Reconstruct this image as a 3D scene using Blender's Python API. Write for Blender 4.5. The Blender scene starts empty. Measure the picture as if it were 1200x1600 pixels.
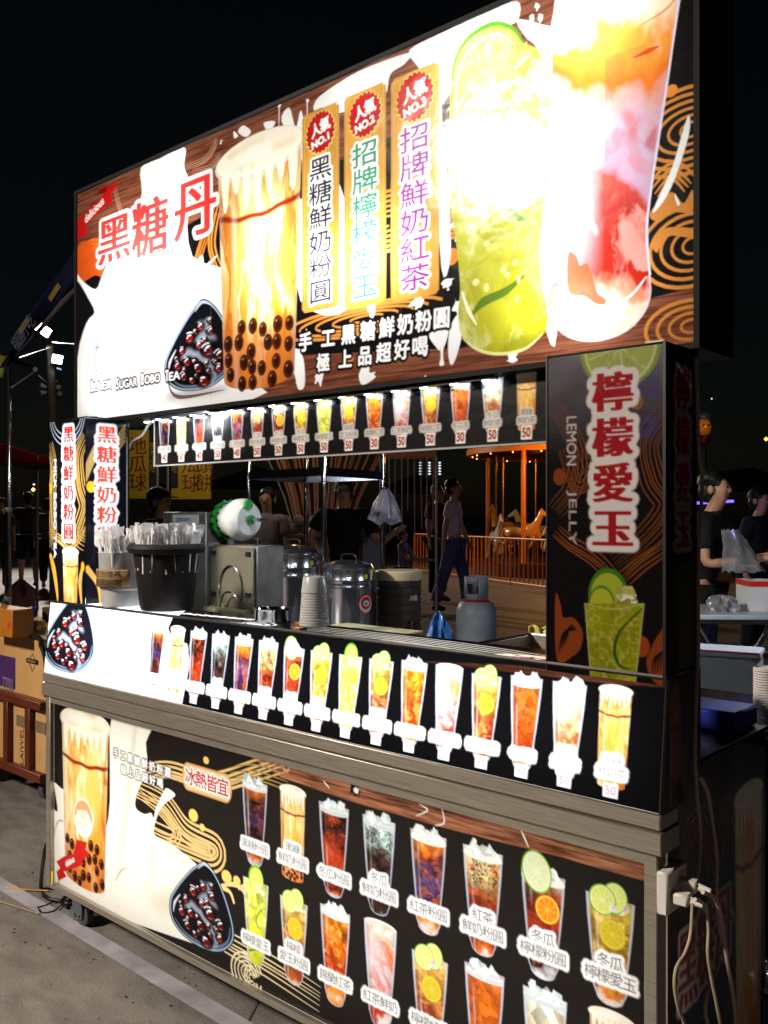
import bpy, bmesh, math, random
import numpy as np

# ------------------------------------------------------------------ camera
scene = bpy.context.scene
COL = scene.collection
EYE_H = 1.3
FOCAL = 1424.0            # focal length in photograph pixels (1200 x 1600)
YAW = math.radians(41.6)
cam_data = bpy.data.cameras.new('camera')
cam = bpy.data.objects.new('camera', cam_data)
COL.objects.link(cam)
cam.location = (0, 0, EYE_H)
cam.rotation_euler = (math.pi / 2, 0, YAW)
cam_data.sensor_fit = 'VERTICAL'
cam_data.sensor_height = 36
cam_data.sensor_width = 27
cam_data.lens = 36 * FOCAL / 1600
cam_data.shift_y = 4 / 1600
cam_data.clip_start = 0.05
cam_data.clip_end = 3000
scene.camera = cam

# ------------------------------------------------------------------ world, moonlit night
world = bpy.data.worlds.new('World')
scene.world = world
world.use_nodes = True
wn = world.node_tree.nodes
wl = world.node_tree.links
sky = wn.new('ShaderNodeTexSky')
sky.sky_type = 'NISHITA'
sky.sun_disc = False
sky.sun_elevation = math.radians(8)
sky.sun_rotation = math.radians(120)
bgn = wn['Background']
wl.new(sky.outputs[0], bgn.inputs[0])
bgn.inputs[1].default_value = 0.0008
sun_d = bpy.data.lights.new('moon', 'SUN')
sun_d.energy = 0.006
sun_d.angle = math.radians(0.5)
sun_d.color = (1, 0.93, 0.85)
sun = bpy.data.objects.new('moon', sun_d)
sun.rotation_euler = (math.radians(60), 0, math.radians(-120))
COL.objects.link(sun)
scene.view_settings.view_transform = 'Standard'
scene.view_settings.look = 'None'
scene.view_settings.exposure = 0
scene.view_settings.gamma = 1
scene.view_settings.use_curve_mapping = False
scene.render.engine = 'CYCLES'
scene.cycles.max_bounces = 8
scene.cycles.diffuse_bounces = 3
scene.cycles.glossy_bounces = 4
scene.cycles.transmission_bounces = 6
scene.cycles.transparent_max_bounces = 12
scene.cycles.caustics_reflective = False
scene.cycles.caustics_refractive = False
scene.cycles.sample_clamp_indirect = 4

# ------------------------------------------------------------------ surveying helpers (photograph pixel -> point in the place)
FWD = np.array([-math.sin(YAW), math.cos(YAW), 0.0])
RGT = np.array([math.cos(YAW), math.sin(YAW), 0.0])
UPV = np.array([0, 0, 1.0])
EYE = np.array([0, 0, EYE_H])
def ray(px, py): return FWD + RGT * ((px - 600) / FOCAL) + UPV * ((804 - py) / FOCAL)
def onY(px, py, Y):
    d = ray(px, py); return EYE + d * (Y / d[1])
def onX(px, py, X):
    d = ray(px, py); return EYE + d * (X / d[0])
def onZ(px, py, Z):
    d = ray(px, py); return EYE + d * ((Z - EYE_H) / d[2])
def at(px, py, w): return EYE + ray(px, py) * w

def srgb(c):
    c = np.asarray(c, float) / 255.0
    return np.where(c <= 0.04045, c / 12.92, ((c + 0.055) / 1.055) ** 2.4)

# ------------------------------------------------------------------ objects, labels
def tag(o, label=None, cat=None, group=None, kind=None):
    if label: o['label'] = label
    if cat: o['category'] = cat
    if group: o['group'] = group
    if kind: o['kind'] = kind
    return o

def empty(name, loc=(0, 0, 0), rz=0.0, parent=None):
    o = bpy.data.objects.new(name, None)
    o.empty_display_size = 0.1
    o.location = loc; o.rotation_euler = (0, 0, rz)
    COL.objects.link(o)
    if parent: o.parent = parent
    return o

PLACED = {}
def thing(name, label, cat, loc=(0, 0, 0), rz=0.0, group=None, local=False):
    """root of a thing; unless local, its parts are given in world coordinates and shifted under it"""
    o = tag(empty(name, loc, rz), label, cat, group)
    if not local: PLACED[o.name] = tuple(loc)
    return o
def adopt(o, parent):
    o.parent = parent
    if parent.name in PLACED: o.location = [-q for q in PLACED[parent.name]]

def kids(o): return [c for c in bpy.data.objects if c.parent == o]
def copy_tree(o, parent=None):
    c = o.copy(); COL.objects.link(c)
    if parent is not None: c.parent = parent
    for ch in kids(o): copy_tree(ch, c)
    return c

# ------------------------------------------------------------------ mesh builder
def nrm(v):
    v = np.asarray(v, float); n = np.linalg.norm(v)
    return v / n if n > 1e-12 else v
def frame_of(d):
    d = nrm(d); a = np.array([0, 0, 1.0]) if abs(d[2]) < 0.9 else np.array([1.0, 0, 0])
    x = nrm(np.cross(a, d)); return x, np.cross(d, x)
def spline(pts, n=6, closed=False):
    P = [np.asarray(p, float) for p in pts]
    m = len(P); out = []
    for i in range(m if closed else m - 1):
        if closed: p0, p1, p2, p3 = P[i - 1], P[i], P[(i + 1) % m], P[(i + 2) % m]
        else: p0, p1, p2, p3 = P[max(i - 1, 0)], P[i], P[i + 1], P[min(i + 2, m - 1)]
        for k in range(n):
            t = k / n
            out.append(0.5 * (2 * p1 + (p2 - p0) * t + (2 * p0 - 5 * p1 + 4 * p2 - p3) * t * t + (3 * p1 - p0 - 3 * p2 + p3) * t ** 3))
    if not closed: out.append(P[-1])
    return out

class MB:
    def __init__(s): s.v = []; s.f = []; s.mi = []; s.cur = 0
    def add(s, vs, fs):
        b = len(s.v); s.v += [tuple(map(float, p)) for p in vs]
        s.f += [tuple(b + i for i in f) for f in fs]; s.mi += [s.cur] * len(fs)
        return s
    def box(s, a, b, bev=0.0):
        x0, y0, z0 = [min(p, q) for p, q in zip(a, b)]; x1, y1, z1 = [max(p, q) for p, q in zip(a, b)]
        return s.obox(((x0 + x1) / 2, (y0 + y1) / 2, (z0 + z1) / 2), (x1 - x0, y1 - y0, z1 - z0), bev=bev)
    def obox(s, c, size, X=(1, 0, 0), Y=(0, 1, 0), bev=0.0):
        X = nrm(X); Y = nrm(Y); Z = np.cross(X, Y); c = np.asarray(c, float)
        hx, hy, hz = [q / 2 for q in size]
        if bev <= 0:
            vs = [c + X * i * hx + Y * j * hy + Z * k * hz for k in (-1, 1) for i, j in ((-1, -1), (1, -1), (1, 1), (-1, 1))]
            return s.add(vs, [(3, 2, 1, 0), (4, 5, 6, 7), (0, 1, 5, 4), (1, 2, 6, 5), (2, 3, 7, 6), (3, 0, 4, 7)])
        b = min(bev, hx * .9, hy * .9, hz * .9); vs = []; fs = []
        idx = {}
        for i in (-1, 1):
            for j in (-1, 1):
                for k in (-1, 1):
                    for ax in range(3):
                        o = [hx, hy, hz]
                        o = [h - (0 if q == ax else b) for q, h in enumerate(o)]
                        idx[(i, j, k, ax)] = len(vs)
                        vs.append(c + X * i * o[0] + Y * j * o[1] + Z * k * o[2])
        def q(keys): fs.append(tuple(idx[t] for t in keys))
        for sg in (-1, 1):
            f = [(sg, -1, -1, 0), (sg, 1, -1, 0), (sg, 1, 1, 0), (sg, -1, 1, 0)]; q(f if sg > 0 else f[::-1])
            f = [(-1, sg, -1, 1), (-1, sg, 1, 1), (1, sg, 1, 1), (1, sg, -1, 1)]; q(f if sg > 0 else f[::-1])
            f = [(-1, -1, sg, 2), (1, -1, sg, 2), (1, 1, sg, 2), (-1, 1, sg, 2)]; q(f if sg > 0 else f[::-1])
        for a_ in (-1, 1):
            for b_ in (-1, 1):
                f = [(a_, b_, -1, 0), (a_, b_, -1, 1), (a_, b_, 1, 1), (a_, b_, 1, 0)]; q(f if a_ * b_ > 0 else f[::-1])
                f = [(a_, -1, b_, 0), (a_, 1, b_, 0), (a_, 1, b_, 2), (a_, -1, b_, 2)]; q(f if a_ * b_ > 0 else f[::-1])
                f = [(-1, a_, b_, 1), (-1, a_, b_, 2), (1, a_, b_, 2), (1, a_, b_, 1)]; q(f if a_ * b_ > 0 else f[::-1])
        for i in (-1, 1):
            for j in (-1, 1):
                for k in (-1, 1):
                    f = [(i, j, k, 0), (i, j, k, 1), (i, j, k, 2)]; q(f if i * j * k > 0 else f[::-1])
        return s.add(vs, fs)
    def tube(s, pts, r, n=8, closed_ends=True, smooth=0):
        if smooth: pts = spline(pts, smooth)
        pts = [np.asarray(p, float) for p in pts]; m = len(pts)
        rr = r if hasattr(r, '__len__') else [r] * m
        if len(rr) != m: rr = np.interp(np.linspace(0, 1, m), np.linspace(0, 1, len(rr)), rr)
        vs = []; fs = []; x = None
        for i, p in enumerate(pts):
            d = nrm(pts[min(i + 1, m - 1)] - pts[max(i - 1, 0)])
            if x is None: x, y = frame_of(d)
            else:
                x = x - d * np.dot(x, d)
                if np.linalg.norm(x) < 1e-6: x, y = frame_of(d)
                x = nrm(x); y = np.cross(d, x)
            for k in range(n):
                a = 2 * math.pi * k / n
                vs.append(p + (x * math.cos(a) + y * math.sin(a)) * rr[i])
        for i in range(m - 1):
            for k in range(n):
                k2 = (k + 1) % n
                fs.append((i * n + k, i * n + k2, (i + 1) * n + k2, (i + 1) * n + k))
        if closed_ends:
            fs.append(tuple(range(n))[::-1]); fs.append(tuple((m - 1) * n + k for k in range(n)))
        return s.add(vs, fs)
    def cyl(s, a, b, r0, r1=None, n=16): return s.tube([a, b], [r0, r0 if r1 is None else r1], n)
    def lathe(s, prof, c=(0, 0, 0), n=28, wob=None):
        vs = []; fs = []; m = len(prof)
        for i, (r, z) in enumerate(prof):
            for k in range(n):
                a = 2 * math.pi * k / n
                q = 1 if wob is None else wob(a, z)
                vs.append((c[0] + r * q * math.cos(a), c[1] + r * q * math.sin(a), c[2] + z))
        for i in range(m - 1):
            for k in range(n):
                k2 = (k + 1) % n
                fs.append((i * n + k, i * n + k2, (i + 1) * n + k2, (i + 1) * n + k))
        if prof[0][0] > 1e-5: fs.append(tuple(range(n))[::-1])
        if prof[-1][0] > 1e-5: fs.append(tuple((m - 1) * n + k for k in range(n)))
        return s.add(vs, fs)
    def quad(s, a, b, c, d): return s.add([a, b, c, d], [(0, 1, 2, 3)])
    def prism(s, pts, d):
        pts = [np.asarray(p, float) for p in pts]; d = np.asarray(d, float); n = len(pts)
        return s.add(pts + [p + d for p in pts], [tuple(range(n)), tuple(range(2 * n - 1, n - 1, -1))] + [(i, i + n, (i + 1) % n + n, (i + 1) % n) for i in range(n)])
    def sheet(s, fn, nu, nv):
        vs = [fn(i / nu, j / nv) for j in range(nv + 1) for i in range(nu + 1)]
        return s.add(vs, [(j * (nu + 1) + i, j * (nu + 1) + i + 1, (j + 1) * (nu + 1) + i + 1, (j + 1) * (nu + 1) + i) for j in range(nv) for i in range(nu)])
    def build(s, name, m, parent=None, smooth=True, loc=None, fix=False, thick=0):
        me = bpy.data.meshes.new(name)
        me.from_pydata(s.v, [], s.f)
        ms = m if isinstance(m, (list, tuple)) else [m]
        for k in ms: me.materials.append(k)
        if len(ms) > 1: me.polygons.foreach_set('material_index', s.mi)
        if fix:
            b = bmesh.new(); b.from_mesh(me); bmesh.ops.recalc_face_normals(b, faces=b.faces); b.to_mesh(me); b.free()
        if smooth:
            me.polygons.foreach_set('use_smooth', [True] * len(me.polygons))
            me.set_sharp_from_angle(angle=math.radians(38))
        o = bpy.data.objects.new(name, me); COL.objects.link(o)
        if parent: adopt(o, parent)
        if loc is not None: o.location = loc
        if thick:
            mo = o.modifiers.new('thickness', 'SOLIDIFY'); mo.thickness = thick; mo.offset = 0
        return o

# ------------------------------------------------------------------ materials
def mat(name, col, rough=0.5, metal=0.0, var=0.12, scale=12.0, bump=0.0, bscale=80.0, emit=None, estr=0.0, coat=0.0, stretch=None, trans=0.0, alpha=1.0, ior=1.45, lin=False, spec=0.5, rvar=0.0):
    m = bpy.data.materials.new(name); m.use_nodes = True
    nt = m.node_tree; p = nt.nodes['Principled BSDF']
    c = list(col) if lin else list(srgb(col))
    tc = nt.nodes.new('ShaderNodeTexCoord'); mp = nt.nodes.new('ShaderNodeMapping')
    nt.links.new(tc.outputs['Object'], mp.inputs[0])
    if stretch: mp.inputs['Scale'].default_value = stretch
    nz = nt.nodes.new('ShaderNodeTexNoise'); nz.inputs['Scale'].default_value = scale; nz.inputs['Detail'].default_value = 6
    nt.links.new(mp.outputs[0], nz.inputs['Vector'])
    rp = nt.nodes.new('ShaderNodeValToRGB')
    rp.color_ramp.elements[0].position = 0.3; rp.color_ramp.elements[1].position = 0.7
    rp.color_ramp.elements[0].color = [max(0, q * (1 - var)) for q in c] + [1]
    rp.color_ramp.elements[1].color = [min(1, q * (1 + var)) for q in c] + [1]
    nt.links.new(nz.outputs['Fac'], rp.inputs[0]); nt.links.new(rp.outputs[0], p.inputs['Base Color'])
    p.inputs['Roughness'].default_value = rough; p.inputs['Metallic'].default_value = metal
    p.inputs['IOR'].default_value = ior
    p.inputs['Specular IOR Level'].default_value = spec
    if rvar:
        mr = nt.nodes.new('ShaderNodeMapRange'); mr.inputs['To Min'].default_value = max(0, rough - rvar); mr.inputs['To Max'].default_value = rough + rvar
        nt.links.new(nz.outputs['Fac'], mr.inputs['Value']); nt.links.new(mr.outputs[0], p.inputs['Roughness'])
    if coat: p.inputs['Coat Weight'].default_value = coat; p.inputs['Coat Roughness'].default_value = 0.08
    if trans: p.inputs['Transmission Weight'].default_value = trans
    if alpha < 1: p.inputs['Alpha'].default_value = alpha
    if emit is not None:
        p.inputs['Emission Color'].default_value = list(srgb(emit)) + [1]; p.inputs['Emission Strength'].default_value = estr
    if bump:
        n2 = nt.nodes.new('ShaderNodeTexNoise'); n2.inputs['Scale'].default_value = bscale; n2.inputs['Detail'].default_value = 4
        nt.links.new(mp.outputs[0], n2.inputs['Vector'])
        b = nt.nodes.new('ShaderNodeBump'); b.inputs['Strength'].default_value = bump; b.inputs['Distance'].default_value = 0.01
        nt.links.new(n2.outputs['Fac'], b.inputs['Height']); nt.links.new(b.outputs[0], p.inputs['Normal'])
    return m

def print_mat(name, trans=0.62, weave=0.0, rough=0.16, spec=0.5):
    """laminated backlit film: colour from the print stored on the sheet, lets lamp light through, glossy in front"""
    m = bpy.data.materials.new(name); m.use_nodes = True
    nt = m.node_tree; nt.nodes.clear(); N = nt.nodes.new; L = nt.links.new
    out = N('ShaderNodeOutputMaterial'); at_ = N('ShaderNodeAttribute'); at_.attribute_name = 'ink'
    tr = N('ShaderNodeBsdfTranslucent'); p = N('ShaderNodeBsdfPrincipled'); mx = N('ShaderNodeMixShader')
    L(at_.outputs['Color'], tr.inputs['Color']); L(at_.outputs['Color'], p.inputs['Base Color'])
    p.inputs['Roughness'].default_value = rough; p.inputs['Specular IOR Level'].default_value = spec
    mx.inputs[0].default_value = trans
    L(p.outputs[0], mx.inputs[1]); L(tr.outputs[0], mx.inputs[2]); L(mx.outputs[0], out.inputs[0])
    tc = N('ShaderNodeTexCoord')
    nz = N('ShaderNodeTexNoise'); nz.inputs['Scale'].default_value = 9; nz.inputs['Detail'].default_value = 3
    L(tc.outputs['Object'], nz.inputs['Vector'])
    b = N('ShaderNodeBump'); b.inputs['Strength'].default_value = 0.25; b.inputs['Distance'].default_value = 0.01
    L(nz.outputs['Fac'], b.inputs['Height'])
    if weave:
        w1 = N('ShaderNodeTexWave'); w1.inputs['Scale'].default_value = 62; w1.bands_direction = 'X'
        w2 = N('ShaderNodeTexWave'); w2.inputs['Scale'].default_value = 62; w2.bands_direction = 'Z'
        L(tc.outputs['Object'], w1.inputs['Vector']); L(tc.outputs['Object'], w2.inputs['Vector'])
        ad = N('ShaderNodeMath'); ad.operation = 'ADD'; L(w1.outputs['Fac'], ad.inputs[0]); L(w2.outputs['Fac'], ad.inputs[1])
        b2 = N('ShaderNodeBump'); b2.inputs['Strength'].default_value = weave; b2.inputs['Distance'].default_value = 0.002
        L(ad.outputs[0], b2.inputs['Height']); L(b.outputs[0], b2.inputs['Normal']); b = b2
    L(b.outputs[0], p.inputs['Normal'])
    return m

def area(name, loc, target, sx, sy, power, col=(1, 1, 1), parent=None):
    d = bpy.data.lights.new(name, 'AREA'); d.shape = 'RECTANGLE'; d.size = sx; d.size_y = sy; d.energy = power; d.color = col
    o = bpy.data.objects.new(name, d); COL.objects.link(o); o.location = loc
    from mathutils import Vector
    o.rotation_euler = (Vector(target) - Vector(loc)).to_track_quat('-Z', 'Y').to_euler()
    return o
def point(name, loc, power, col=(1, 1, 1), r=0.05):
    d = bpy.data.lights.new(name, 'POINT'); d.energy = power; d.color = col; d.shadow_soft_size = r
    o = bpy.data.objects.new(name, d); COL.objects.link(o); o.location = loc
    return o

# ================================================================== printing: artwork computed in code and carried by the sheets as ink colour
RNG = np.random.RandomState(7)
def vnoise(h, w, cy, cx, rng):
    g = rng.rand(int(cy) + 3, int(cx) + 3)
    y = np.linspace(0, cy, h, endpoint=False); x = np.linspace(0, cx, w, endpoint=False)
    yi = y.astype(int); xi = x.astype(int); fy = (y - yi)[:, None]; fx = (x - xi)[None]
    fy = fy * fy * (3 - 2 * fy); fx = fx * fx * (3 - 2 * fx)
    a = g[yi][:, xi]; b = g[yi][:, xi + 1]; c = g[yi + 1][:, xi]; d = g[yi + 1][:, xi + 1]
    return (a * (1 - fx) + b * fx) * (1 - fy) + (c * (1 - fx) + d * fx) * fy
def fbm(h, w, cy, cx, rng, oct=4):
    s = 0; a = 1; t = 0
    for k in range(oct):
        s = s + a * vnoise(h, w, cy * 2 ** k, cx * 2 ** k, rng); t += a; a *= .5
    return s / t

def warp(n, dx, dy):
    h, w = n.shape; yy, xx = np.mgrid[0:h, 0:w]
    return n[np.clip(yy + dy, 0, h - 1).astype(int), np.clip(xx + dx, 0, w - 1).astype(int)]
def facets(h, w, n, rng, lo=0.0, hi=1.0):
    """cells of crushed ice: brightness per cell and a thin bright seam"""
    st = 2 if h * w > 6000 else 1
    yy, xx = np.mgrid[0:h:st, 0:w:st]
    py = rng.rand(n) * h; px = rng.rand(n) * w; val = rng.rand(n)
    d1 = np.full(yy.shape, 1e9); d2 = d1.copy(); v = np.zeros(yy.shape)
    for k in range(n):
        d = (yy - py[k]) ** 2 * .8 + (xx - px[k]) ** 2
        nearer = d < d1
        d2 = np.where(nearer, d1, np.minimum(d2, d)); v = np.where(nearer, val[k] + .25 * (xx - px[k]) / w * 4, v); d1 = np.where(nearer, d, d1)
    seam = np.clip(1 - (np.sqrt(d2) - np.sqrt(d1)) / 2.2, 0, 1)
    v = np.repeat(np.repeat(v, st, 0), st, 1)[:h, :w]; seam = np.repeat(np.repeat(seam, st, 0), st, 1)[:h, :w]
    return v, seam

def glyph_tris(text, cache={}):
    if text in cache: return cache[text]
    cu = bpy.data.curves.new('lettering', 'FONT'); cu.body = text; cu.resolution_u = 3
    o = bpy.data.objects.new('lettering', cu); COL.objects.link(o)
    dg = bpy.context.evaluated_depsgraph_get(); dg.update()
    me = o.evaluated_get(dg).to_mesh()
    me.calc_loop_triangles()
    v = np.empty(len(me.vertices) * 3, np.float32); me.vertices.foreach_get('co', v); v = v.reshape(-1, 3)[:, :2]
    t = np.empty(len(me.loop_triangles) * 3, np.int32); me.loop_triangles.foreach_get('vertices', t)
    tri = v[t.reshape(-1, 3)].astype(float)
    bpy.data.objects.remove(o); bpy.data.curves.remove(cu)
    cache[text] = tri
    return tri

def tri_cover(tri, h, w, sub=3):
    """coverage of triangles (n,3,2) in pixel coords x,y"""
    acc = np.zeros((h, w + 2))
    if len(tri) == 0: return acc[:, :w]
    ys = tri[:, :, 1]; y0 = ys.min(1); y1 = ys.max(1)
    for row in range(max(0, int(y0.min())), min(h, int(y1.max()) + 1)):
        for k in range(sub):
            y = row + (k + .5) / sub
            T = tri[(y0 <= y) & (y1 > y)]
            if len(T) == 0: continue
            lo = np.full(len(T), 1e9); hi = np.full(len(T), -1e9)
            for e in range(3):
                a = T[:, e]; b = T[:, (e + 1) % 3]
                dy = b[:, 1] - a[:, 1]
                ok = ((a[:, 1] <= y) != (b[:, 1] <= y))
                x = a[:, 0] + (y - a[:, 1]) / np.where(dy == 0, 1, dy) * (b[:, 0] - a[:, 0])
                lo = np.where(ok, np.minimum(lo, x), lo); hi = np.where(ok, np.maximum(hi, x), hi)
            lo = np.clip(lo, 0, w); hi = np.clip(hi, 0, w)
            for x, sg in ((lo, 1.0), (hi, -1.0)):
                i = x.astype(int); f = x - i
                np.add.at(acc[row], i, sg * (1 - f) / sub); np.add.at(acc[row], i + 1, sg * f / sub)
    return np.clip(np.cumsum(acc, 1)[:, :w], 0, 1)

def poly_cover(pts, h, w, sub=3):
    P = np.asarray(pts, float); acc = np.zeros((h, w + 2))
    A = P; B = np.roll(P, -1, 0)
    ymin, ymax = P[:, 1].min(), P[:, 1].max()
    for row in range(max(0, int(ymin)), min(h, int(ymax) + 1)):
        for k in range(sub):
            y = row + (k + .5) / sub
            ok = (A[:, 1] <= y) != (B[:, 1] <= y)
            if not ok.any(): continue
            a = A[ok]; b = B[ok]
            x = np.sort(a[:, 0] + (y - a[:, 1]) / (b[:, 1] - a[:, 1]) * (b[:, 0] - a[:, 0]))
            x = np.clip(x, 0, w); i = x.astype(int); f = x - i
            sg = np.where(np.arange(len(x)) % 2 == 0, 1.0, -1.0)
            np.add.at(acc[row], i, sg * (1 - f) / sub); np.add.at(acc[row], i + 1, sg * f / sub)
    return np.clip(np.cumsum(acc, 1)[:, :w], 0, 1)

def dilate(m, rx, ry=None):
    ry = rx if ry is None else ry
    out = m.copy(); n = max(8, int(3 * max(rx, ry)))
    px = int(math.ceil(rx)) + 1; py = int(math.ceil(ry)) + 1
    P = np.pad(m, ((py, py), (px, px)))
    h, w = m.shape
    for sc in (1.0, 0.5):
        for k in range(n):
            a = 2 * math.pi * k / n
            dx = int(round(math.cos(a) * rx * sc)); dy = int(round(math.sin(a) * ry * sc))
            out = np.maximum(out, P[py + dy:py + dy + h, px + dx:px + dx + w])
    return out
def blur(m, r):
    r = int(max(1, r)); k = 2 * r + 1
    for _ in range(2):
        for ax in (0, 1):
            p = np.pad(m, [(r + 1, r) if a == ax else (0, 0) for a in (0, 1)], mode='edge')
            c = np.cumsum(p, ax)
            m = (c[k:] - c[:-k]) / k if ax == 0 else (c[:, k:] - c[:, :-k]) / k
    return m

def ramp(t, stops):
    T = [q[0] for q in stops]; C = np.array([srgb(q[1]) for q in stops])
    return np.stack([np.interp(t, T, C[:, k]) for k in range(3)], -1)

class Canvas:
    """a printed sheet: corner O, side vectors U (right) and V (down) in metres"""
    def __init__(s, O, U, V, ppm, base=(16, 15, 17)):
        s.O, s.U, s.V = [np.asarray(q, float) for q in (O, U, V)]
        s.wm, s.hm = np.linalg.norm(s.U), np.linalg.norm(s.V)
        s.ppm = ppm; s.w = int(s.wm * ppm); s.h = int(s.hm * ppm)
        s.a = np.ones((s.h, s.w, 3)) * srgb(base); s.id = np.zeros((s.h, s.w), np.int16)
        s.names = ['backdrop_print']; s.labels = [None]
    def region(s, name, label=None):
        s.names.append(name); s.labels.append(label); return len(s.names) - 1
    def px(s, x, y):
        n = np.cross(s.U, s.V); d = ray(x, y); t = np.dot(s.O - EYE, n) / np.dot(d, n); p = EYE + d * t - s.O
        return np.array([np.dot(p, s.U) / s.wm ** 2 * s.w, np.dot(p, s.V) / s.hm ** 2 * s.h])
    def P(s, pts): return [s.px(*p) for p in pts]
    def put(s, m, x0, y0, col, a=1.0, rid=None):
        h, w = m.shape
        X0, Y0 = max(0, x0), max(0, y0); X1, Y1 = min(s.w, x0 + w), min(s.h, y0 + h)
        if X1 <= X0 or Y1 <= Y0: return
        mm = m[Y0 - y0:Y1 - y0, X0 - x0:X1 - x0, None] * a
        c = col if getattr(col, 'ndim', 0) == 3 else None
        c = c[Y0 - y0:Y1 - y0, X0 - x0:X1 - x0] if c is not None else srgb(col)
        s.a[Y0:Y1, X0:X1] = s.a[Y0:Y1, X0:X1] * (1 - mm) + c * mm
        if rid is not None:
            q = s.id[Y0:Y1, X0:X1]; q[mm[:, :, 0] > .5] = rid
    def fill(s, pts, col, a=1.0, rid=None, smooth=0, soft=0):
        if smooth: pts = spline(pts, smooth, True)
        P = np.asarray(pts, float); pad = int(soft * 2) + 2
        x0, y0 = np.floor(P.min(0)).astype(int) - pad; x1, y1 = np.ceil(P.max(0)).astype(int) + pad
        x0 = max(x0, -60 - pad); y0 = max(y0, -60 - pad); x1 = min(x1, s.w + 60 + pad); y1 = min(y1, s.h + 60 + pad)
        if x1 <= x0 or y1 <= y0: return None
        m = poly_cover(P - [x0, y0], y1 - y0, x1 - x0)
        if soft: m = blur(m, soft)
        if callable(col):
            yy, xx = np.mgrid[y0:y1, x0:x1]; col = col(xx.astype(float), yy.astype(float))
        s.put(m, x0, y0, col, a, rid)
        return m, x0, y0
    def line(s, pts, wd, col, a=1.0, smooth=6, closed=False, rid=None, soft=0):
        if smooth: pts = spline(pts, smooth, closed)
        if closed: pts = list(pts) + [pts[0]]
        P = np.asarray(pts, float); m = len(P)
        W = np.interp(np.linspace(0, 1, m), np.linspace(0, 1, len(wd)), wd) if hasattr(wd, '__len__') else np.full(m, wd)
        d = np.gradient(P, axis=0); d /= np.maximum(np.linalg.norm(d, axis=1), 1e-9)[:, None]
        n = np.stack([-d[:, 1], d[:, 0]], 1)
        s.fill(np.concatenate([P + n * W[:, None] / 2, (P - n * W[:, None] / 2)[::-1]]), col, a, rid, soft=soft)
    def ell(s, cx, cy, rx, ry, col, a=1.0, rot=0, rid=None, n=28, soft=0):
        t = np.linspace(0, 2 * math.pi, n, endpoint=False); c, q = math.cos(rot), math.sin(rot)
        x = rx * np.cos(t); y = ry * np.sin(t)
        s.fill(np.stack([cx + x * c - y * q, cy + x * q + y * c], 1), col, a, rid, soft=soft)
    def arc(s, cx, cy, rx, ry, t0, t1, wd, col, a=1.0, rot=0):
        t = np.linspace(t0, t1, 24); c, q = math.cos(rot), math.sin(rot)
        x = rx * np.cos(t); y = ry * np.sin(t)
        s.line(np.stack([cx + x * c - y * q, cy + x * q + y * c], 1), wd, col, a, smooth=0)
    def text(s, txt, cx, cy, w, h, col, rot=0.0, out=None, bold=0.0, boldx=None, rid=None, col2=None, a=1.0, out2=None, shear=0.0, cjk=None, gap=1.0):
        """CJK: one cell per character, (w,h) = one cell; Latin: the whole string fitted into (w,h)"""
        if cjk is None: cjk = ord(txt[0]) > 0x2000
        c, q = math.cos(rot), math.sin(rot); tris = []
        if cjk:
            ref = glyph_tris('\u5713').reshape(-1, 2); r0, r1 = ref.min(0), ref.max(0)
            n = len(txt)
            for i, ch in enumerate(txt):
                if ch == ' ': continue
                t = (glyph_tris(ch) - (r0 + r1) / 2) / (r1 - r0)
                t = t * [w * .93, -h * .93]; t[:, :, 0] += (i - (n - 1) / 2) * w * gap
                tris.append(t)
        else:
            t = glyph_tris(txt); f = t.reshape(-1, 2); lo, hi = f.min(0), f.max(0)
            tris.append((t - (lo + hi) / 2) / (hi - lo) * [w, -h])
        T = np.concatenate(tris)
        if shear: T = np.stack([T[..., 0] - T[..., 1] * shear, T[..., 1]], -1)
        T = np.stack([cx + T[..., 0] * c - T[..., 1] * q, cy + T[..., 0] * q + T[..., 1] * c], -1)
        pad = int((out[0] if out else 0) + (out2[0] if out2 else 0) + max(bold, boldx or 0)) + 3
        f = T.reshape(-1, 2); x0, y0 = np.floor(f.min(0)).astype(int) - pad; x1, y1 = np.ceil(f.max(0)).astype(int) + pad
        m = tri_cover(T - [x0, y0], y1 - y0, x1 - x0)
        if bold or boldx: m = dilate(m, boldx if boldx is not None else bold, bold)
        if out2: s.put(blur(dilate(m, out[0] + out2[0]), 1), x0, y0, out2[1], a, rid)
        if out: s.put(blur(dilate(m, out[0]), 1), x0, y0, out[1], a, rid)
        s.put(m, x0, y0, col, a, rid)
    def vtext(s, txt, cx, y0, w, h, pitch, col, **k):
        for i, ch in enumerate(txt): s.text(ch, cx, y0 + pitch * (i + .5), w, h, col, **k)
    def wood(s, pts, rng, c0=(96, 50, 34), c1=(150, 92, 68), smooth=0):
        def f(xx, yy):
            h, w = xx.shape
            n = fbm(h, w, max(2, h / 9), max(2, w / 160), rng, 4); g = fbm(h, w, max(2, h / 3), max(2, w / 60), rng, 2)
            n = np.clip((n * .6 + g * .4 - .32) * 2.6, 0, 1)[..., None]
            n = np.where((np.abs(((yy + 6 * fbm(h, w, 3, 4, rng, 2)) / 46) % 1 - .5) < .018)[..., None], -.4, n)
            return np.clip(srgb(c0) * (1 - n) + srgb(c1) * n, .004, 1)
        s.fill(pts, f, smooth=smooth)
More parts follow.
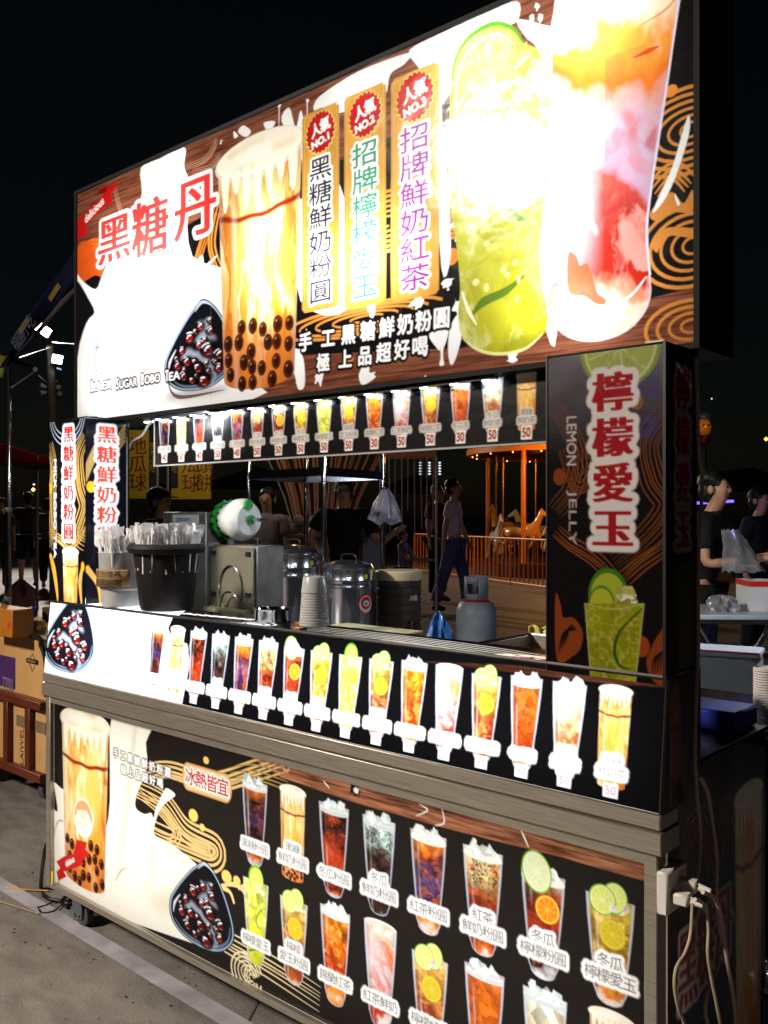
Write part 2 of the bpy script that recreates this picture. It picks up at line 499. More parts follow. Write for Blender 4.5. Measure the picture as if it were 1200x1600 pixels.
    def swirl(s, pts, n, gap, wd, col, a=1.0):
        P = np.asarray(spline(pts, 8), float); d = np.gradient(P, axis=0); d /= np.maximum(np.linalg.norm(d, axis=1), 1e-9)[:, None]
        nn = np.stack([-d[:, 1], d[:, 0]], 1)
        for k in range(n):
            sp = (k - (n - 1) / 2) * gap
            fl = 1 + .25 * np.sin(np.linspace(0, 3, len(P)) + k)
            s.line(P + nn * (sp * fl)[:, None], [wd * .3, wd, wd, wd * .3], col, a, smooth=0)
    def rings(s, cx, cy, rx, ry, n, wd, col, a=1.0, t0=0.3, t1=6.0):
        for k in range(n):
            f = 1 - k / n
            s.arc(cx + rx * .12 * k / n, cy, rx * f, ry * f, t0 + k * .2, t1 + k * .1, wd * (.6 + .4 * f), col, a)
    def splat(s, cx, cy, r, rng, col=(245, 246, 248), n=11, drip=0):
        t = np.sort(rng.rand(n)) * 6.283; rr = r * (.45 + .8 * rng.rand(n))
        s.fill(np.stack([cx + rr * np.cos(t), cy + rr * np.sin(t)], 1), col, smooth=4)
        if drip: s.fill([(cx - r * .25, cy), (cx + r * .25, cy), (cx + r * .12, cy + drip * .7), (cx + r * .22, cy + drip), (cx - r * .2, cy + drip), (cx - r * .08, cy + drip * .7)], col, smooth=4)
    # ---------------- sheet into geometry
    def build(s, parent, material, dens=None, normal_flip=False):
        """dens(f) -> columns per metre at fraction f; one vertex grid, cut into one mesh per printed region"""
        K = 512; fr = (np.arange(K) + .5) / K
        d = np.array([dens(q) for q in fr]) if dens else np.full(K, 400.0)
        cum = np.concatenate([[0], np.cumsum(d) * s.wm / K]); nc = max(4, int(cum[-1]))
        us = np.interp(np.linspace(0, cum[-1], nc + 1), cum, np.linspace(0, 1, K + 1))
        nr = max(4, int(s.hm * (s.rows if hasattr(s, 'rows') else 560))); vs = np.linspace(0, 1, nr + 1)
        # box average around each vertex
        def avg(A, e, n, ax):
            c = np.concatenate([np.zeros_like(np.take(A, [0], ax)), np.cumsum(A, ax)], ax)
            mid = (e[1:] + e[:-1]) / 2 * n
            lo = np.concatenate([[0], mid]); hi = np.concatenate([mid, [n]])
            hi = np.maximum(hi, lo + 1.0); hi = np.minimum(hi, n); lo = np.minimum(lo, hi - 1.0)
            def S(x):
                i = np.clip(x.astype(int), 0, n - 1); f = x - i
                a0 = np.take(c, i, ax); a1 = np.take(c, i + 1, ax)
                sh = [1, 1, 1]; sh[ax] = -1; f = f.reshape(sh)
                return a0 * (1 - f) + a1 * f
            sh = [1, 1, 1]; sh[ax] = -1
            return (S(hi) - S(lo)) / (hi - lo).reshape(sh)
        B = avg(avg(s.a, vs, s.h, 0), us, s.w, 1)
        um = (us[1:] + us[:-1]) / 2; vm = (vs[1:] + vs[:-1]) / 2
        ids = s.id[np.minimum((vm * s.h).astype(int), s.h - 1)][:, np.minimum((um * s.w).astype(int), s.w - 1)]
        co = s.O + us[None, :, None] * s.U + vs[:, None, None] * s.V
        co = co.reshape(-1, 3); B = B.reshape(-1, 3)
        j, i = np.mgrid[0:nr, 0:nc]; b = j * (nc + 1) + i
        F = np.stack([b, b + nc + 1, b + nc + 2, b + 1], -1).reshape(-1, 4); ids = ids.reshape(-1)
        out = []
        for r in range(len(s.names)):
            f = F[ids == r]
            if len(f) == 0: continue
            u, inv = np.unique(f, return_inverse=True); inv = inv.reshape(-1)
            me = bpy.data.meshes.new(s.names[r])
            me.vertices.add(len(u)); me.vertices.foreach_set('co', co[u].astype(np.float32).ravel())
            me.loops.add(len(inv)); me.loops.foreach_set('vertex_index', inv.astype(np.int32))
            me.polygons.add(len(f)); me.polygons.foreach_set('loop_start', np.arange(len(f), dtype=np.int32) * 4)
            me.update(calc_edges=True)
            at_ = me.color_attributes.new('ink', 'FLOAT_COLOR', 'POINT')
            at_.data.foreach_set('color', np.concatenate([B[u], np.ones((len(u), 1))], 1).astype(np.float32).ravel())
            me.materials.append(material)
            o = bpy.data.objects.new(s.names[r], me); COL.objects.link(o); adopt(o, parent)
            if s.labels[r]: o['label'] = s.labels[r]
            out.append(o)
        return out

# ---------------- artwork pieces
def lime(c, cx, cy, r, rng, rid=None, ry=None, rim=(120, 185, 40), flesh=(226, 238, 120), rot=0, inner=(242, 250, 205)):
    ry = ry or r
    c.ell(cx, cy, r, ry, rim, rid=rid, rot=rot, n=40); c.ell(cx, cy, r * .9, ry * .92, inner, rot=rot, n=40)
    c.ell(cx, cy, r * .83, ry * .86, flesh, rot=rot, n=40)
    n = 9
    for k in range(n):
        t = 2 * math.pi * k / n + rng.rand() * .2
        c.line([(cx, cy), (cx + r * .82 * math.cos(t), cy + ry * .84 * math.sin(t))], max(.8, r * .05), inner, .75, smooth=0)
    for k in range(int(8 + r / 2)):
        t = rng.rand() * 6.28; q = (.2 + .55 * rng.rand())
        c.line([(cx + r * q * math.cos(t), cy + ry * q * math.sin(t)), (cx + r * (q + .15) * math.cos(t), cy + ry * (q + .15) * math.sin(t))], max(.6, r * .035), tuple(np.clip(np.array(flesh) * .88, 0, 255)), .7, smooth=0)

def ice(c, cx, cy, w, h, rng, rid, n=6, tint=(222, 236, 240), dk=(120, 145, 155)):
    for k in range(n):
        x = cx + (rng.rand() - .5) * w; y = cy + (rng.rand() - .5) * h * .7; r = w * (.13 + .12 * rng.rand())
        t = np.sort(rng.rand(5) * .8 + np.arange(5)) / 5 * 6.283
        pts = np.stack([x + r * np.cos(t) * (.8 + .4 * rng.rand(5)), y + r * np.sin(t) * (.8 + .4 * rng.rand(5))], 1)
        g = .75 + .4 * rng.rand()
        c.fill(pts, tuple(np.clip(np.array(tint) * g, 0, 255)), .93, rid)
        c.line(np.vstack([pts[:3]]), max(.8, w * .018), (255, 255, 255), .8, smooth=0)
        c.line(np.vstack([pts[2:5]]), max(.8, w * .014), dk, .45, smooth=0)
        q = pts.mean(0); c.fill([q, pts[0], pts[1]], (255, 255, 255), .45)
        c.fill([q, pts[2], pts[3]], dk, .22)

KIND = {
 'dark': dict(st=[(0, (225, 160, 60)), (.1, (180, 96, 30)), (.2, (50, 20, 16)), (.36, (44, 22, 34)), (.48, (52, 36, 84)), (.58, (30, 12, 18)), (.82, (90, 36, 20)), (.92, (220, 120, 44)), (1, (200, 190, 200))], ice=1, veins=(120, 54, 30)),
 'melon': dict(st=[(0, (150, 120, 60)), (.12, (50, 22, 16)), (.3, (60, 20, 15)), (.45, (150, 45, 20)), (.7, (180, 60, 25)), (.85, (90, 30, 20)), (.94, (200, 90, 40)), (1, (190, 200, 215))], ice=1, veins=(196, 72, 26)),
 'grey': dict(st=[(0, (205, 232, 225)), (.22, (190, 222, 212)), (.34, (100, 100, 90)), (.42, (40, 22, 20)), (.8, (50, 28, 22)), (.93, (60, 36, 30)), (1, (190, 210, 200))], ice=1, dots=1, veins=(80, 50, 40)),
 'amberdark': dict(st=[(0, (250, 190, 60)), (.14, (225, 110, 30)), (.26, (100, 30, 20)), (.42, (104, 78, 120)), (.58, (54, 34, 92)), (.7, (110, 30, 30)), (.85, (200, 80, 30)), (.95, (250, 170, 90)), (1, (220, 220, 240))], ice=2, veins=(190, 96, 44)),
 'dotmilk': dict(st=[(0, (245, 240, 225)), (.1, (236, 214, 160)), (.28, (225, 200, 130)), (.38, (150, 80, 40)), (.5, (130, 40, 20)), (.8, (170, 60, 25)), (.92, (220, 110, 40)), (1, (230, 220, 210))], ice=2, dots=2, veins=(190, 80, 30)),
 'lemonfront': dict(st=[(0, (225, 215, 200)), (.12, (170, 90, 50)), (.25, (90, 28, 18)), (.5, (150, 45, 20)), (.75, (110, 30, 15)), (.88, (60, 20, 15)), (.95, (190, 190, 190)), (1, (220, 225, 225))], ice=2, veins=(190, 70, 30), front=1, slice=1),
 'lemonamber': dict(st=[(0, (220, 200, 70)), (.2, (215, 170, 40)), (.5, (205, 150, 30)), (.8, (210, 140, 40)), (.92, (215, 120, 40)), (1, (230, 210, 190))], limes=1, veins=(235, 215, 120), slice=2),
 'limegreen': dict(st=[(0, (222, 232, 110)), (.25, (214, 224, 70)), (.6, (216, 222, 60)), (.9, (205, 210, 50)), (1, (190, 200, 60))], lime1=1, veins=(240, 245, 170), curve=1),
 'limeamber': dict(st=[(0, (225, 215, 130)), (.15, (215, 165, 70)), (.4, (200, 130, 50)), (.55, (170, 90, 60)), (.75, (110, 40, 25)), (.9, (190, 90, 35)), (1, (220, 200, 180))], limes=1, veins=(240, 190, 110), slice=2),
 'amber': dict(st=[(0, (240, 170, 70)), (.15, (235, 130, 20)), (.4, (225, 100, 20)), (.6, (190, 60, 20)), (.8, (200, 70, 20)), (.92, (245, 150, 50)), (1, (240, 220, 200))], ice=1, veins=(250, 180, 70)),
 'milkred': dict(st=[(0, (235, 222, 214)), (.1, (235, 196, 150)), (.2, (236, 150, 60)), (.3, (226, 200, 186)), (.5, (216, 206, 212)), (.65, (214, 186, 180)), (.74, (170, 50, 26)), (.88, (176, 60, 34)), (.93, (240, 225, 215)), (1, (240, 235, 230))], frost=1, veins=(215, 60, 40), diag=1),
 'redtea': dict(st=[(0, (215, 200, 110)), (.15, (210, 150, 60)), (.4, (190, 110, 40)), (.6, (170, 70, 40)), (.8, (150, 50, 25)), (.92, (190, 110, 50)), (1, (225, 220, 200))], limes=1, veins=(230, 170, 90), slice=2),
 'icetea': dict(st=[(0, (225, 140, 70)), (.15, (215, 105, 30)), (.4, (225, 110, 30)), (.7, (190, 70, 25)), (.9, (215, 110, 40)), (1, (235, 225, 215))], ice=1, veins=(140, 45, 20)),
 'milktea': dict(st=[(0, (235, 238, 235)), (.2, (232, 232, 215)), (.38, (225, 205, 160)), (.5, (200, 110, 60)), (.7, (190, 80, 40)), (.9, (225, 140, 60)), (1, (235, 230, 220))], ice=1, veins=(235, 200, 130)),
 'brown': dict(st=[(0, (245, 190, 70)), (.12, (240, 160, 50)), (.2, (248, 214, 130)), (.4, (246, 196, 90)), (.7, (240, 170, 60)), (1, (214, 130, 40))], foam=1, veins=(205, 110, 20)),
}
def drink(c, xc, y0, y1, wt, kind, rid=None, seed=1, pearls=False, halo=True, logo=False, bottom=.7):
    """a printed glass of iced drink, y0 = rim, y1 = foot, wt = full width of the rim"""
    K = KIND[kind]; rng = np.random.RandomState(seed); hw = wt / 2; H = y1 - y0
    straight = kind == 'brown'
    tt = np.linspace(0, 1, 26)
    if straight: prof = 1 - (1 - .84) * tt
    else: prof = np.interp(tt, [0, .25, .55, .74, .86, .93, 1], [1, .93, .80, bottom, bottom * 1.02, bottom * 1.0, bottom * .8])
    er = hw * (.2 if straight else .34); yb = y1 - er
    R = [(xc + hw * p, y0 + (yb - y0) * t) for t, p in zip(tt, prof)]
    cap = [(xc + hw * prof[-1] * math.cos(a), yb + er * math.sin(a)) for a in np.linspace(0, math.pi, 14)[1:-1]]
    Lf = [(xc - hw * p, y0 + (yb - y0) * t) for t, p in zip(tt, prof)][::-1]
    body = R + cap + Lf
    if halo and not straight:
        q = np.array(body); cen = np.array([xc, (y0 + y1) / 2]); q = cen + (q - cen) * [1 + 3.2 / hw * c.ppm / 1280, 1 + 3.0 / H * c.ppm / 1280]
        c.fill(q, (196, 206, 226), .85, rid)
    def col(xx, yy):
        h, w = xx.shape; t = np.clip((yy - y0) / H, 0, 1)
        hwt = hw * np.interp(t, tt, prof); s_ = np.clip((xx - xc) / hwt, -1, 1)
        cy = max(3, h / (H / 9)); cx = max(2, w / (hw * .6))
        if straight: cy = max(3, h / (H / 4)); cx = max(4, w / (hw * .22))
        n1 = fbm(h, w, cy, cx, rng, 4); n2 = fbm(h, w, cy * 1.5, cx * 1.5, rng, 4)
        tw = t + (n1 - .5) * .28
        if K.get('diag'): tw = tw + s_ * -.1 * (t < .72) + s_ * .10 * (t >= .55)
        col_ = ramp(np.clip(tw, 0, 1), K['st'])
        amp = hw * .5
        n3 = warp(n2, (n1 - .5) * amp * 3, (n2.T[:1, :1][0, 0] * 0 + n1 - .5) * amp * 4)
        if not straight:
            bl = np.clip((n3 - .5) * 4.5, 0, 1)[..., None] * .75 * np.clip(np.sin(np.clip(t * 1.1, 0, 1) * math.pi) * 2, 0, 1)[..., None]
            col_ = col_ * (1 - bl) + srgb(K['veins']) * bl
            dk = np.clip((.47 - n3) * 5, 0, 1)[..., None] * .62 * np.clip((t - .08) * 9, 0, 1)[..., None] * (.25 if K.get('frost') else 1) * (.4 if kind in ('limegreen', 'milktea') else 1)
            col_ = col_ * (1 - dk) + col_ * .22 * dk
            fv, se = facets(h, w, int(34 + hw * .3), rng)
            k_ = np.clip((.62 - t) * 3 + .35, .12, 1)[..., None] * (.35 if K.get('frost') else .8)
            col_ = col_ * (1 + (fv[..., None] - .5) * 1.1 * k_)
            sk = se[..., None] * .34 * k_ * (rng.rand() * .3 + .7) * np.clip(n2 * 3 - 1.1, 0, 1)[..., None]
            col_ = col_ * (1 - sk) + np.clip(col_ * 2 + .25, 0, 1) * sk
        else:
            sv = warp(fbm(h, w, max(3, h / (H / 3)), max(6, w / (hw * .16)), rng, 4), (n1 - .5) * hw * .9, (n1 - .5) * H * .15)
            bl = np.clip((sv - .5) * 5, 0, 1)[..., None] * .85; col_ = col_ * (1 - bl) + srgb((252, 240, 190)) * bl
            dk = np.clip((.44 - sv) * 7, 0, 1)[..., None] * .8 * np.clip(.35 + np.abs(s_) ** 2, 0, 1)[..., None]; col_ = col_ * (1 - dk) + srgb((206, 96, 14)) * dk
        if straight:
            d = np.clip(1.5 - np.abs(t - .262 + .03 * s_ ** 2 - .004 * np.sin(s_ * 9)) / (.009 + .006 * n1), 0, 1)[..., None]
            col_ = col_ * (1 - d) + srgb((150, 42, 8)) * d
            if pearls:
                pb = np.clip((t - .70) * 7, 0, .75)[..., None]; col_ = col_ * (1 - pb) + srgb((214, 120, 50)) * pb
        if K.get('frost'):
            g = np.clip((.62 - t) * 2, 0, .45)[..., None] * np.clip(-s_ + .7, 0, 1)[..., None]
            col_ = col_ * (1 - g) + srgb((240, 236, 244)) * g
        sh = 1 - .35 * np.abs(s_)[..., None] ** 3
        col_ = col_ * sh
        e = np.clip((np.abs(s_) - .88) / .12, 0, 1)[..., None] * (.18 if straight else .75)
        col_ = col_ * (1 - e) + srgb((214, 224, 240)) * e
        hl = np.clip(1 - np.abs(s_ + .62) * 9, 0, 1)[..., None] * .35 * np.clip(fbm(h, w, 5, 2, rng, 2) * 2 - .5, 0, 1)[..., None]
        return np.clip(col_ * (1 - hl) + hl, 0, 1)
    c.fill(body, col, 1, rid)
    if pearls:
        pp_ = []
        for k in range(900):
            t = .975 - .25 * rng.rand() ** 1.35; sx = (rng.rand() - .5) * 1.82; q = (sx * hw * .84, H * t)
            if t > .95 and abs(sx) > .62: continue
            if any((q[0] - p_[0]) ** 2 + ((q[1] - p_[1]) * .85) ** 2 < (hw * .205) ** 2 for p_ in pp_): continue
            pp_.append(q); rr = hw * (.10 + .018 * rng.rand())
            c.ell(xc + q[0], y0 + q[1], rr, rr * 1.2, (60 + rng.randint(24), 26, 14), .96)
            c.ell(xc + q[0] + rr * .1, y0 + q[1] + rr * .1, rr * .6, rr * .7, (34, 14, 10), .8)
            c.ell(xc + q[0] - rr * .3, y0 + q[1] - rr * .5, rr * .2, rr * .16, (214, 140, 90), .6)
    if K.get('dots'):
        for k in range(70):
            t = (.02 + .36 * rng.rand()) if K['dots'] == 1 else (.0 + .33 * rng.rand()); sx = (rng.rand() - .5) * 1.7
            c.ell(xc + sx * hw * .92, y0 + H * t, hw * .045, hw * .05, (34, 28, 26), .9)
    if K.get('slice'):
        sx = xc + hw * (.1 if K['slice'] == 2 else .22); fl = (214, 190, 40) if K['slice'] == 2 else (240, 140, 30)
        lime(c, sx, y0 + H * .33, hw * .58, rng, rid, rim=(190, 190, 50) if K['slice'] == 2 else (240, 180, 50), flesh=fl, inner=(236, 214, 90))
    if K.get('curve'):
        c.line([(xc + hw * .78, y0 + H * .27), (xc + hw * .3, y0 + H * .35), (xc + hw * .05, y0 + H * .46), (xc + hw * .2, y0 + H * .53), (xc + hw * .5, y0 + H * .54)], [hw * .03, hw * .12, hw * .1, hw * .03], (110, 160, 30))
        c.line([(xc - hw * .55, y0 + H * .86), (xc - hw * .1, y0 + H * .82), (xc + hw * .45, y0 + H * .79)], [hw * .12, hw * .1, hw * .04], (90, 125, 30))
    if K.get('ice'):
        c.fill([(xc - hw, y0 + H * .04), (xc - hw * .5, y0 - H * .035), (xc, y0 - H * .02), (xc + hw * .5, y0 - H * .035), (xc + hw, y0 + H * .04), (xc + hw * .9, y0 + H * .09), (xc, y0 + H * .11), (xc - hw * .9, y0 + H * .09)], (205, 218, 222) if K['ice'] == 1 else (244, 243, 238), .95, rid, smooth=3)
        ice(c, xc, y0 + H * .005, wt * .68, H * .09, rng, rid, n=8 if wt > 40 else 5, tint=(226, 240, 244) if K['ice'] == 1 else (250, 248, 244), dk=(110, 140, 150) if K['ice'] == 1 else (200, 190, 175))
        for k in range(2):
            x = xc + (k - .5) * hw * (.7 + .3 * rng.rand()); c.fill([(x - hw * .28, y0 + H * .02), (x - hw * .05, y0 - H * (.07 + .02 * rng.rand())), (x + hw * .3, y0 + H * .01)], (236, 246, 248), .95, rid)
            c.fill([(x, y0 - H * .02), (x - hw * .05, y0 - H * .06), (x + hw * .3, y0 + H * .01)], (176, 200, 208), .6)
        c.arc(xc, y0 + H * .035, hw * .97, H * .022, 0, 3.14, max(1, hw * .03), (250, 252, 255), .8)
    if K.get('limes'):
        ice(c, xc, y0 + H * .04, wt * .6, H * .08, rng, rid, n=5, tint=(236, 236, 200), dk=(180, 160, 80))
        lime(c, xc + hw * .2, y0 - H * .015, hw * .55, rng, rid, ry=hw * .62, rot=.3)
        lime(c, xc - hw * .32, y0 + H * .03, hw * .6, rng, rid, ry=hw * .6)
        ice(c, xc + hw * .4, y0 + H * .07, wt * .4, H * .05, rng, rid, n=3, tint=(240, 240, 225), dk=(190, 170, 90))
    if K.get('front'):
        lime(c, xc - hw * .3, y0 + H * .0, hw * .72, rng, rid, ry=hw * .88, rot=-.3, flesh=(225, 235, 190))
    if K.get('lime1'):
        c.ell(xc + hw * .02, y0 - H * .03, hw * .62, hw * .75, (110, 190, 50), rid=rid); c.ell(xc + hw * .05, y0 - H * .015, hw * .55, hw * .68, (222, 236, 110))
        ice(c, xc + hw * .3, y0 + H * .06, wt * .5, H * .1, rng, rid, n=5, tint=(238, 244, 170), dk=(170, 180, 60))
    if K.get('frost'):
        c.ell(xc, y0 + H * .0, hw, hw * .22, (244, 232, 230), rid=rid); c.ell(xc, y0 + H * .01, hw * .86, hw * .16, (236, 210, 200))
        ice(c, xc, y0 + H * .05, wt * .6, H * .07, rng, None, n=5, tint=(248, 225, 205), dk=(220, 150, 110))
    if straight:
        ry = hw * .30
        c.ell(xc, y0 + ry * .1, hw * 1.08, ry * 1.15, (216, 214, 204), rid=rid); c.ell(xc, y0, hw * 1.04, ry, (250, 244, 226), rid=rid)
        for k in range(5): a_ = rng.rand() * 6.28; c.ell(xc + math.cos(a_) * hw * .6, y0 + math.sin(a_) * ry * .6, hw * .3, ry * .16, (232, 208, 150), .55, soft=max(1, hw * .04))
        c.ell(xc - hw * .15, y0 - ry * .1, hw * .5, ry * .45, (255, 252, 240), .8, soft=max(1, hw * .06))
        for k in range(7):
            x = xc + (k - 3) / 3.2 * hw * .86; L_ = H * (.05 + .08 * rng.rand())
            c.fill([(x - hw * .1, y0 + ry * .6), (x + hw * .1, y0 + ry * .6), (x + hw * .045, y0 + ry + L_), (x - hw * .045, y0 + ry + L_)], (255, 248, 228), .85, smooth=3)
    if logo:
        c.ell(xc - hw * .05, y0 + H * .58, hw * .42, hw * .44, (250, 240, 226), .95); c.ell(xc - hw * .05, y0 + H * .58, hw * .38, hw * .40, (214, 150, 90), .9)
        c.ell(xc - hw * .05, y0 + H * .61, hw * .36, hw * .30, (252, 246, 236), .95)
        c.text("Milk's", xc - hw * .05, y0 + H * .555, hw * .55, hw * .2, (255, 255, 255), rot=-.12, out=(2, (190, 120, 60)))
        c.text("NATURAL", xc - hw * .05, y0 + H * .61, hw * .4, hw * .07, (190, 140, 100)); c.text("100%", xc - hw * .05, y0 + H * .635, hw * .2, hw * .06, (190, 140, 100))

def bowl(c, x0, y0, x1, y1, rid=None, bright=1.0):
    """glass dish of syrupy pearls seen from above, teardrop outline"""
    O = [(910, 125), (1000, 200), (1080, 350), (1140, 550), (1120, 680), (1020, 780), (880, 815), (720, 790), (620, 700), (605, 560), (660, 430), (770, 260), (850, 170)]
    f = lambda p: (x0 + (p[0] - 600) / 545 * (x1 - x0), y0 + (p[1] - 125) / 692 * (y1 - y0))
    sx = (x1 - x0) / 545
    c.fill([f(p) for p in O], (14, 14, 22), 1, rid, smooth=6)
    ctr = np.array([875, 520])
    c.line([f(ctr + (np.array(p) - ctr) * .955) for p in O], 9 * sx, (168, 192, 222), .75, closed=True)
    c.line([f(ctr + (np.array(p) - ctr) * .88) for p in O[3:9]], [4 * sx, 16 * sx, 14 * sx, 3 * sx], (120, 140, 170), .6)
    c.line([f(p) for p in [(640, 640), (650, 560), (700, 470)]], [2 * sx, 16 * sx, 3 * sx], (220, 230, 240), .85)
    c.line([f(p) for p in [(850, 210), (905, 150), (980, 190)]], [2 * sx, 16 * sx, 3 * sx], (200, 212, 235), .8)
    for q in ([(830, 520), (890, 560), (1000, 700), (960, 780)], [(850, 440), (930, 400), (1010, 450)], [(740, 560), (800, 510), (860, 560)], [(870, 300), (930, 330), (940, 280)]):
        c.line([f(p) for p in q], [4 * sx, 36 * sx, 28 * sx, 4 * sx], (190, 202, 226), .5, soft=max(1, 9 * sx))
    for (px_, py_, r) in [(850, 360, 22), (920, 440, 24), (700, 540, 22), (1000, 620, 24), (980, 560, 20), (845, 590, 26), (930, 620, 24), (860, 700, 24), (760, 640, 20), (950, 680, 22), (960, 300, 20), (890, 330, 30), (965, 380, 30), (805, 400, 37), (880, 470, 30), (745, 490, 28), (945, 520, 46), (1030, 570, 36), (710, 600, 34), (785, 580, 34), (870, 640, 40), (760, 690, 34), (825, 730, 28), (915, 745, 46), (1025, 670, 30)]:
        x, y = f((px_, py_)); r1 = r * sx * 1.15; r2 = r / 692 * (y1 - y0) * 1.15
        rq = np.random.RandomState(px_ * 7 + py_); j = rq.rand(4)
        c.ell(x, y, r1 * 1.15, r2 * 1.12, (14, 8, 14), .92, soft=max(1, r1 * .08)); c.ell(x + r1 * .05, y + r2 * .2, r1 * .62, r2 * .6, (60 + int(70 * j[0]), 10 + int(12 * j[1]), 10), .9, soft=max(1, r1 * .16))
        if j[2] > .45: c.arc(x, y, r1 * .98, r2 * .96, 3.2 + j[0] * 1.2, 4.6 + j[1], max(1, r1 * .16), (226, 232, 246), .7)
        c.ell(x - r1 * .2 + j[2] * r1 * .3, y - r2 * .42, r1 * .34, r2 * (.12 + .12 * j[3]), (255, 255, 255), .95, rot=-.4 + j[1] * .5)
        c.ell(x - r1 * .35, y - r2 * .05, r1 * .14, r2 * .2, (240, 240, 250), .6, rot=.5); c.ell(x + r1 * .12, y + r2 * .62, r1 * .3, r2 * .08, (226, 150, 140), .5)

NAMES = [('\u9ed1\u7cd6\u7c89\u5713', None, 40, 'dark'), ('\u9bae\u5976\u7c89\u5713', '\u9ed1\u7cd6', 50, 'brown'), ('\u51ac\u74dc\u7c89\u5713', None, 40, 'melon'),
         ('\u9bae\u5976\u7c89\u5713', '\u51ac\u74dc', 50, 'grey'), ('\u7d05\u8336\u7c89\u5713', None, 40, 'amberdark'), ('\u9bae\u5976\u7c89\u5713', '\u7d05\u8336', 50, 'dotmilk'),
         ('\u6ab8\u6aac\u7c89\u5713', '\u51ac\u74dc', 50, 'lemonfront'), ('\u6ab8\u6aac\u611b\u7389', '\u51ac\u74dc', 50, 'lemonamber'), ('\u6ab8\u6aac\u611b\u7389', None, 50, 'limegreen'),
         ('\u611b\u7389\u7c89\u5713', '\u6ab8\u6aac', 50, 'limeamber'), ('\u932b\u862d\u7d05\u8336', None, 30, 'amber'), ('\u7d05\u8336\u9bae\u5976', None, 50, 'milkred'),
         ('\u6ab8\u6aac\u7d05\u8336', None, 50, 'redtea'), ('\u51ac\u74dc\u8336', None, 30, 'icetea'), ('\u9bae\u5976\u8336', '\u51ac\u74dc', 50, 'milktea'), ('\u9bae\u5976\u8336', '\u9ed1\u7cd6', 50, 'brown')]
LOOK = {'dark': 'near black tea with ice', 'brown': 'caramel streaked milk tea with foam lid', 'melon': 'dark red brown iced drink', 'grey': 'pale mint drink dotted with black pearls', 'amberdark': 'amber and violet iced tea with cream', 'dotmilk': 'cream topped red tea with pearls', 'lemonfront': 'red tea with large lemon slice in front', 'lemonamber': 'yellow drink with lime slices', 'limegreen': 'bright green lime drink', 'limeamber': 'amber drink under two lime slices', 'amber': 'orange iced tea', 'milkred': 'frosty pink milk and red tea', 'redtea': 'brown tea with lime and lemon slices', 'icetea': 'orange brown tea under white ice', 'milktea': 'white milk tea with ice shards'}
def name_tag(c, i, x, y, ch, rid, outw, price=None, yp=None, tcol=(60, 62, 70), rot=0.0, bg=(252, 252, 252)):
    n, top, pr, _ = NAMES[i]
    if top: c.text(top, x, y - ch * 1.12, ch, ch, tcol, out=(outw, bg), rid=rid, rot=rot)
    c.text(n, x, y, ch, ch, tcol, out=(outw, bg), rid=rid, rot=rot)

# ================================================================== the printed sheets
MATTE_BLACK = mat('matte_black_film', (9, 9, 10), rough=0.55, spec=.12, var=0.2)
BLACK_PAINT = mat('black_painted_metal', (18, 18, 19), rough=0.42, var=0.2, scale=30)
BLACK_GLOSS = mat('black_gloss_laminate', (13, 12, 13), rough=0.22, spec=.3, var=0.3, scale=8, bump=0.08, bscale=14)
STEEL = mat('brushed_steel', (176, 168, 156), rough=0.36, metal=0.72, var=0.18, scale=5, stretch=(2, 40, 60), rvar=0.1, bump=0.03, bscale=60)
STEEL2 = mat('polished_steel', (190, 192, 196), rough=0.13, metal=1.0, var=0.08, scale=6, rvar=0.05)
DULL_STEEL = mat('dull_steel', (136, 134, 128), rough=0.42, metal=0.6, var=0.2, scale=20, rvar=0.1)
CHROME = mat('chrome_tube', (200, 202, 206), rough=0.1, metal=1.0, var=0.05)
WHITE_PLASTIC = mat('white_plastic', (220, 216, 208), rough=0.4, var=0.05)
BACKLIT = print_mat('backlit_print', 0.62, rough=0.14)
WEAVE = print_mat('unlit_vinyl_print', 0.25, weave=0.05, rough=0.15, spec=0.7)
DARKP = print_mat('front_lit_print', 0.12, rough=0.22)

# ---- big roof sign --------------------------------------------------------------
sign = thing('illuminated_roof_sign', 'long brightly lit milk tea sign box forming the top of the drinks stall', 'lightbox sign', (-1.716, 1.66, 1.607))
SO = np.array([-2.765, 1.584, 2.361]); SU = np.array([2.098, 0, 0]); SV = np.array([0, 0, -0.753])
c = Canvas(SO, SU, SV, 1280, (18, 16, 18))
P = c.P; X = c.px; rng = np.random.RandomState(3)
k = c.ppm / 1280
WHITE = (250, 251, 252)
W_, H_ = c.w, c.h
c.wood([(0, 0), (W_, 0), (W_, H_ * .10), (W_ * .82, H_ * .16), (W_ * .62, H_ * .27), (W_ * .42, H_ * .25), (W_ * .2, H_ * .34), (W_ * .10, H_ * .42), (0, H_ * .30)], rng)
c.wood([(0, H_ * .86), (W_ * .3, H_ * .88), (W_ * .5, H_ * .87), (W_ * .75, H_ * .93), (W_, H_ * .87), (W_, H_), (0, H_)], rng)
gold = (214, 140, 62)
for (x, y, rx, ry, n) in [(1075, 385, 46, 62, 5), (1070, 205, 60, 66, 6), (560, 500, 130, 30, 5), (700, 340, 60, 40, 5), (1075, 510, 40, 40, 4), (800, 300, 100, 60, 6), (590, 350, 120, 60, 6)]:
    a, b = X(x, y); c.rings(a, b, rx * 2.6 * k, ry * 1.5 * k, n, 9 * k, gold)
c.swirl(P([(122, 400), (150, 385), (175, 430), (160, 455)]), 4, 14 * k, 16 * k, (236, 110, 30))
c.swirl(P([(335, 330), (310, 400), (300, 470), (280, 500)]), 4, 12 * k, 9 * k, (230, 130, 50))
c.swirl(P([(345, 300), (330, 380), (345, 430)]), 3, 16 * k, 10 * k, (240, 160, 70))
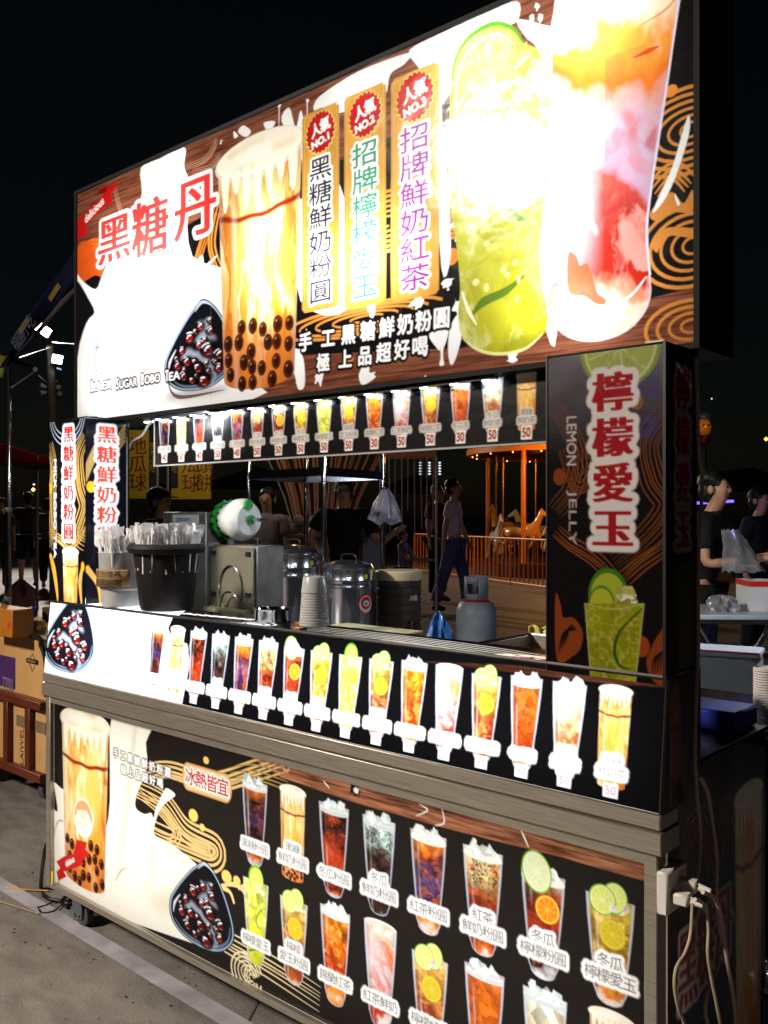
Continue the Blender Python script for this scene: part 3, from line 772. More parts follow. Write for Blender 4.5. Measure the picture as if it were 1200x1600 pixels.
c.fill(P([(122, 385), (140, 380), (160, 420), (166, 440), (150, 430), (122, 440)]), (226, 90, 26), .9, smooth=5)
c.swirl(P([(1020, 300), (1050, 270), (1078, 290)]), 4, 12 * k, 8 * k, gold)
c.fill(P([(1015, 335), (1030, 315), (1050, 300), (1068, 318), (1082, 296), (1082, 330), (1050, 332), (1025, 345)]), gold, smooth=4)
c.fill(P([(1018, 380), (1030, 362), (1050, 355), (1084, 358), (1084, 372), (1050, 368), (1034, 380), (1026, 395)]), gold, smooth=4)
for (x, y, r) in [(706, 401, 13), (1049, 142, 8), (547, 560, 7)]:
    a, b = X(x, y); c.ell(a, b, r * 1.9 * k, r * 1.8 * k, (236, 140, 50))
# wood grain knots behind the splash
for pts in ([(290, 262), (320, 250), (335, 230), (336, 215)], [(300, 270), (330, 262), (345, 240)], [(178, 290), (188, 330), (196, 350)]):
    c.swirl(P(pts), 4, 7 * k, 3.5 * k, (206, 160, 130), .8)
# milk splashes along the top
rid_m = c.region('milk_splash_print')
def milk(pts, a=1.0, col=WHITE, smooth=4): c.fill(P(pts), col, a, rid_m, smooth=smooth)
milk([(500, 150), (560, 112), (640, 82), (632, 100), (610, 116), (600, 150), (560, 168), (520, 178), (505, 168), (490, 172)])
milk([(640, 78), (690, 52), (760, 20), (808, 2), (810, 30), (790, 44), (770, 70), (700, 150), (690, 180), (700, 300), (704, 400), (690, 420), (680, 200), (686, 110), (676, 100), (660, 108), (650, 100)])
milk([(440, 190), (452, 168), (462, 200), (470, 172), (478, 205), (486, 240), (470, 236)])
milk([(812, 30), (822, 58), (836, 70), (850, 100), (880, 80), (905, 60), (930, 20), (960, -50), (1010, -60), (900, 40)])
milk([(380, 196), (392, 205), (384, 214), (372, 206)]); milk([(365, 205), (372, 212), (366, 216)]); milk([(412, 192), (430, 190), (420, 206)])
for (x, y, r, d) in [(436, 165, 4, 60), (480, 158, 4, 55), (345, 222, 4, 0), (700, 190, 5, 30), (716, 230, 5, 0), (712, 262, 6, 0), (830, 35, 7, 0), (845, 28, 5, 0), (856, 52, 6, 0), (820, 75, 6, 0), (845, 62, 5, 0), (870, 20, 6, 0), (840, 10, 5, 0), (880, 5, 5, 0), (700, 300, 7, 0), (712, 352, 8, 22), (700, 440, 9, 12), (716, 480, 12, 20), (460, 395, 5, 30), (464, 325, 4, 60), (458, 425, 6, 0), (470, 360, 5, 0)]:
    a, b = X(x, y); c.splat(a, b, r * 2.2 * k, rng, WHITE, drip=d * 2 * k)
milk([(1020, 330), (1050, 262), (1066, 208), (1076, 180), (1078, 200), (1068, 240), (1050, 290), (1034, 318)])
milk([(1054, 302), (1062, 318), (1058, 320)])
# milk bottom drips
for (x, y, r, d) in [(690, 520, 24, 60), (500, 590, 14, 0), (570, 585, 22, 0), (580, 484, 12, 20), (650, 472, 14, 14), (800, 560, 12, 0), (464, 555, 14, 60), (664, 590, 4, 0), (478, 520, 6, 0)]:
    a, b = X(x, y); c.splat(a, b, r * 1.7 * k, rng, WHITE, drip=d * 1.5 * k)
milk([(452, 536), (462, 545), (474, 560), (476, 602), (466, 608), (460, 585), (448, 555)])
milk([(718, 490), (722, 520), (712, 560), (704, 570), (700, 545), (704, 510)])
milk([(850, 200), (868, 190), (870, 520), (850, 500), (842, 380)], .95)
milk([(468, 215), (482, 200), (545, 330), (545, 480), (470, 470), (462, 330), (476, 300)], .9)
# pouring milk and the big pool at the left
milk([(220, 262), (250, 248), (278, 238), (276, 300), (290, 330), (300, 400), (352, 420), (362, 440), (366, 560), (362, 606), (390, 598), (392, 625), (122, 662), (121, 560), (135, 505), (148, 488), (138, 466), (126, 445), (121, 438), (121, 428), (130, 440), (150, 452), (160, 430), (170, 412), (200, 395), (214, 340), (222, 300)], smooth=3)
milk([(272, 236), (290, 232), (288, 262), (300, 290), (290, 300), (276, 280)])
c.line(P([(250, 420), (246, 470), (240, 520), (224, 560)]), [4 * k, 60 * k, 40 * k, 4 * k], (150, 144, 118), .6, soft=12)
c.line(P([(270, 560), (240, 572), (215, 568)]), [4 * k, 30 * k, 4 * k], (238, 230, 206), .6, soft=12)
for (x, y, rx, ry, t0, t1, wd) in [(170, 560, 96, 130, 2.6, 5.3, 5), (168, 545, 50, 78, 2.2, 5.0, 5), (168, 545, 50, 80, 1.2, 2.2, 3), (172, 560, 110, 150, 2.4, 3.9, 9), (176, 556, 120, 160, 1.9, 2.9, 10)]:
    a, b = X(x, y); c.arc(a, b, rx * k, ry * k, t0, t1, wd * k, (110, 126, 160), .75)
c.line(P([(144, 544), (160, 542)]), [1 * k, 5 * k, 1 * k], (90, 90, 130))
for off in (0, 5, 9): c.line(P([(330, 420 + off), (348, 428 + off), (362, 444 + off)]), [1 * k, 3.5 * k, 1 * k], (150, 156, 170), .7)
milk([(310, 405), (316, 398), (318, 412), (312, 414)]); milk([(322, 414), (332, 404), (340, 398), (330, 412)])
# bowl of pearls
rid_b = c.region('bowl_picture', 'printed black dish of brown sugar pearls')
b0 = X(256, 556); b1 = X(367.5, 554.6); bt = X(320, 466); bb = X(313, 610)
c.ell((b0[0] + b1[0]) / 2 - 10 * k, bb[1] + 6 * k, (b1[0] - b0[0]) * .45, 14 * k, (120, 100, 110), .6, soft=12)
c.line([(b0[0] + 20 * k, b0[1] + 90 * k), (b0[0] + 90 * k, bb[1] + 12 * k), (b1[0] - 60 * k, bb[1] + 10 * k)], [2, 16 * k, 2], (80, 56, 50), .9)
bowl(c, b0[0], bt[1], b1[0], bb[1], rid_b)
# the caramel streaked cup
rid_c = c.region('cup_picture', 'printed tall cup of caramel streaked milk tea with pearls')
l = X(337, 268); r = X(470, 222); lb = X(366, 560); rb = X(448, 560); yt = X(404, 238)[1]; yb = X(405, 607)[1]
drink(c, (lb[0] + r[0] + l[0] + rb[0]) / 4, yt, yb, r[0] - l[0] - 8 * k, 'brown', rid_c, 11, pearls=True)
for sx_ in (.338, .672): c.line([(c.w * sx_, 0), (c.w * sx_ + 2, c.h)], 2.2, (120, 110, 104), .35, smooth=0)
# ribbon
rid_r = c.region('ribbon_print', 'red printed ribbon reading delicious')
c.fill(P([(120, 345), (160, 306), (166, 292), (190, 283), (182, 292), (174, 302), (176, 316), (166, 322), (134, 352), (138, 365), (120, 375)]), (196, 26, 26), 1, rid_r)
c.fill(P([(152, 300), (158, 294), (168, 292), (166, 300), (158, 304)]), (140, 14, 14), 1, rid_r)
a, b = X(147, 328); a2, b2 = X(163, 310); rot = math.atan2(b2 - b, a2 - a)
c.text('delicious', a, b, 150 * k, 34 * k, (255, 255, 255), rot=rot, bold=1, rid=rid_r)
# title
rid_t = c.region('title_lettering', 'huge red title characters with white outline')
RED = (222, 56, 52)
for ch, (x0, y0, x1, y1) in (('\u9ed1', (154, 338, 204, 410)), ('\u7cd6', (208, 312, 261, 400)), ('\u4e39', (274, 276, 336, 372))):
    A, B = X(x0, (y0 + y1) / 2 + 2), X(x1, (y0 + y1) / 2 - 2); T, Bo = X((x0 + x1) / 2, y0), X((x0 + x1) / 2, y1)
    cx, cy, w_, h_ = (A[0] + B[0]) / 2, (T[1] + Bo[1]) / 2, B[0] - A[0], Bo[1] - T[1]
    c.text(ch, cx, cy, w_, h_, RED, bold=1.6 * k, boldx=8.5 * k, out=(15 * k, WHITE), rid=rid_t)
# ranking banners
def banner(x0, x1, ytop, ybot, no, chars, tcol, lab):
    rid = c.region('ranking_banner', lab)
    A = X((x0 + x1) / 2, ytop); B = X((x0 + x1) / 2, ybot); L_ = X(x0, (ytop + ybot) / 2)[0]; R_ = X(x1, (ytop + ybot) / 2)[0]
    y0, y1 = A[1], B[1]; cx = (L_ + R_) / 2; w2 = (R_ - L_) / 2
    def pap(xx, yy):
        n = fbm(*xx.shape, 12, 4, rng, 3)[..., None]; return srgb((214, 158, 66)) * (.75 + .45 * n)
    ch_ = 12 * k
    c.fill([(L_ + ch_, y0), (R_ - ch_, y0), (R_ - ch_, y0 + ch_ * .6), (R_, y0 + ch_), (R_, y1 - ch_), (R_ - ch_, y1), (L_ + ch_, y1), (L_, y1 - ch_), (L_, y0 + ch_)], pap, 1, rid)
    for q, cc in ((6 * k, (150, 96, 36)), (9 * k, (240, 205, 130))):
        c.line([(L_ + q, y0 + q), (R_ - q, y0 + q), (R_ - q, y1 - q), (L_ + q, y1 - q), (L_ + q, y0 + q)], 1.6 * k, cc, .7, smooth=0)
    # text
    n = len(chars); ty0 = y0 + (y1 - y0) * .235; pitch = (y1 - y0) * .735 / n
    for i, ch in enumerate(chars):
        c.text(ch, cx, ty0 + pitch * (i + .5), w2 * 1.16, pitch * .93, tcol, out=(9 * k, (252, 252, 250)), rid=rid, a=1)
    for i, ch in enumerate(chars):
        c.text(ch, cx, ty0 + pitch * (i + .5), w2 * 1.16, pitch * .93, tcol, bold=.6 * k, a=1)
    # starburst badge
    by = y0 + (y1 - y0) * .115; r0 = w2 * .80
    pts = []
    for q in range(44):
        t = q / 44 * 6.283; rr = r0 * (1.0 if q % 2 else .88); pts.append((cx + rr * math.cos(t), by + rr * 1.02 * math.sin(t)))
    c.fill([(cx + (p[0] - cx) * 1.06 + 1, by + (p[1] - by) * 1.06 + 2) for p in pts], (244, 214, 120), 1, rid)
    c.fill(pts, (190, 18, 24), 1, rid)
    c.text('\u4eba\u6c23', cx, by - r0 * .22, r0 * .62, r0 * .66, (255, 255, 255), rot=-.2, bold=1.6 * k)
    c.text(no, cx, by + r0 * .42, r0 * 1.15, r0 * .34, (255, 255, 255), rot=-.2, bold=1.6 * k)
banner(472, 530, 170, 484, 'NO.1', '\u9ed1\u7cd6\u9bae\u5976\u7c89\u5713', (44, 36, 60), 'first gold banner with dark characters, badge NO.1')
banner(538, 603, 140, 478, 'NO.2', '\u62db\u724c\u6ab8\u6aac\u611b\u7389', (24, 150, 112), 'second gold banner with green characters, badge NO.2')
banner(611, 686, 110, 466, 'NO.3', '\u62db\u724c\u9bae\u5976\u7d05\u8336', (150, 40, 150), 'third gold banner with purple characters, badge NO.3')
# slogans
rid_s = c.region('slogan_lettering', 'white handwritten slogan characters with black edge')
def slog(txt, x0, y0, x1, y1, hpx):
    A, B = X(x0, y0), X(x1, y1); n = len(txt)
    for i, ch in enumerate(txt):
        px_ = x0 + (x1 - x0) * (i / (n - 1)) ** .92; py_ = y0 + (y1 - y0) * ((px_ - x0) / (x1 - x0))
        p = X(px_, py_); hh = hpx * (1 + .16 * i / n); q0, q1 = X(px_, py_ - hh / 2), X(px_, py_ + hh / 2); h_ = q1[1] - q0[1]
        c.text(ch, p[0], p[1], h_ * .95, h_, (250, 250, 252), rot=.03, bold=2.0 * k, out=(8 * k, (12, 10, 14)), rid=rid_s)
slog('\u624b\u5de5\u9ed1\u7cd6\u9bae\u5976\u7c89\u5713', 477, 535, 690, 497, 29)
slog('\u6975\u4e0a\u54c1\u8d85\u597d\u559d', 505, 567, 656, 542, 28)
rid_e = c.region('english_lettering', 'white English lettering with dark outline')
for word, xa, xb, ya in (('BLACK', 142, 174, 604), ('SUGAR', 182, 214, 600), ('BOBO', 221, 250, 593), ('TEA', 259, 281, 588)):
    A, B = X(xa, ya), X(xb, ya - (xb - xa) * .13); t0, t1 = X((xa + xb) / 2, ya - 9), X((xa + xb) / 2, ya + 7)
    h_ = t1[1] - t0[1]
    c.text(word[0], A[0] + h_ * .2, (A[1] + B[1]) / 2 - h_ * .05, h_ * .42, h_ * 1.05, (252, 252, 255), bold=1.6 * k, out=(7 * k, (12, 14, 28)), rid=rid_e)
    c.text(word[1:], (A[0] + h_ * .55 + B[0]) / 2, (A[1] + B[1]) / 2 + h_ * .06, B[0] - A[0] - h_ * .55, h_ * .8, (252, 252, 255), bold=1.4 * k, out=(7 * k, (12, 14, 28)), rid=rid_e)
# lime glass
rid_l = c.region('cup_picture', 'printed tall glass of yellow green lime drink')
q = [(700, 250), (703, 170), (708, 105), (730, 60), (770, 38), (800, 42), (818, 66), (840, 78), (858, 110), (861, 150), (858, 230), (848, 340), (843, 400), (848, 450), (856, 490), (850, 520), (820, 545), (780, 554), (745, 545), (722, 525), (716, 490), (719, 450), (714, 390), (704, 320)]
gl = P(q); ext = np.array(gl); gx0, gx1, gy0, gy1 = ext[:, 0].min(), ext[:, 0].max(), ext[:, 1].min(), ext[:, 1].max()
def limecol(xx, yy):
    h, w = xx.shape; t = (yy - gy0) / (gy1 - gy0); n1 = fbm(h, w, 9, 5, rng, 5); n2 = fbm(h, w, 14, 9, rng, 5)
    col = ramp(np.clip(t + (n1 - .5) * .3, 0, 1), [(0, (214, 228, 90)), (.2, (206, 218, 74)), (.45, (200, 206, 56)), (.7, (190, 192, 44)), (.95, (168, 166, 34)), (1, (150, 152, 28))])
    n3 = warp(n2, (n1 - .5) * 120 * k, (n1 - .5) * 160 * k)
    v = np.clip((n3 - .52) * 4, 0, 1)[..., None] * .5; col = col * (1 - v) + srgb((245, 248, 190)) * v
    fv, se = facets(h, w, 60, rng); col = col * (1 + (fv[..., None] - .5) * .22); q = se[..., None] * .16 * np.clip(n2 * 3 - 1, 0, 1)[..., None]; col = col * (1 - q) + q
    s_ = np.abs((xx - (gx0 + gx1) / 2) / ((gx1 - gx0) / 2)); col = col * (1 - .25 * np.clip(s_, 0, 1)[..., None] ** 4)
    d = np.clip((n2 - .62) * 6, 0, 1)[..., None] * .4; return np.clip(col * (1 - d) + srgb((160, 150, 40)) * d, 0, 1)
c.fill(gl, limecol, 1, rid_l, smooth=5)
c.line(P([(706, 200), (708, 110), (728, 64), (768, 38), (800, 44), (818, 68)]), [3 * k, 10 * k, 14 * k, 12 * k, 5 * k], (88, 160, 40))
c.line(P([(712, 200), (715, 120), (735, 78), (768, 54), (796, 58)]), [2 * k, 8 * k, 9 * k, 3 * k], (244, 248, 200), .9)
rg = np.random.RandomState(5)
a, b = X(835, 110); ice(c, a, b, 170 * k, 150 * k, rg, None, n=9, tint=(240, 244, 160), dk=(150, 150, 40))
c.line(P([(846, 180), (815, 235), (790, 270), (785, 305), (800, 335), (820, 342), (832, 335)]), [3 * k, 12 * k, 22 * k, 22 * k, 14 * k, 3 * k], (96, 150, 40))
c.line(P([(850, 176), (822, 235), (800, 272), (796, 305), (812, 330)]), [2 * k, 10 * k, 12 * k, 3 * k], (236, 244, 150), .8)
c.line(P([(738, 492), (755, 472), (790, 455), (820, 430)]), [4 * k, 26 * k, 22 * k, 4 * k], (90, 120, 30))
c.line(P([(722, 455), (732, 485), (745, 508)]), [3 * k, 14 * k, 3 * k], (250, 250, 220), .8)
c.line(P([(722, 528), (745, 546), (780, 553), (820, 545), (848, 521)]), [2 * k, 9 * k, 9 * k, 3 * k], (240, 244, 170), .7)
c.line(P([(860, 120), (860, 230), (850, 340), (845, 400)]), [2 * k, 7 * k, 5 * k], (248, 250, 230), .8)
for kx in range(14):
    a, b = X(725 + rg.rand() * 110, 300 + rg.rand() * 220); c.ell(a, b, (4 + 8 * rg.rand()) * k, (4 + 8 * rg.rand()) * k, (246, 246, 180), .6)
# milk and red tea glass
rid_g = c.region('cup_picture', 'printed glass of milk swirled with red tea')
q = [(866, 250), (864, 150), (862, 60), (866, 20), (880, -20), (960, -62), (1062, -92), (1064, -30), (1058, 20), (1044, 110), (1028, 210), (1014, 310), (1009, 370), (1014, 430), (1015, 460), (1004, 490), (975, 518), (935, 532), (895, 528), (868, 508), (857, 480), (860, 430), (870, 380), (869, 320)]
gl2 = P(q); ext = np.array(gl2); hx0, hx1, hy0, hy1 = ext[:, 0].min(), ext[:, 0].max(), ext[:, 1].min(), ext[:, 1].max()
def redcol(xx, yy):
    h, w = xx.shape; t = (yy - hy0) / (hy1 - hy0); s_ = (xx - hx0) / (hx1 - hx0)
    n1 = fbm(h, w, 7, 4, rng, 5); n2 = fbm(h, w, 10, 7, rng, 5); n3 = fbm(h, w, 24, 14, rng, 3)
    tw = t + (n1 - .5) * .25 - (s_ - .5) * .10 * (t < .6) + (.6 - s_) * .16 * (t > .6)
    col = ramp(np.clip(tw, 0, 1), [(0, (226, 206, 190)), (.17, (232, 200, 170)), (.22, (232, 150, 60)), (.31, (228, 116, 30)), (.36, (214, 160, 150)), (.45, (200, 176, 204)), (.57, (196, 160, 190)), (.62, (190, 70, 60)), (.70, (168, 22, 14)), (.86, (176, 34, 20)), (.905, (230, 150, 120)), (.93, (232, 218, 200)), (1, (226, 206, 178))])
    n3 = warp(n2, (n1 - .5) * 160 * k, (n1 - .5) * 260 * k)
    v = np.clip((n3 - .54) * 7, 0, 1)[..., None] * np.clip((t > .25) * (t < .9), 0, 1)[..., None] * np.where(t > .62, .7, .35 * (s_ > .45))[..., None]
    vc = np.where((t > .62)[..., None], srgb((238, 170, 160)), srgb((214, 70, 44))); col = col * (1 - v) + vc * v
    g = (np.clip((.45 - s_) * 3.2, 0, 1) * np.clip((t - .3) * 5, 0, 1) * np.clip((.86 - t) * 8, 0, 1))[..., None] * .85
    col = col * (1 - g) + srgb((236, 224, 236)) * g
    return np.clip(col * (.9 + .2 * n3[..., None]), 0, 1)
c.fill([(p[0] + (3 if p[0] > (hx0 + hx1) / 2 else -3) * k, p[1] + 2 * k) for p in gl2], (214, 214, 236), .9, rid_g, smooth=5)
c.fill(gl2, redcol, 1, rid_g, smooth=5)
c.fill(P([(888, 395), (900, 400), (906, 415), (918, 412), (928, 440), (934, 458), (946, 468), (944, 476), (930, 474), (912, 462), (892, 460), (886, 440)]), (214, 80, 40), .9, smooth=4)
c.fill(P([(972, 180), (980, 172), (992, 182), (998, 200), (988, 222), (980, 212), (978, 196)]), (200, 84, 64), .5, smooth=4, soft=6)
c.fill(P([(1006, 226), (1018, 206), (1027, 198), (1023, 236), (1012, 232)]), (180, 60, 60), .6, smooth=4, soft=4)
c.line(P([(900, 478), (950, 480), (985, 462), (1010, 432)]), [2 * k, 5 * k, 7 * k, 3 * k], (250, 244, 236), .9)
c.line(P([(1060, 0), (1046, 105), (1030, 210), (1014, 320), (1011, 370), (1016, 430)]), [4 * k, 6 * k, 6 * k, 6 * k, 4 * k], (226, 226, 250), .85)
c.line(P([(1000, 40), (1040, 15), (1060, -10)]), [2 * k, 6 * k, 2 * k], (190, 100, 80), .8)
c.line(P([(990, 90), (1012, 80), (1030, 72)]), [2 * k, 14 * k, 3 * k], (190, 40, 20), .8)
for kx in range(26):
    a, b = X(890 + rg.rand() * 110, 480 + rg.rand() * 40); c.ell(a, b, (6 + 12 * rg.rand()) * k, (4 + 6 * rg.rand()) * k, (214, 190, 150), .35)
c.rows = 600
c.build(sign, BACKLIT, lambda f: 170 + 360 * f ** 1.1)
# casing
m = MB(); t = .012
x0, x1, z0, z1, y0, y1 = -2.765, -.667, 1.608, 2.361, 1.588, 1.735
m.box((x0, y1 - .006, z0), (x1, y1, z1)); m.box((x0, y0, z0 - .012), (x1, y1, z0 - .001)); m.box((x0, y0, z1 + .001), (x1, y1, z1 + .012))
m.box((x0 - .012, y0, z0 - .012), (x0 - .001, y1, z1 + .012)); m.box((x1 + .001, y0, z0 - .012), (x1 + .014, y1, z1 + .012))
m.build('casing', MATTE_BLACK, sign, smooth=False)
m = MB(); m.box((x1 + .002, y0 - .010, z0 - .012), (x1 + .013, y0 - .0005, z1 + .012)); m.box((x0 - .014, y0 - .008, z0 - .012), (x0 - .001, y0 - .0005, z1 + .012))
m.box((x0, y0 - .008, z1 + .001), (x1 + .002, y0 - .0005, z1 + .012)); m.box((x0, y0 - .008, z0 - .012), (x1 + .002, y0 - .0005, z0 - .001)); m.build('edge_frame', MATTE_BLACK, sign, smooth=False)
TAPE = mat('beige_tape', (196, 184, 160), rough=0.5)
a = onY(1008, 534, 1.572); b = onY(1037, 544, 1.572)
m = MB(); m.box((a[0], 1.572, a[2]), (b[0], 1.5775, b[2])); m.build('tape_patch', TAPE, sign, smooth=False)
INNER = mat('white_inner_panel', (235, 235, 232), rough=0.8)
area('sign_backlight', (-1.716, 1.722, 1.985), (-1.716, 0, 1.985), 2.05, .72, 4.4, (1, .98, .95))
def hot(px_, py_, p, d=.085, s=.05, sy=None):
    q = onY(px_, py_, 1.584); area('sign_lamp', (q[0], 1.584 + d, q[2]), (q[0], 0, q[2]), s, sy or s, p, (1, .985, .96))
for h_ in [(185, 490, .8), (235, 440, .9), (240, 520, .8), (300, 520, .12), (265, 300, .35), (190, 392, .55), (225, 390, .6), (275, 395, .7), (160, 600, .30), (425, 440, .75), (400, 370, .4), (440, 360, .35), (505, 420, .42), (560, 420, .6), (585, 400, 1.1), (640, 400, .10),
           (740, 150, .28), (790, 230, .12), (730, 250, .22), (745, 80, .12), (838, 480, .35), (915, 50, .75), (908, 180, .38), (905, 320, .45), (890, 440, .32), (955, -10, .4), (770, 60, .16), (700, 70, .12), (930, 500, .25), (700, 80, .3), (560, 130, .10), (1010, 420, .05)]:
    hot(*h_)

# ---- menu strip hanging below the sign -------------------------------------------
strip = thing('hanging_menu_board', 'narrow black price board with sixteen small drinks hanging under the big lit sign', 'menu board', (-1.69, 1.625, 1.448))
c = Canvas((-2.382, 1.62, 1.606), (1.396, 0, 0), (0, 0, -.160), 1280, (15, 14, 15)); k = 1.0
c.line([(0, c.h - 3), (c.w, c.h - 3)], 5, (170, 170, 170), smooth=0); c.line([(3, 0), (3, c.h)], 5, (190, 190, 190), smooth=0); c.line([(c.w - 3, 0), (c.w - 3, c.h)], 4, (150, 150, 150), smooth=0)
rng = np.random.RandomState(4)
for i in range(16):
    x = c.px(256 + 0 * i, 650)[0]; x = (-2.327 + 2.382 + i * .0857) * 1280
    _, _, pr, kd = NAMES[i]
    rid = c.region('cup_picture', 'small printed ' + LOOK[kd])
    two = NAMES[i][1] is not None
    ytop = 26 if kd in ('lemonfront', 'lemonamber', 'limegreen', 'limeamber', 'redtea') else 18
    drink(c, x, ytop, 168, 66 if kd != 'brown' else 62, kd, rid, 30 + i, halo=True)
    rid = c.region('price_label'); c.fill([(x - 16, 153), (x + 18, 153), (x + 17, 190), (x - 17, 190)], (232, 228, 222), 1, rid)
    c.text(str(pr), x, 171, 25, 25, (160, 20, 40), bold=1)
    rid = c.region('name_label'); name_tag(c, i, x, 139, 19, rid, 4, bg=(214, 212, 208))
c.rows = 620; c.build(strip, DARKP, lambda f: 260 + 160 * f)
m = MB(); m.box((-2.384, 1.6215, 1.446), (-.984, 1.627, 1.607)); m.build('backing_board', BLACK_GLOSS, strip, smooth=False)
LED = mat('led_strip', (250, 250, 255), emit=(240, 248, 255), estr=14)
ls = thing('led_light_bar', 'thin white led bar shining down on the hanging price board', 'light bar', (-1.7, 1.598, 1.594))
m = MB(); m.box((-2.33, 1.5925, 1.587), (-1.10, 1.604, 1.5945)); m.build('bar_housing', BLACK_PAINT, ls, smooth=False)
for i in range(15):
    m = MB(); x = -2.327 + i * .0857; m.box((x - .009, 1.5945, 1.5845), (x + .009, 1.602, 1.5868)); m.build('light_emitting_chip', LED, ls, smooth=False)
    area('led', (x, 1.600, 1.583), (x, 1.632, 1.56), .012, .006, .03 if 3 < i else .02, (.93, .97, 1))

wl_ = thing('led_light_bar', 'added hidden led bar behind the hanging price board, fill light for the counter interior', 'light bar', (-1.7, 1.66, 1.59))  # unseen bar added to brighten the counter interior
m = MB(); m.box((-2.5, 1.655, 1.594), (-1.2, 1.675, 1.604)); m.build('bar_housing', BLACK_PAINT, wl_, smooth=False)
m = MB(); m.box((-2.49, 1.657, 1.5915), (-1.21, 1.673, 1.5938)); m.build('light_emitting_strip', LED, wl_, smooth=False)
area('added_work_light', (-1.95, 1.665, 1.589), (-2.15, 2.0, .9), 1.2, .02, 4.0, (.90, .95, 1))
# ---- counter display (sixteen drinks) --------------------------------------------
cart = thing('drinks_cart', 'stainless and black drinks cart with lit picture panels on its front', 'food cart', (-1.72, 1.72, 0))
BO = np.array([-2.757, 1.485, 1.0185]); BU = np.array([2.087, 0, 0]); BV = np.array([-.002, -.0225, -.2245])
c = Canvas(BO, BU, BV, 1280, (13, 12, 14)); X = c.px; P = c.P; k = 1
rng = np.random.RandomState(12)
rid_m = c.region('milk_splash_print')
c.fill(P([(60, 930), (255, 930), (275, 955), (262, 985), (268, 1000), (292, 1010), (296, 1040), (284, 1108), (60, 1060)]), (248, 249, 250), 1, rid_m)
c.line(P([(205, 950), (200, 1000), (190, 1028)]), [30, 70, 10], (150, 160, 164), .7, soft=9); c.line(P([(160, 1046), (200, 1030), (250, 1020), (268, 1000)]), [4, 22, 16, 4], (176, 184, 188), .6, soft=7)
c.line(P([(300, 1000), (292, 1030), (280, 1100)]), [3, 5, 3], (150, 160, 176), .8)
c.wood(P([(640, 1042), (800, 1052), (960, 1075), (1048, 1083), (1048, 1092), (960, 1085), (760, 1058)]), rng, (50, 26, 18), (96, 56, 40))
rid_b = c.region('bowl_picture', 'printed black dish of pearls at the cart corner')
b0 = X(70, 1000); b1 = X(151, 1000); bt = X(112, 925); bb = X(105, 1052)
bowl(c, b0[0], bt[1], b1[0], bb[1], rid_b)
w0 = c.w; h0 = c.h
for i in range(16):
    x = w0 * (.2875 + i * .04445); _, _, pr, kd = NAMES[i]
    lim = kd in ('lemonfront', 'lemonamber', 'limegreen', 'limeamber', 'redtea')
    rid = c.region('cup_picture', 'printed ' + LOOK[kd] + ' on the counter front')
    drink(c, x, h0 * (.165 if lim else .135), h0 * .90, 84 if kd != 'brown' else 80, kd, rid, 60 + i)
    rid = c.region('price_label'); c.fill([(x - 19, h0 * .855), (x + 19, h0 * .855), (x + 18, h0 * .965), (x - 18, h0 * .965)], (252, 250, 250), 1, rid)
    c.text(str(pr), x, h0 * .91, 26, 19, (205, 90, 110))
    rid = c.region('name_label'); name_tag(c, i, x, h0 * .775, 24, rid, 7, tcol=(120, 122, 132))
c.rows = 620; c.build(cart, BACKLIT, lambda f: 170 + 340 * f)
# top of the display
c = Canvas((-2.757, 1.612, 1.0235), (2.087, 0, 0), (0, -.126, 0), 640, (14, 13, 15)); X = c.px; P = c.P
c.fill(P([(60, 990), (70, 900), (330, 900), (292, 952), (262, 975), (255, 1000)]), (246, 247, 248), 1, c.region('milk_splash_print'), smooth=0)
rid = c.region('characters_print', 'two rows of small white characters')
for j, (x0_, y0_, x1_, y1_, n) in enumerate([(280, 965, 372, 974, 8), (292, 959, 390, 968, 8)]):
    for i in range(n):
        p = X(x0_ + (x1_ - x0_) * i / (n - 1), y0_ + (y1_ - y0_) * i / (n - 1)); c.text('\u624b\u5de5\u9ed1\u7cd6\u9bae\u5976\u7c89\u5713'[i], p[0], p[1], 17, 14, (240, 240, 240), bold=1.5)
rid = c.region('logo_print', 'white oval logo on the counter top')
p = X(405, 975); c.ell(p[0], p[1], 36, 21, (240, 240, 240), 1, rid=rid); c.ell(p[0], p[1], 32, 18, (20, 20, 22)); c.ell(p[0], p[1] + 2, 27, 12, (236, 236, 236)); c.line([(p[0] - 14, p[1]), (p[0], p[1] - 6), (p[0] + 16, p[1] + 3)], 4, (30, 30, 32))
rid = c.region('swirl_print', 'white line swirls printed on the counter top')
for q in range(7):
    c.line(P([(480, 978 + q * 2.4), (620, 992 + q * 2.4), (760, 1010 + q * 2.8), (860, 1026 + q * 3)]), [1.5, 5, 4, 1.5], (226, 222, 214), .9, rid=rid)
p = X(640, 1008); c.rings(p[0], p[1], 70, 17, 4, 3, (222, 214, 200))
rid = c.region('badge_print', 'cream oval badge with red characters')
p = X(838, 1030); c.ell(p[0], p[1], 62, 24, (236, 200, 160), 1, rid=rid); c.ell(p[0], p[1], 56, 20, (248, 240, 230)); c.text('\u51b0\u71b1', p[0] + 4, p[1], 42, 26, (190, 30, 40), bold=1.2)
c.rows = 300; c.build(cart, print_mat('counter_top_film', .5, rough=.12), lambda f: 200 + 120 * f)
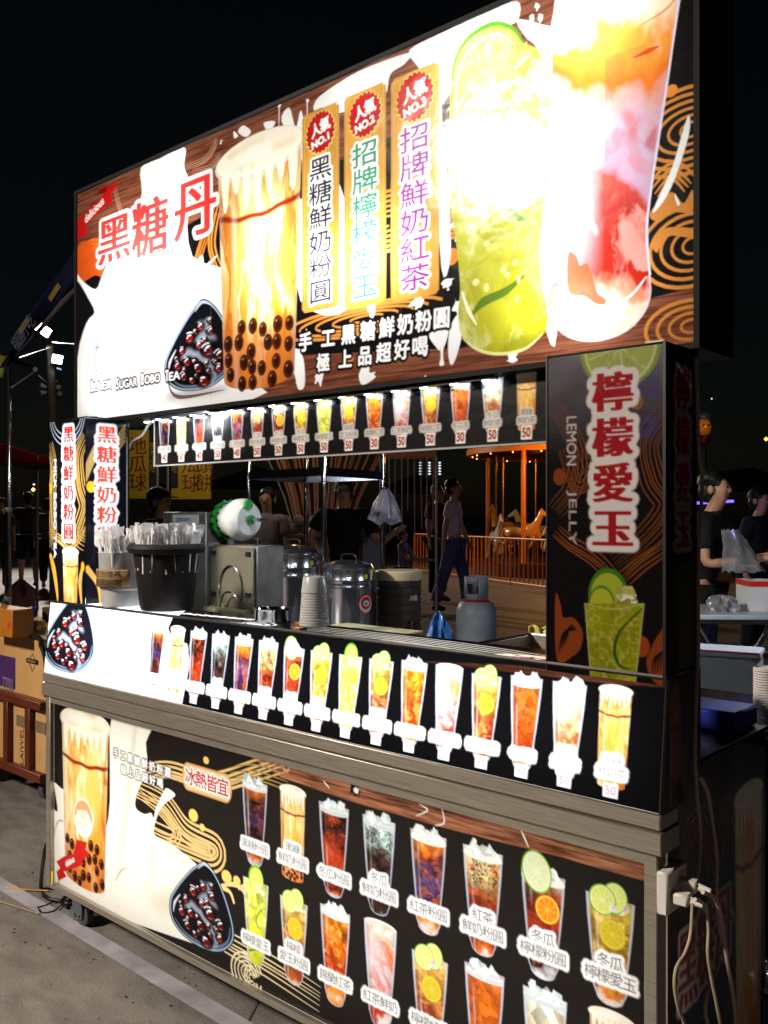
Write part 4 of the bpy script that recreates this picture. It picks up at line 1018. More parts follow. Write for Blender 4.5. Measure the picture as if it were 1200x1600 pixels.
# ---- lower panel ------------------------------------------------------------------
c = Canvas((-2.722, 1.478, .700), (2.017, 0, 0), (0, 0, -.57), 1280, (30, 26, 24)); X = c.px; P = c.P; k = 1
rng = np.random.RandomState(21)
c.wood(P([(388, 1180), (470, 1190), (720, 1240), (1015, 1330), (1015, 1378), (990, 1372), (880, 1340), (700, 1295), (560, 1256), (440, 1215)]), rng, (86, 44, 26), (190, 126, 92))
for q in ([(505, 1220), (515, 1232)], [(655, 1256), (668, 1266), (650, 1275)], [(690, 1262), (694, 1285), (680, 1290)], [(812, 1292), (826, 1324)]):
    c.line(P(q), [2, 5, 2], (244, 236, 226))
a, b = X(553, 1232); c.splat(a, b, 22, rng, (20, 16, 16)); c.splat(a + 8, b + 4, 12, rng, (240, 236, 230)); a, b = X(447, 1196); c.ell(a, b, 18, 22, (206, 160, 120)); c.ell(a, b, 10, 12, (130, 86, 60))
CR = (226, 190, 128)
c.swirl(P([(190, 1215), (260, 1205), (330, 1225), (400, 1205), (440, 1190)]), 5, 14, 9, CR)
c.swirl(P([(205, 1230), (255, 1255), (290, 1300), (335, 1325), (330, 1340), (300, 1330), (250, 1308), (205, 1285)]), 6, 15, 10, CR)
c.swirl(P([(215, 1236), (250, 1265), (275, 1300), (262, 1312), (215, 1290)]), 4, 14, 7, CR)
c.swirl(P([(360, 1212), (400, 1210), (450, 1225)]), 4, 16, 5, (170, 140, 80))
c.swirl(P([(290, 1430), (340, 1465), (420, 1510), (500, 1560)]), 6, 13, 5, (226, 206, 160))
for (x, y, rx, ry, n) in [(385, 1520, 76, 62, 5), (392, 1527, 32, 36, 3)]:
    a, b = X(x, y); c.rings(a, b, rx, ry, n, 7, (232, 216, 176))
for (x, y, r) in [(302, 1274, 17), (316, 1293, 10), (322, 1188, 10), (354, 1370, 17), (370, 1376, 12)]:
    a, b = X(x, y); c.ell(a, b, r * 1.5, r * 1.25, (246, 206, 110))
c.line(P([(340, 1385), (350, 1388), (360, 1395), (366, 1412)]), [6, 16, 12, 9], (246, 206, 140)); c.line(P([(342, 1384), (366, 1382), (380, 1392), (386, 1408)]), [6, 16, 12, 9], (246, 206, 140)); c.line(P([(386, 1382), (372, 1388)]), 12, (246, 206, 140))
rid_m = c.region('milk_splash_print')
MW = (238, 236, 226)
c.fill(P([(176, 1108), (235, 1130), (228, 1160), (230, 1200), (214, 1240), (212, 1262), (226, 1272), (236, 1270), (240, 1278), (244, 1262), (256, 1236), (262, 1232), (274, 1242), (262, 1252), (252, 1262), (244, 1280), (241, 1304), (262, 1316), (290, 1336), (330, 1380), (340, 1470), (320, 1478), (290, 1470), (180, 1430), (86, 1380), (84, 1300), (80, 1262), (90, 1268), (86, 1236), (84, 1222), (96, 1232), (108, 1240), (120, 1280), (160, 1300), (172, 1250)]), MW, 1, rid_m, smooth=3)
c.line(P([(212, 1130), (205, 1200), (195, 1290), (185, 1370), (178, 1385)]), [14, 40, 34, 20, 4], (206, 200, 186), .65, soft=9)
c.line(P([(240, 1300), (236, 1360), (222, 1400)]), [4, 26, 4], (206, 196, 176), .6, soft=10)
c.line(P([(225, 1400), (260, 1410), (285, 1380)]), [8, 90, 20], (190, 178, 150), .55, soft=26)
c.line(P([(170, 1372), (200, 1388), (225, 1376), (240, 1350)]), [3, 9, 3], (250, 250, 246), .9)
c.line(P([(178, 1378), (190, 1360), (200, 1356)]), [2, 7, 2], (150, 140, 110), .8)
for o_ in (0, 4, 9): c.line(P([(250, 1314 + o_), (280, 1335 + o_), (296, 1350 + o_)]), [2, 4, 2], (190, 190, 180), .8)
c.arc(*X(96, 1340), 70, 150, 3.4, 4.9, 8, (150, 150, 156), .8)
rid_b = c.region('bowl_picture', 'printed black dish of pearls on the lower panel')
b0 = X(264, 1420); b1 = X(367, 1420); bt = X(305, 1339); bb = X(325, 1487); bowl(c, b0[0], bt[1], b1[0], bb[1], rid_b)
rid = c.region('cup_picture', 'large printed caramel milk tea cup with round logo')
l = X(94, 1132); r = X(170, 1150); lb = X(115, 1360); yt = X(132, 1128)[1]; yb = X(140, 1393)[1]
drink(c, (l[0] + r[0]) / 2 + 6, yt, yb, (r[0] - l[0]) * .96, 'brown', rid, 5, pearls=True, logo=True)
rid = c.region('ribbon_print', 'red ribbon print reading delicious')
c.fill(P([(88, 1346), (100, 1338), (114, 1335), (120, 1312), (136, 1316), (134, 1328), (140, 1334), (128, 1346), (132, 1350), (118, 1356), (100, 1362), (104, 1370), (92, 1376), (88, 1362), (94, 1356)]), (196, 34, 30), 1, rid)
c.text('delicious', *X(109, 1346), 74, 22, (255, 240, 240), rot=-.55, rid=rid, bold=.8)
rid = c.region('slogan_lettering', 'dark outlined slogan characters on poured milk')
for txt, xa, ya, xb, yb_ in (('\u624b\u5de5\u9ed1\u7cd6\u9bae\u5976\u7c89\u5713', 181, 1177, 262, 1207), ('\u6975\u4e0a\u54c1\u8d85\u597d\u559d', 193, 1203, 250, 1224)):
    A, B = X(xa, ya), X(xb, yb_); n = len(txt)
    for i, ch in enumerate(txt): q_ = A + (B - A) * i / (n - 1); c.text(ch, q_[0], q_[1], 34, 36, (250, 250, 250), bold=.6, out=(4, (20, 22, 40)), rid=rid)
rid = c.region('badge_print', 'cream badge with red characters')
A, B = X(286, 1212), X(361, 1230); cy = X(322, 1222)[1]; cx = (A[0] + B[0]) / 2; w2 = (B[0] - A[0]) / 2
c.line([(A[0] + 26, cy), (B[0] - 26, cy)], 96, (206, 150, 90), smooth=0, rid=rid); c.ell(A[0] + 26, cy, 30, 48, (206, 150, 90), rid=rid); c.ell(B[0] - 26, cy, 30, 48, (206, 150, 90), rid=rid)
c.line([(A[0] + 26, cy), (B[0] - 26, cy)], 84, (232, 190, 140), smooth=0); c.ell(A[0] + 26, cy, 24, 42, (232, 190, 140)); c.ell(B[0] - 26, cy, 24, 42, (232, 190, 140))
c.text('\u51b0\u71b1\u7686\u5b9c', cx, cy, (B[0] - A[0]) * .225, 58, (186, 28, 40), out=(6, (252, 248, 244)), bold=1.4)
for row in range(2):
    ys = (.090, .478) if row == 0 else (.503, .908)
    for j in range(8):
        i = row * 8 + j; x = (2.722 - 1.742 + j * .1380 + (.004 if row else 0)) * 1280
        kd = NAMES[i][3]; lim = kd in ('lemonfront', 'lemonamber', 'limegreen', 'limeamber', 'redtea')
        ya, yb_ = ys[0] * c.h, ys[1] * c.h
        if lim: ya += (.055 if kd in ('lemonamber', 'limeamber', 'redtea') else .04) * c.h
        elif kd not in ('brown', 'milkred'): ya += .022 * c.h
        else: ya += .012 * c.h
        rid = c.region('cup_picture', 'printed ' + LOOK[kd] + ' on the lower panel')
        drink(c, x, ya, yb_, 116 if kd != 'brown' else 112, kd, rid, 90 + i, pearls=(i == 1))
        rid = c.region('name_label'); name_tag(c, i, x, (ys[0] + .303) * c.h, 32, rid, 9, tcol=(30, 34, 56))
c.rows = 570; c.build(cart, BACKLIT, lambda f: 200 + 330 * f)

# ---- cart body --------------------------------------------------------------------
m = MB()
fx0, fx1 = -2.749, -.680
m.box((fx0, 1.464, .112), (-2.7225, 1.50, .7215), bev=.002); m.box((-.7045, 1.464, .112), (fx1, 1.50, .7215), bev=.002)
m.box((-2.7222, 1.4645, .112), (-.7048, 1.50, .1295)); m.box((-2.7222, 1.4665, .7005), (-.7048, 1.50, .7215))
m.build('panel_frame', STEEL, cart)
m = MB(); m.box((-2.762, 1.4555, .723), (-.669, 1.53, .7625), bev=.002); m.build('apron_rail', STEEL, cart)
m = MB(); m.box((-2.762, 1.4585, .7635), (-.671, 1.53, .7935), bev=.003); m.build('ledge', STEEL, cart)
m = MB(); m.box((fx0, 1.975, .115), (fx1, 1.985, .84)); m.box((fx0, 1.502, .115), (-2.742, 1.974, .84)); m.box((fx0, 1.502, .10), (fx1, 1.985, .112)); m.build('rear_and_side_panel', BLACK_GLOSS, cart, smooth=False)
m = MB(); m.box((-2.735, 1.64, .12), (-.70, 1.65, .72)); m.build('inner_partition', INNER, cart, smooth=False)
m = MB(); m.box((-2.75, 1.624, .842), (-.672, 1.99, .852), bev=.003); m.build('worktop', BLACK_GLOSS, cart)
# display box
m = MB(); m.box((-2.757, 1.6135, .795), (-.670, 1.622, 1.022)); m.box((-2.757, 1.466, .7937), (-.671, 1.6125, .7955)); m.prism([(-.6695, 1.463, .7955), (-.6695, 1.4895, .7955), (-.6695, 1.4895, 1.0185), (-.6695, 1.4855, 1.0185)], (-.0005, 0, 0)); m.prism([(-2.762, 1.463, .7955), (-2.762, 1.4865, .7955), (-2.762, 1.4865, 1.0185), (-2.762, 1.4855, 1.0185)], (.004, 0, 0)); m.box((-2.762, 1.487, .796), (-2.7575, 1.62, 1.022))
m.build('display_casing', BLACK_GLOSS, cart, smooth=False)
m = MB(); m.tube([BO + (0, -.003, .003), BO + BU + (0, -.003, .003)], .0042, 6); m.tube([BO + BU + (.001, -.003, 0), BO + BU + BV + (.001, -.003, 0)], .0042, 6)
m.build('edge_trim', BLACK_PAINT, cart)
area('counter_backlight', (-1.716, 1.598, .905), (-1.716, 0, .915), 2.0, .17, 7.5, (.98, .99, 1))
area('counter_left_lamp', (-2.45, 1.59, .90), (-2.45, 1.2, .93), .45, .12, .7, (.98, .99, 1))
area('lower_backlight', (-1.716, 1.615, .415), (-1.716, 0, .415), 1.98, .55, 6.0, (1, .98, .95))
area('counter_top_lamp', (-2.40, 1.55, .83), (-2.40, 1.55, 1.2), .6, .08, 2.4, (.98, .99, 1))
# side panel print, one sheet per side
def side_print(Xs, y0, y1, z0, z1, ppm): return Canvas((Xs, y0, z1), (0, y1 - y0, 0), (0, 0, z0 - z1), ppm, (15, 12, 12))
c = side_print(-.679, 1.503, 1.985, .115, .84, 900); X = c.px; P = c.P
rng = np.random.RandomState(8)
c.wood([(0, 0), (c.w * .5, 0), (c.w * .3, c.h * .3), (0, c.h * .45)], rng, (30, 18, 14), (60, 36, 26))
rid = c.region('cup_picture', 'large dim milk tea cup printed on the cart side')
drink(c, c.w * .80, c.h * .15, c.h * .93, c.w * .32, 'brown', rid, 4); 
rid = c.region('title_lettering', 'dark red title characters on the cart side')
for i, ch in enumerate('\u9ed1\u7cd6\u4e39'): c.text(ch, c.w * (.18 + .17 * i), c.h * (.49 - .015 * i), c.w * .17, c.h * .2, (120, 24, 24), boldx=4, bold=1, out=(7, (180, 170, 165)), rid=rid)
c.swirl([(c.w * .1, c.h * .2), (c.w * .3, c.h * .15), (c.w * .45, c.h * .3), (c.w * .6, c.h * .1)], 5, 12, 4, (150, 96, 50), .8)
c.swirl([(c.w * .35, c.h * .9), (c.w * .5, c.h * .7), (c.w * .6, c.h * .8)], 4, 12, 4, (90, 70, 50), .6)
c.text('\u624b\u5de5\u9ed1\u7cd6\u9bae\u5976', c.w * .38, c.h * .66, 26, 28, (70, 70, 74), rot=-.1)
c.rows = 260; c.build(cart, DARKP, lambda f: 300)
c = side_print(-.6695, 1.49, 1.62, .796, 1.022, 900)
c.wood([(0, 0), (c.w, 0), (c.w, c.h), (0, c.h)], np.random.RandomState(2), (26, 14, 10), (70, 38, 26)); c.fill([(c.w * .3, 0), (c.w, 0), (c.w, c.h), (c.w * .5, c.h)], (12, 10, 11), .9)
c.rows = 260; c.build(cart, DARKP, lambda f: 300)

# ================================================================== corner light boxes
lc = thing('corner_light_box', 'brightly lit corner column reading black sugar tea characters at far left of the counter', 'lightbox sign', (-2.648, 1.55, 1.024))
c = Canvas((-2.757, 1.481, 1.597), (.218, 0, 0), (0, 0, -.572), 1280, (14, 14, 18)); X = c.px; P = c.P
GOLD = (212, 170, 92)
c.swirl([(0, c.h * .12), (c.w * .1, c.h * .25), (c.w * .06, c.h * .45), (c.w * .1, c.h * .62), (0, c.h * .7)], 5, 12, 6, GOLD)
c.swirl([(c.w, c.h * .10), (c.w * .8, c.h * .2), (c.w * .84, c.h * .36), (c.w * .98, c.h * .48), (c.w * .8, c.h * .62), (c.w, c.h * .66)], 6, 13, 7, GOLD)
c.swirl([(0, c.h * .62), (c.w * .3, c.h * .66), (c.w * .6, c.h * .7), (c.w, c.h * .6)], 4, 10, 6, GOLD)
c.line([(c.w * .02, c.h * .74), (c.w * .12, c.h * .82), (c.w * .2, c.h * .92), (c.w * .24, c.h)], [16, 30, 22, 8], (236, 176, 60)); c.line([(c.w * .95, c.h * .78), (c.w * .86, c.h * .88), (c.w * .9, c.h)], [10, 26, 10], GOLD)
c.ell(c.w * .03, c.h * .37, 14, 22, (246, 180, 40)); c.ell(c.w * .93, c.h * .80, 12, 20, (246, 180, 40))
for k_ in range(3): c.arc(c.w * .5, c.h * -.02, c.w * (.48 - .05 * k_), c.h * (.16 - .03 * k_), 0, 3.14, 5, (190, 204, 224), .8)
rid = c.region('title_lettering', 'red characters with glowing white outline on the column front')
cx = X(107, 760)[0]; y0 = X(107, 664)[1]; y1 = X(107, 846)[1]; pit = (y1 - y0) / 6
for i, ch in enumerate('\u9ed1\u7cd6\u9bae\u5976\u7c89\u5713'): c.text(ch, cx, y0 + pit * (i + .5), c.w * .27, pit * .86, (226, 40, 30), boldx=4, bold=.8, out=(13, (252, 252, 255)), rid=rid)
cx = X(86, 760)[0]; y0 = X(86, 718)[1]; y1 = X(86, 872)[1]
rid = c.region('english_lettering', 'small white English letters running down the column edge')
c.text('MILK BOBO TEA', cx, (y0 + y1) / 2, y1 - y0, 19, (244, 244, 248), rot=math.pi / 2, bold=1.6, out=(4, (14, 14, 18)), rid=rid)
rid = c.region('cup_picture', 'printed caramel milk tea cup at the foot of the column')
drink(c, X(110, 900)[0], X(110, 862)[1], c.h + 26, 118, 'brown', rid, 3)
c.rows = 420; c.build(lc, BACKLIT, lambda f: 300)
c = Canvas((-2.5385, 1.482, 1.597), (0, .142, 0), (0, 0, -.572), 1280, (12, 14, 24)); X = c.px; P = c.P
for q in range(5): c.line([(0, c.h * (.26 + .02 * q)), (c.w * .3, c.h * (.12 + .02 * q)), (c.w * .7, c.h * (.1 + .02 * q)), (c.w * .98, c.h * (.02 + .022 * q))], [9, 7, 6, 6], (176, 146, 90), .9)
c.ell(c.w * .12, c.h * .37, 18, 22, (246, 180, 40)); c.line([(0, c.h * .8), (c.w * .3, c.h * .9), (c.w * .35, c.h)], [26, 18, 6], GOLD)
rid = c.region('title_lettering', 'red characters with glowing white outline on the column side')
cx = X(167, 760)[0]; y0 = X(167, 664)[1]; y1 = X(167, 852)[1]; pit = (y1 - y0) / 6
for i, ch in enumerate('\u9ed1\u7cd6\u9bae\u5976\u7c89\u5713'): c.text(ch, cx, y0 + pit * (i + .5), c.w * .46, pit * .86, (236, 60, 36), boldx=3.4, bold=.8, out=(12, (252, 252, 255)), rid=rid)
c.rows = 420; c.build(lc, BACKLIT, lambda f: 360)
m = MB()
m.box((-2.757, 1.628, 1.024), (-2.537, 1.634, 1.597)); m.box((-2.762, 1.483, 1.024), (-2.758, 1.63, 1.597)); m.box((-2.757, 1.484, 1.598), (-2.539, 1.63, 1.602))
m.build('rear_casing', BLACK_GLOSS, lc, smooth=False)
m = MB(); m.cyl((-2.57, 1.53, 1.602), (-2.57, 1.53, 1.6065), .012); m.box((-2.54, 1.6, 1.6025), (-2.48, 1.62, 1.6065)); m.build('mounting_bracket', DULL_STEEL, lc)
area('column_lamp', (-2.655, 1.60, 1.31), (-2.655, 0, 1.31), .16, .52, 1.15, (.97, .98, 1))
area('column_lamp', (-2.71, 1.56, 1.31), (0, 1.56, 1.31), .10, .5, .75, (.97, .98, 1))
area('column_hot', (-2.655, 1.56, 1.42), (-2.655, 0, 1.42), .04, .1, .14)

rc = thing('corner_panel_box', 'unlit black corner column with lemon jelly lettering between counter and big sign', 'sign column', (-.79, 1.55, 1.008))
c = Canvas((-.904, 1.481, 1.592), (.228, 0, 0), (0, 0, -.584), 1280, (17, 14, 15)); X = c.px; P = c.P
rng = np.random.RandomState(31)
def topc(xx, yy):
    n = fbm(*xx.shape, 5, 3, rng, 4)[..., None]; t = np.clip(yy / (c.h * .34), 0, 1)[..., None]
    return srgb((104, 98, 108)) * (.6 + .6 * n) * (1 - t) ** 1.3 + srgb((17, 14, 15)) * (1 - (1 - t) ** 1.3)
c.fill([(0, 0), (c.w, 0), (c.w, c.h * .36), (0, c.h * .36)], topc)
BR = (120, 66, 32)
a, b = X(968, 548); lime(c, a, b - 10, 100, rng, rim=(120, 140, 60), flesh=(150, 160, 84), inner=(180, 186, 130))
for pts in ([(880, 700), (900, 760), (925, 740), (915, 700)],): c.swirl(P(pts), 5, 9, 3, BR)
c.swirl(P([(1044, 640), (1010, 690), (1020, 750), (1043, 790), (1010, 840), (960, 880)]), 7, 8, 2.6, BR)
c.swirl(P([(868, 830), (890, 850), (930, 875), (960, 905)]), 5, 8, 3.5, BR); c.swirl(P([(1044, 850), (1000, 880), (975, 905)]), 5, 8, 3.5, BR)
c.swirl(P([(868, 640), (900, 700), (895, 760), (868, 800)]), 6, 8, 2.6, BR)
for sx_ in (0, 1):
    o_ = [(868, 930), (876, 945), (880, 965), (895, 965), (910, 985), (908, 1010), (895, 1025), (870, 1030)] if sx_ == 0 else [(1043, 980), (1030, 990), (1018, 1012), (1010, 1035), (1018, 1060), (1035, 1075), (1043, 1076), (1043, 1040)]
    c.fill(P(o_), (126, 58, 26), .95, smooth=4)
    for q in range(5): c.line(P([(872 + q * 3, 1020 - q * 4), (880 + q * 3, 990 - q * 3), (896 + q, 985)] if sx_ == 0 else [(1020 + q * 4, 1062 - q * 5), (1022 + q * 4, 1030 - q * 3), (1040, 1015)]), [2, 5, 2], (22, 16, 15))
a, b = X(874, 745); c.ell(a, b, 16, 20, (120, 56, 28)); a, b = X(1002, 1010); c.ell(a, b, 20, 24, (134, 58, 24)); a, b = X(996, 628); c.ell(a, b, 14, 18, (120, 84, 40))
for (x, y) in ((1014, 604), (1010, 666)):
    a, b = X(x, y)
    for q in range(9): t = q * .7; c.ell(a + 18 * math.cos(t), b + 18 * math.sin(t), 10, 7, (60, 56, 120), .45, rot=t, soft=3)
rid = c.region('title_lettering', 'dark red characters with pale outline, unlit')
cx = X(957, 700)[0]; y0 = X(957, 578)[1]; y1 = X(957, 862)[1]; pit = (y1 - y0) / 4
for i, ch in enumerate('\u6ab8\u6aac\u611b\u7389'): c.text(ch, cx, y0 + pit * (i + .5), c.w * .31, pit * .86, (150, 22, 30), boldx=6, bold=1.2, out=(14, (206, 200, 200)), rid=rid)
rid = c.region('english_lettering', 'thin white lemon letters reading downwards')
a0 = X(893, 651); a1 = X(893, 727); c.text('LEMON', a0[0], (a0[1] + a1[1]) / 2, a1[1] - a0[1], 26, (190, 186, 190), rot=math.pi / 2, rid=rid); rid = c.region('english_lettering', 'thin white jelly letters reading downwards')
a0 = X(893, 766); a1 = X(893, 852); c.text('JELLY', a0[0], (a0[1] + a1[1]) / 2, a1[1] - a0[1], 26, (170, 164, 166), rot=math.pi / 2, rid=rid)
rid = c.region('cup_picture', 'dim glass of green lime jelly printed at the foot')
g = P([(914, 943), (1006, 943), (991, 1080), (925, 1080)])
def lj(xx, yy):
    n = fbm(*xx.shape, 9, 6, rng, 5)[..., None]; n2 = fbm(*xx.shape, 14, 9, rng, 4)[..., None]; v = np.clip(1 - np.abs(n2 - .5) * 14, 0, 1) * .5
    return (srgb((134, 134, 20)) * (.55 + .8 * n)) * (1 - v) + srgb((196, 196, 90)) * v
a, b = X(950, 930); c.ell(a, b, 50, 62, (56, 110, 30), rid=rid); c.ell(a, b + 4, 44, 55, (150, 160, 44)); a, b = X(940, 945); c.ell(a, b, 34, 45, (70, 120, 40)); c.ell(a, b + 2, 30, 40, (160, 164, 44))
a, b = X(980, 935); ice(c, a, b, 90, 60, rng, rid, n=5, tint=(170, 170, 90), dk=(60, 66, 16))
c.fill(g, lj, .96, rid); c.line(P([(1004, 950), (970, 985), (960, 1015), (968, 1040), (985, 1045)]), [3, 8, 8, 3], (40, 80, 24)); c.line([g[0], g[3]], 3, (170, 176, 110), .7, smooth=0); c.line([g[1], g[2]], 3, (170, 176, 110), .7, smooth=0)
c.line(P([(914, 943), (960, 952), (1006, 943)]), [2, 3, 2], (170, 176, 110), .8)
c.rows = 560; c.build(rc, WEAVE, lambda f: 470)
c = Canvas((-.6745, 1.484, 1.592), (0, .128, 0), (0, 0, -.584), 1000, (16, 14, 14)); X = c.px
rid = c.region('title_lettering', 'dark red characters on the column outer side')
y0 = X(1068, 574)[1]; y1 = X(1068, 864)[1]; pit = (y1 - y0) / 4
for i, ch in enumerate('\u6ab8\u6aac\u611b\u7389'): c.text(ch, c.w * .56, y0 + pit * (i + .5), c.w * .42, pit * .86, (130, 20, 26), boldx=4, bold=1, out=(9, (150, 146, 146)), rid=rid)
c.fill([(c.w * .3, c.h * .66), (c.w * .9, c.h * .64), (c.w * .85, c.h), (c.w * .35, c.h)], (66, 70, 14)); c.line([(c.w * .1, c.h * .3), (c.w * .3, c.h * .2), (c.w * .2, c.h * .1)], 4, BR)
c.rows = 400; c.build(rc, WEAVE, lambda f: 400)
m = MB(); m.box((-.904, 1.614, 1.024), (-.676, 1.62, 1.592)); m.box((-.908, 1.49, 1.024), (-.9045, 1.62, 1.592)); m.box((-.904, 1.484, 1.5925), (-.6745, 1.62, 1.597)); m.build('rear_casing', BLACK_GLOSS, rc, smooth=False)
m = MB(); m.box((-.6765, 1.4775, 1.006), (-.671, 1.4835, 1.597)); m.box((-.9075, 1.479, 1.008), (-.9045, 1.484, 1.597)); m.build('corner_trim', BLACK_PAINT, rc, smooth=False)

# ================================================================== casters, sockets, cords
RUBBER = mat('grey_rubber', (70, 70, 74), rough=0.6)
ZINC = mat('zinc_plated_steel', (150, 156, 168), rough=0.3, metal=.9, rvar=.1)
def caster(x, y):
    m = MB(); m.box((x - .045, y - .035, .093), (x + .045, y + .035, .099), bev=.002); m.cyl((x, y, .093), (x, y, .082), .024)
    pr = m.build('caster_plate', ZINC, cart)
    for s in (-1, 1):
        f = MB(); yy = y + s * .019
        f.prism([(x - .026, yy, .083), (x + .026, yy, .083), (x + .034, yy, .06), (x + .03, yy, .03), (x + .012, yy, .026), (x - .012, yy, .04), (x - .024, yy, .06)], (0, s * .003, 0)); o = f.build('caster_fork', ZINC, cart)
    w = MB(); w.tube([(x + .014, y - .014, .035), (x + .014, y - .011, .035), (x + .014, y + .011, .035), (x + .014, y + .014, .035)], [.029, .035, .035, .029], 24); w.build('caster_wheel', RUBBER, cart)
    w = MB(); w.cyl((x + .014, y - .026, .035), (x + .014, y + .026, .035), .007); w.build('axle_bolt', ZINC, cart)
    w = MB(); w.prism([(x - .05, y - .02, .03), (x - .02, y - .02, .06), (x - .015, y - .02, .02), (x - .045, y - .02, .012)], (0, .03, 0)); w.build('brake_pedal', ZINC, cart)
for x, y in ((-2.64, 1.53), (-.80, 1.53), (-2.64, 1.93), (-.80, 1.93)): caster(x, y)
pb = thing('wall_outlet', 'white power outlet plate with two plugs on the right side of the cart', 'power outlet', (-.665, 1.49, .65))
m = MB(); m.box((-.678, 1.456, .625), (-.658, 1.535, .698), bev=.003); m.build('outlet_box', WHITE_PLASTIC, pb)
for y_, z_ in ((1.478, .655), (1.51, .668)):
    m = MB(); m.box((-.6575, y_ - .012, z_ - .010), (-.628, y_ + .012, z_ + .010), bev=.003); m.tube([(-.628, y_, z_), (-.606, y_, z_ - .002)], [.007, .0045], 10); m.build('plug', WHITE_PLASTIC, pb)
CORD = mat('pinkish_white_cord', (186, 158, 152), rough=0.45, var=.1)
CORD2 = mat('ivory_cord', (176, 162, 132), rough=0.45, var=.1)
CORDB = mat('black_rubber_cord', (14, 14, 16), rough=0.4)
def cord(pts, r, m_, label, world=False, group=None):
    q = MB(); q.tube(spline(pts, 8), r, 8); o = q.build('power_cord', m_); return tag(o, label, 'cord', group)
fX = lambda pts, X0: [onX(a, b, X0) for a, b in pts]
cord(fX([(1088, 560), (1090, 640), (1092, 700), (1097, 760), (1092, 850), (1091, 940), (1091, 1020), (1088, 1090), (1086, 1180), (1089, 1240), (1094, 1300), (1092, 1350), (1086, 1385)], -.655) , .0034, CORD, 'long pale cord running down beside the lemon jelly column to the outlet')
cord(fX([(1093, 1214), (1106, 1240), (1114, 1290), (1120, 1340), (1120, 1400), (1124, 1450), (1130, 1475)], -.64), .0034, CORD, 'pale doubled cord hanging loosely against the cart side')
cord(fX([(1098, 1394), (1118, 1406), (1128, 1440), (1136, 1500), (1146, 1560), (1150, 1610), (1150, 1680)], -.60), .0036, CORD, 'pink cord curving down from the upper plug')
cord(fX([(1086, 1405), (1102, 1416), (1107, 1450), (1106, 1490), (1112, 1530), (1120, 1570), (1126, 1610), (1128, 1680)], -.61), .003, CORD2, 'ivory cord dropping from the middle of the outlet')
cord(fX([(1082, 1412), (1079, 1460), (1070, 1490), (1057, 1512), (1054, 1540), (1060, 1575), (1070, 1605), (1076, 1680)], -.615), .003, CORD2, 'ivory cord bending left in front of the dark cart side')
cord(fX([(1130, 1475), (1122, 1510), (1108, 1545), (1102, 1580), (1108, 1610), (1112, 1680)], -.635), .003, CORD2, 'slack cord crossing behind the ivory cord near the ground')
cord([onY(243, 654, 1.66), onY(232, 664, 1.66), onY(222, 680, 1.66), onY(206, 690, 1.66), onY(199, 705, 1.66)], .004, WHITE_PLASTIC, 'thin white cable curving from the hanging menu board to the left column')
gz = lambda pts, z=.008: [onZ(a, b, z) for a, b in pts]
cord([onY(82, 1300, 1.50), onY(70, 1330, 1.47)] + gz([(64, 1385), (72, 1402), (92, 1408), (108, 1412), (116, 1404)]), .0065, CORDB, 'black cable looping onto the ground beside the left caster')
cord(gz([(118, 1408), (104, 1416), (96, 1408), (108, 1398), (118, 1404), (112, 1412), (100, 1404), (122, 1396)], .012), .005, CORDB, 'tangled black cable under the cart corner')
cord(gz([(58, 1418), (72, 1414), (88, 1408), (98, 1411), (84, 1423), (66, 1426), (60, 1420)], .006), .0022, CORDB, 'thin wire loop lying on the painted line')
YST = mat('orange_string', (190, 140, 50), rough=.7)
cord(gz([(10, 1387), (40, 1390), (76, 1392)], .006), .0025, YST, 'orange string lying across the painted ground line')
cord(gz([(-10, 1406), (30, 1418), (62, 1428)], .006), .0025, mat('tan_string', (150, 130, 110), rough=.8), 'tan string lying on the pavement below the painted line')
m = MB(); a_ = onZ(58, 1428, .0)
m = MB(); p0 = onY(83, 1372, 1.462); m.box((p0[0] - .006, p0[1] - .004, p0[2] - .02), (p0[0] + .004, p0[1], p0[2] + .02), bev=.001); tag(m.build('yellow_tag', mat('yellow_tape', (230, 200, 20))), 'tiny yellow tape tag at the foot of the cart left post', 'tape')

# ================================================================== things on the counter
STRAW = mat('straw_wrap_film', (250, 250, 252), rough=0.35, trans=0.15, var=0.05, ior=1.2, coat=.5)
CLEAR = mat('clear_plastic', (240, 242, 244), rough=0.2, trans=0.5, var=0.03, ior=1.2, coat=.3)
FROST = mat('frosted_plastic', (225, 226, 228), rough=0.3, trans=0.45, var=0.05, ior=1.25)
POTM = mat('dark_brown_plastic', (27, 23, 23), rough=0.6, spec=.25, var=.15, scale=20)
pz = 1.0245
loc = onZ(249, 957, pz) + FWD * .085
pot = thing('straw_flowerpot', 'dark brown flowerpot packed with clear wrapped straws on the white counter end', 'flowerpot', loc, local=True)
wob = lambda a, z: 1 + (.006 * (1 if math.sin(a * 22) > 0 else -1) if z < .16 else 0)
m = MB(); m.lathe([(.072, 0), (.076, .01), (.092, .15), (.093, .165)], n=88, wob=wob); m.lathe([(.095, .163), (.108, .166), (.112, .178), (.108, .188), (.104, .192), (.098, .188), (.096, .17), (.09, .15), (.05, .14), (0, .14)], n=44); m.build('pot_body', POTM, pot)
rd = random.Random(5)
m0 = MB(); m0.tube([(0, 0, 0), (0, 0, .118)], .0038, 6); m0.sheet(lambda u, v: (-.008 + .016 * u, .003 * math.sin(v * 9 + u * 3), .10 + .036 * v), 2, 4)
S0 = None
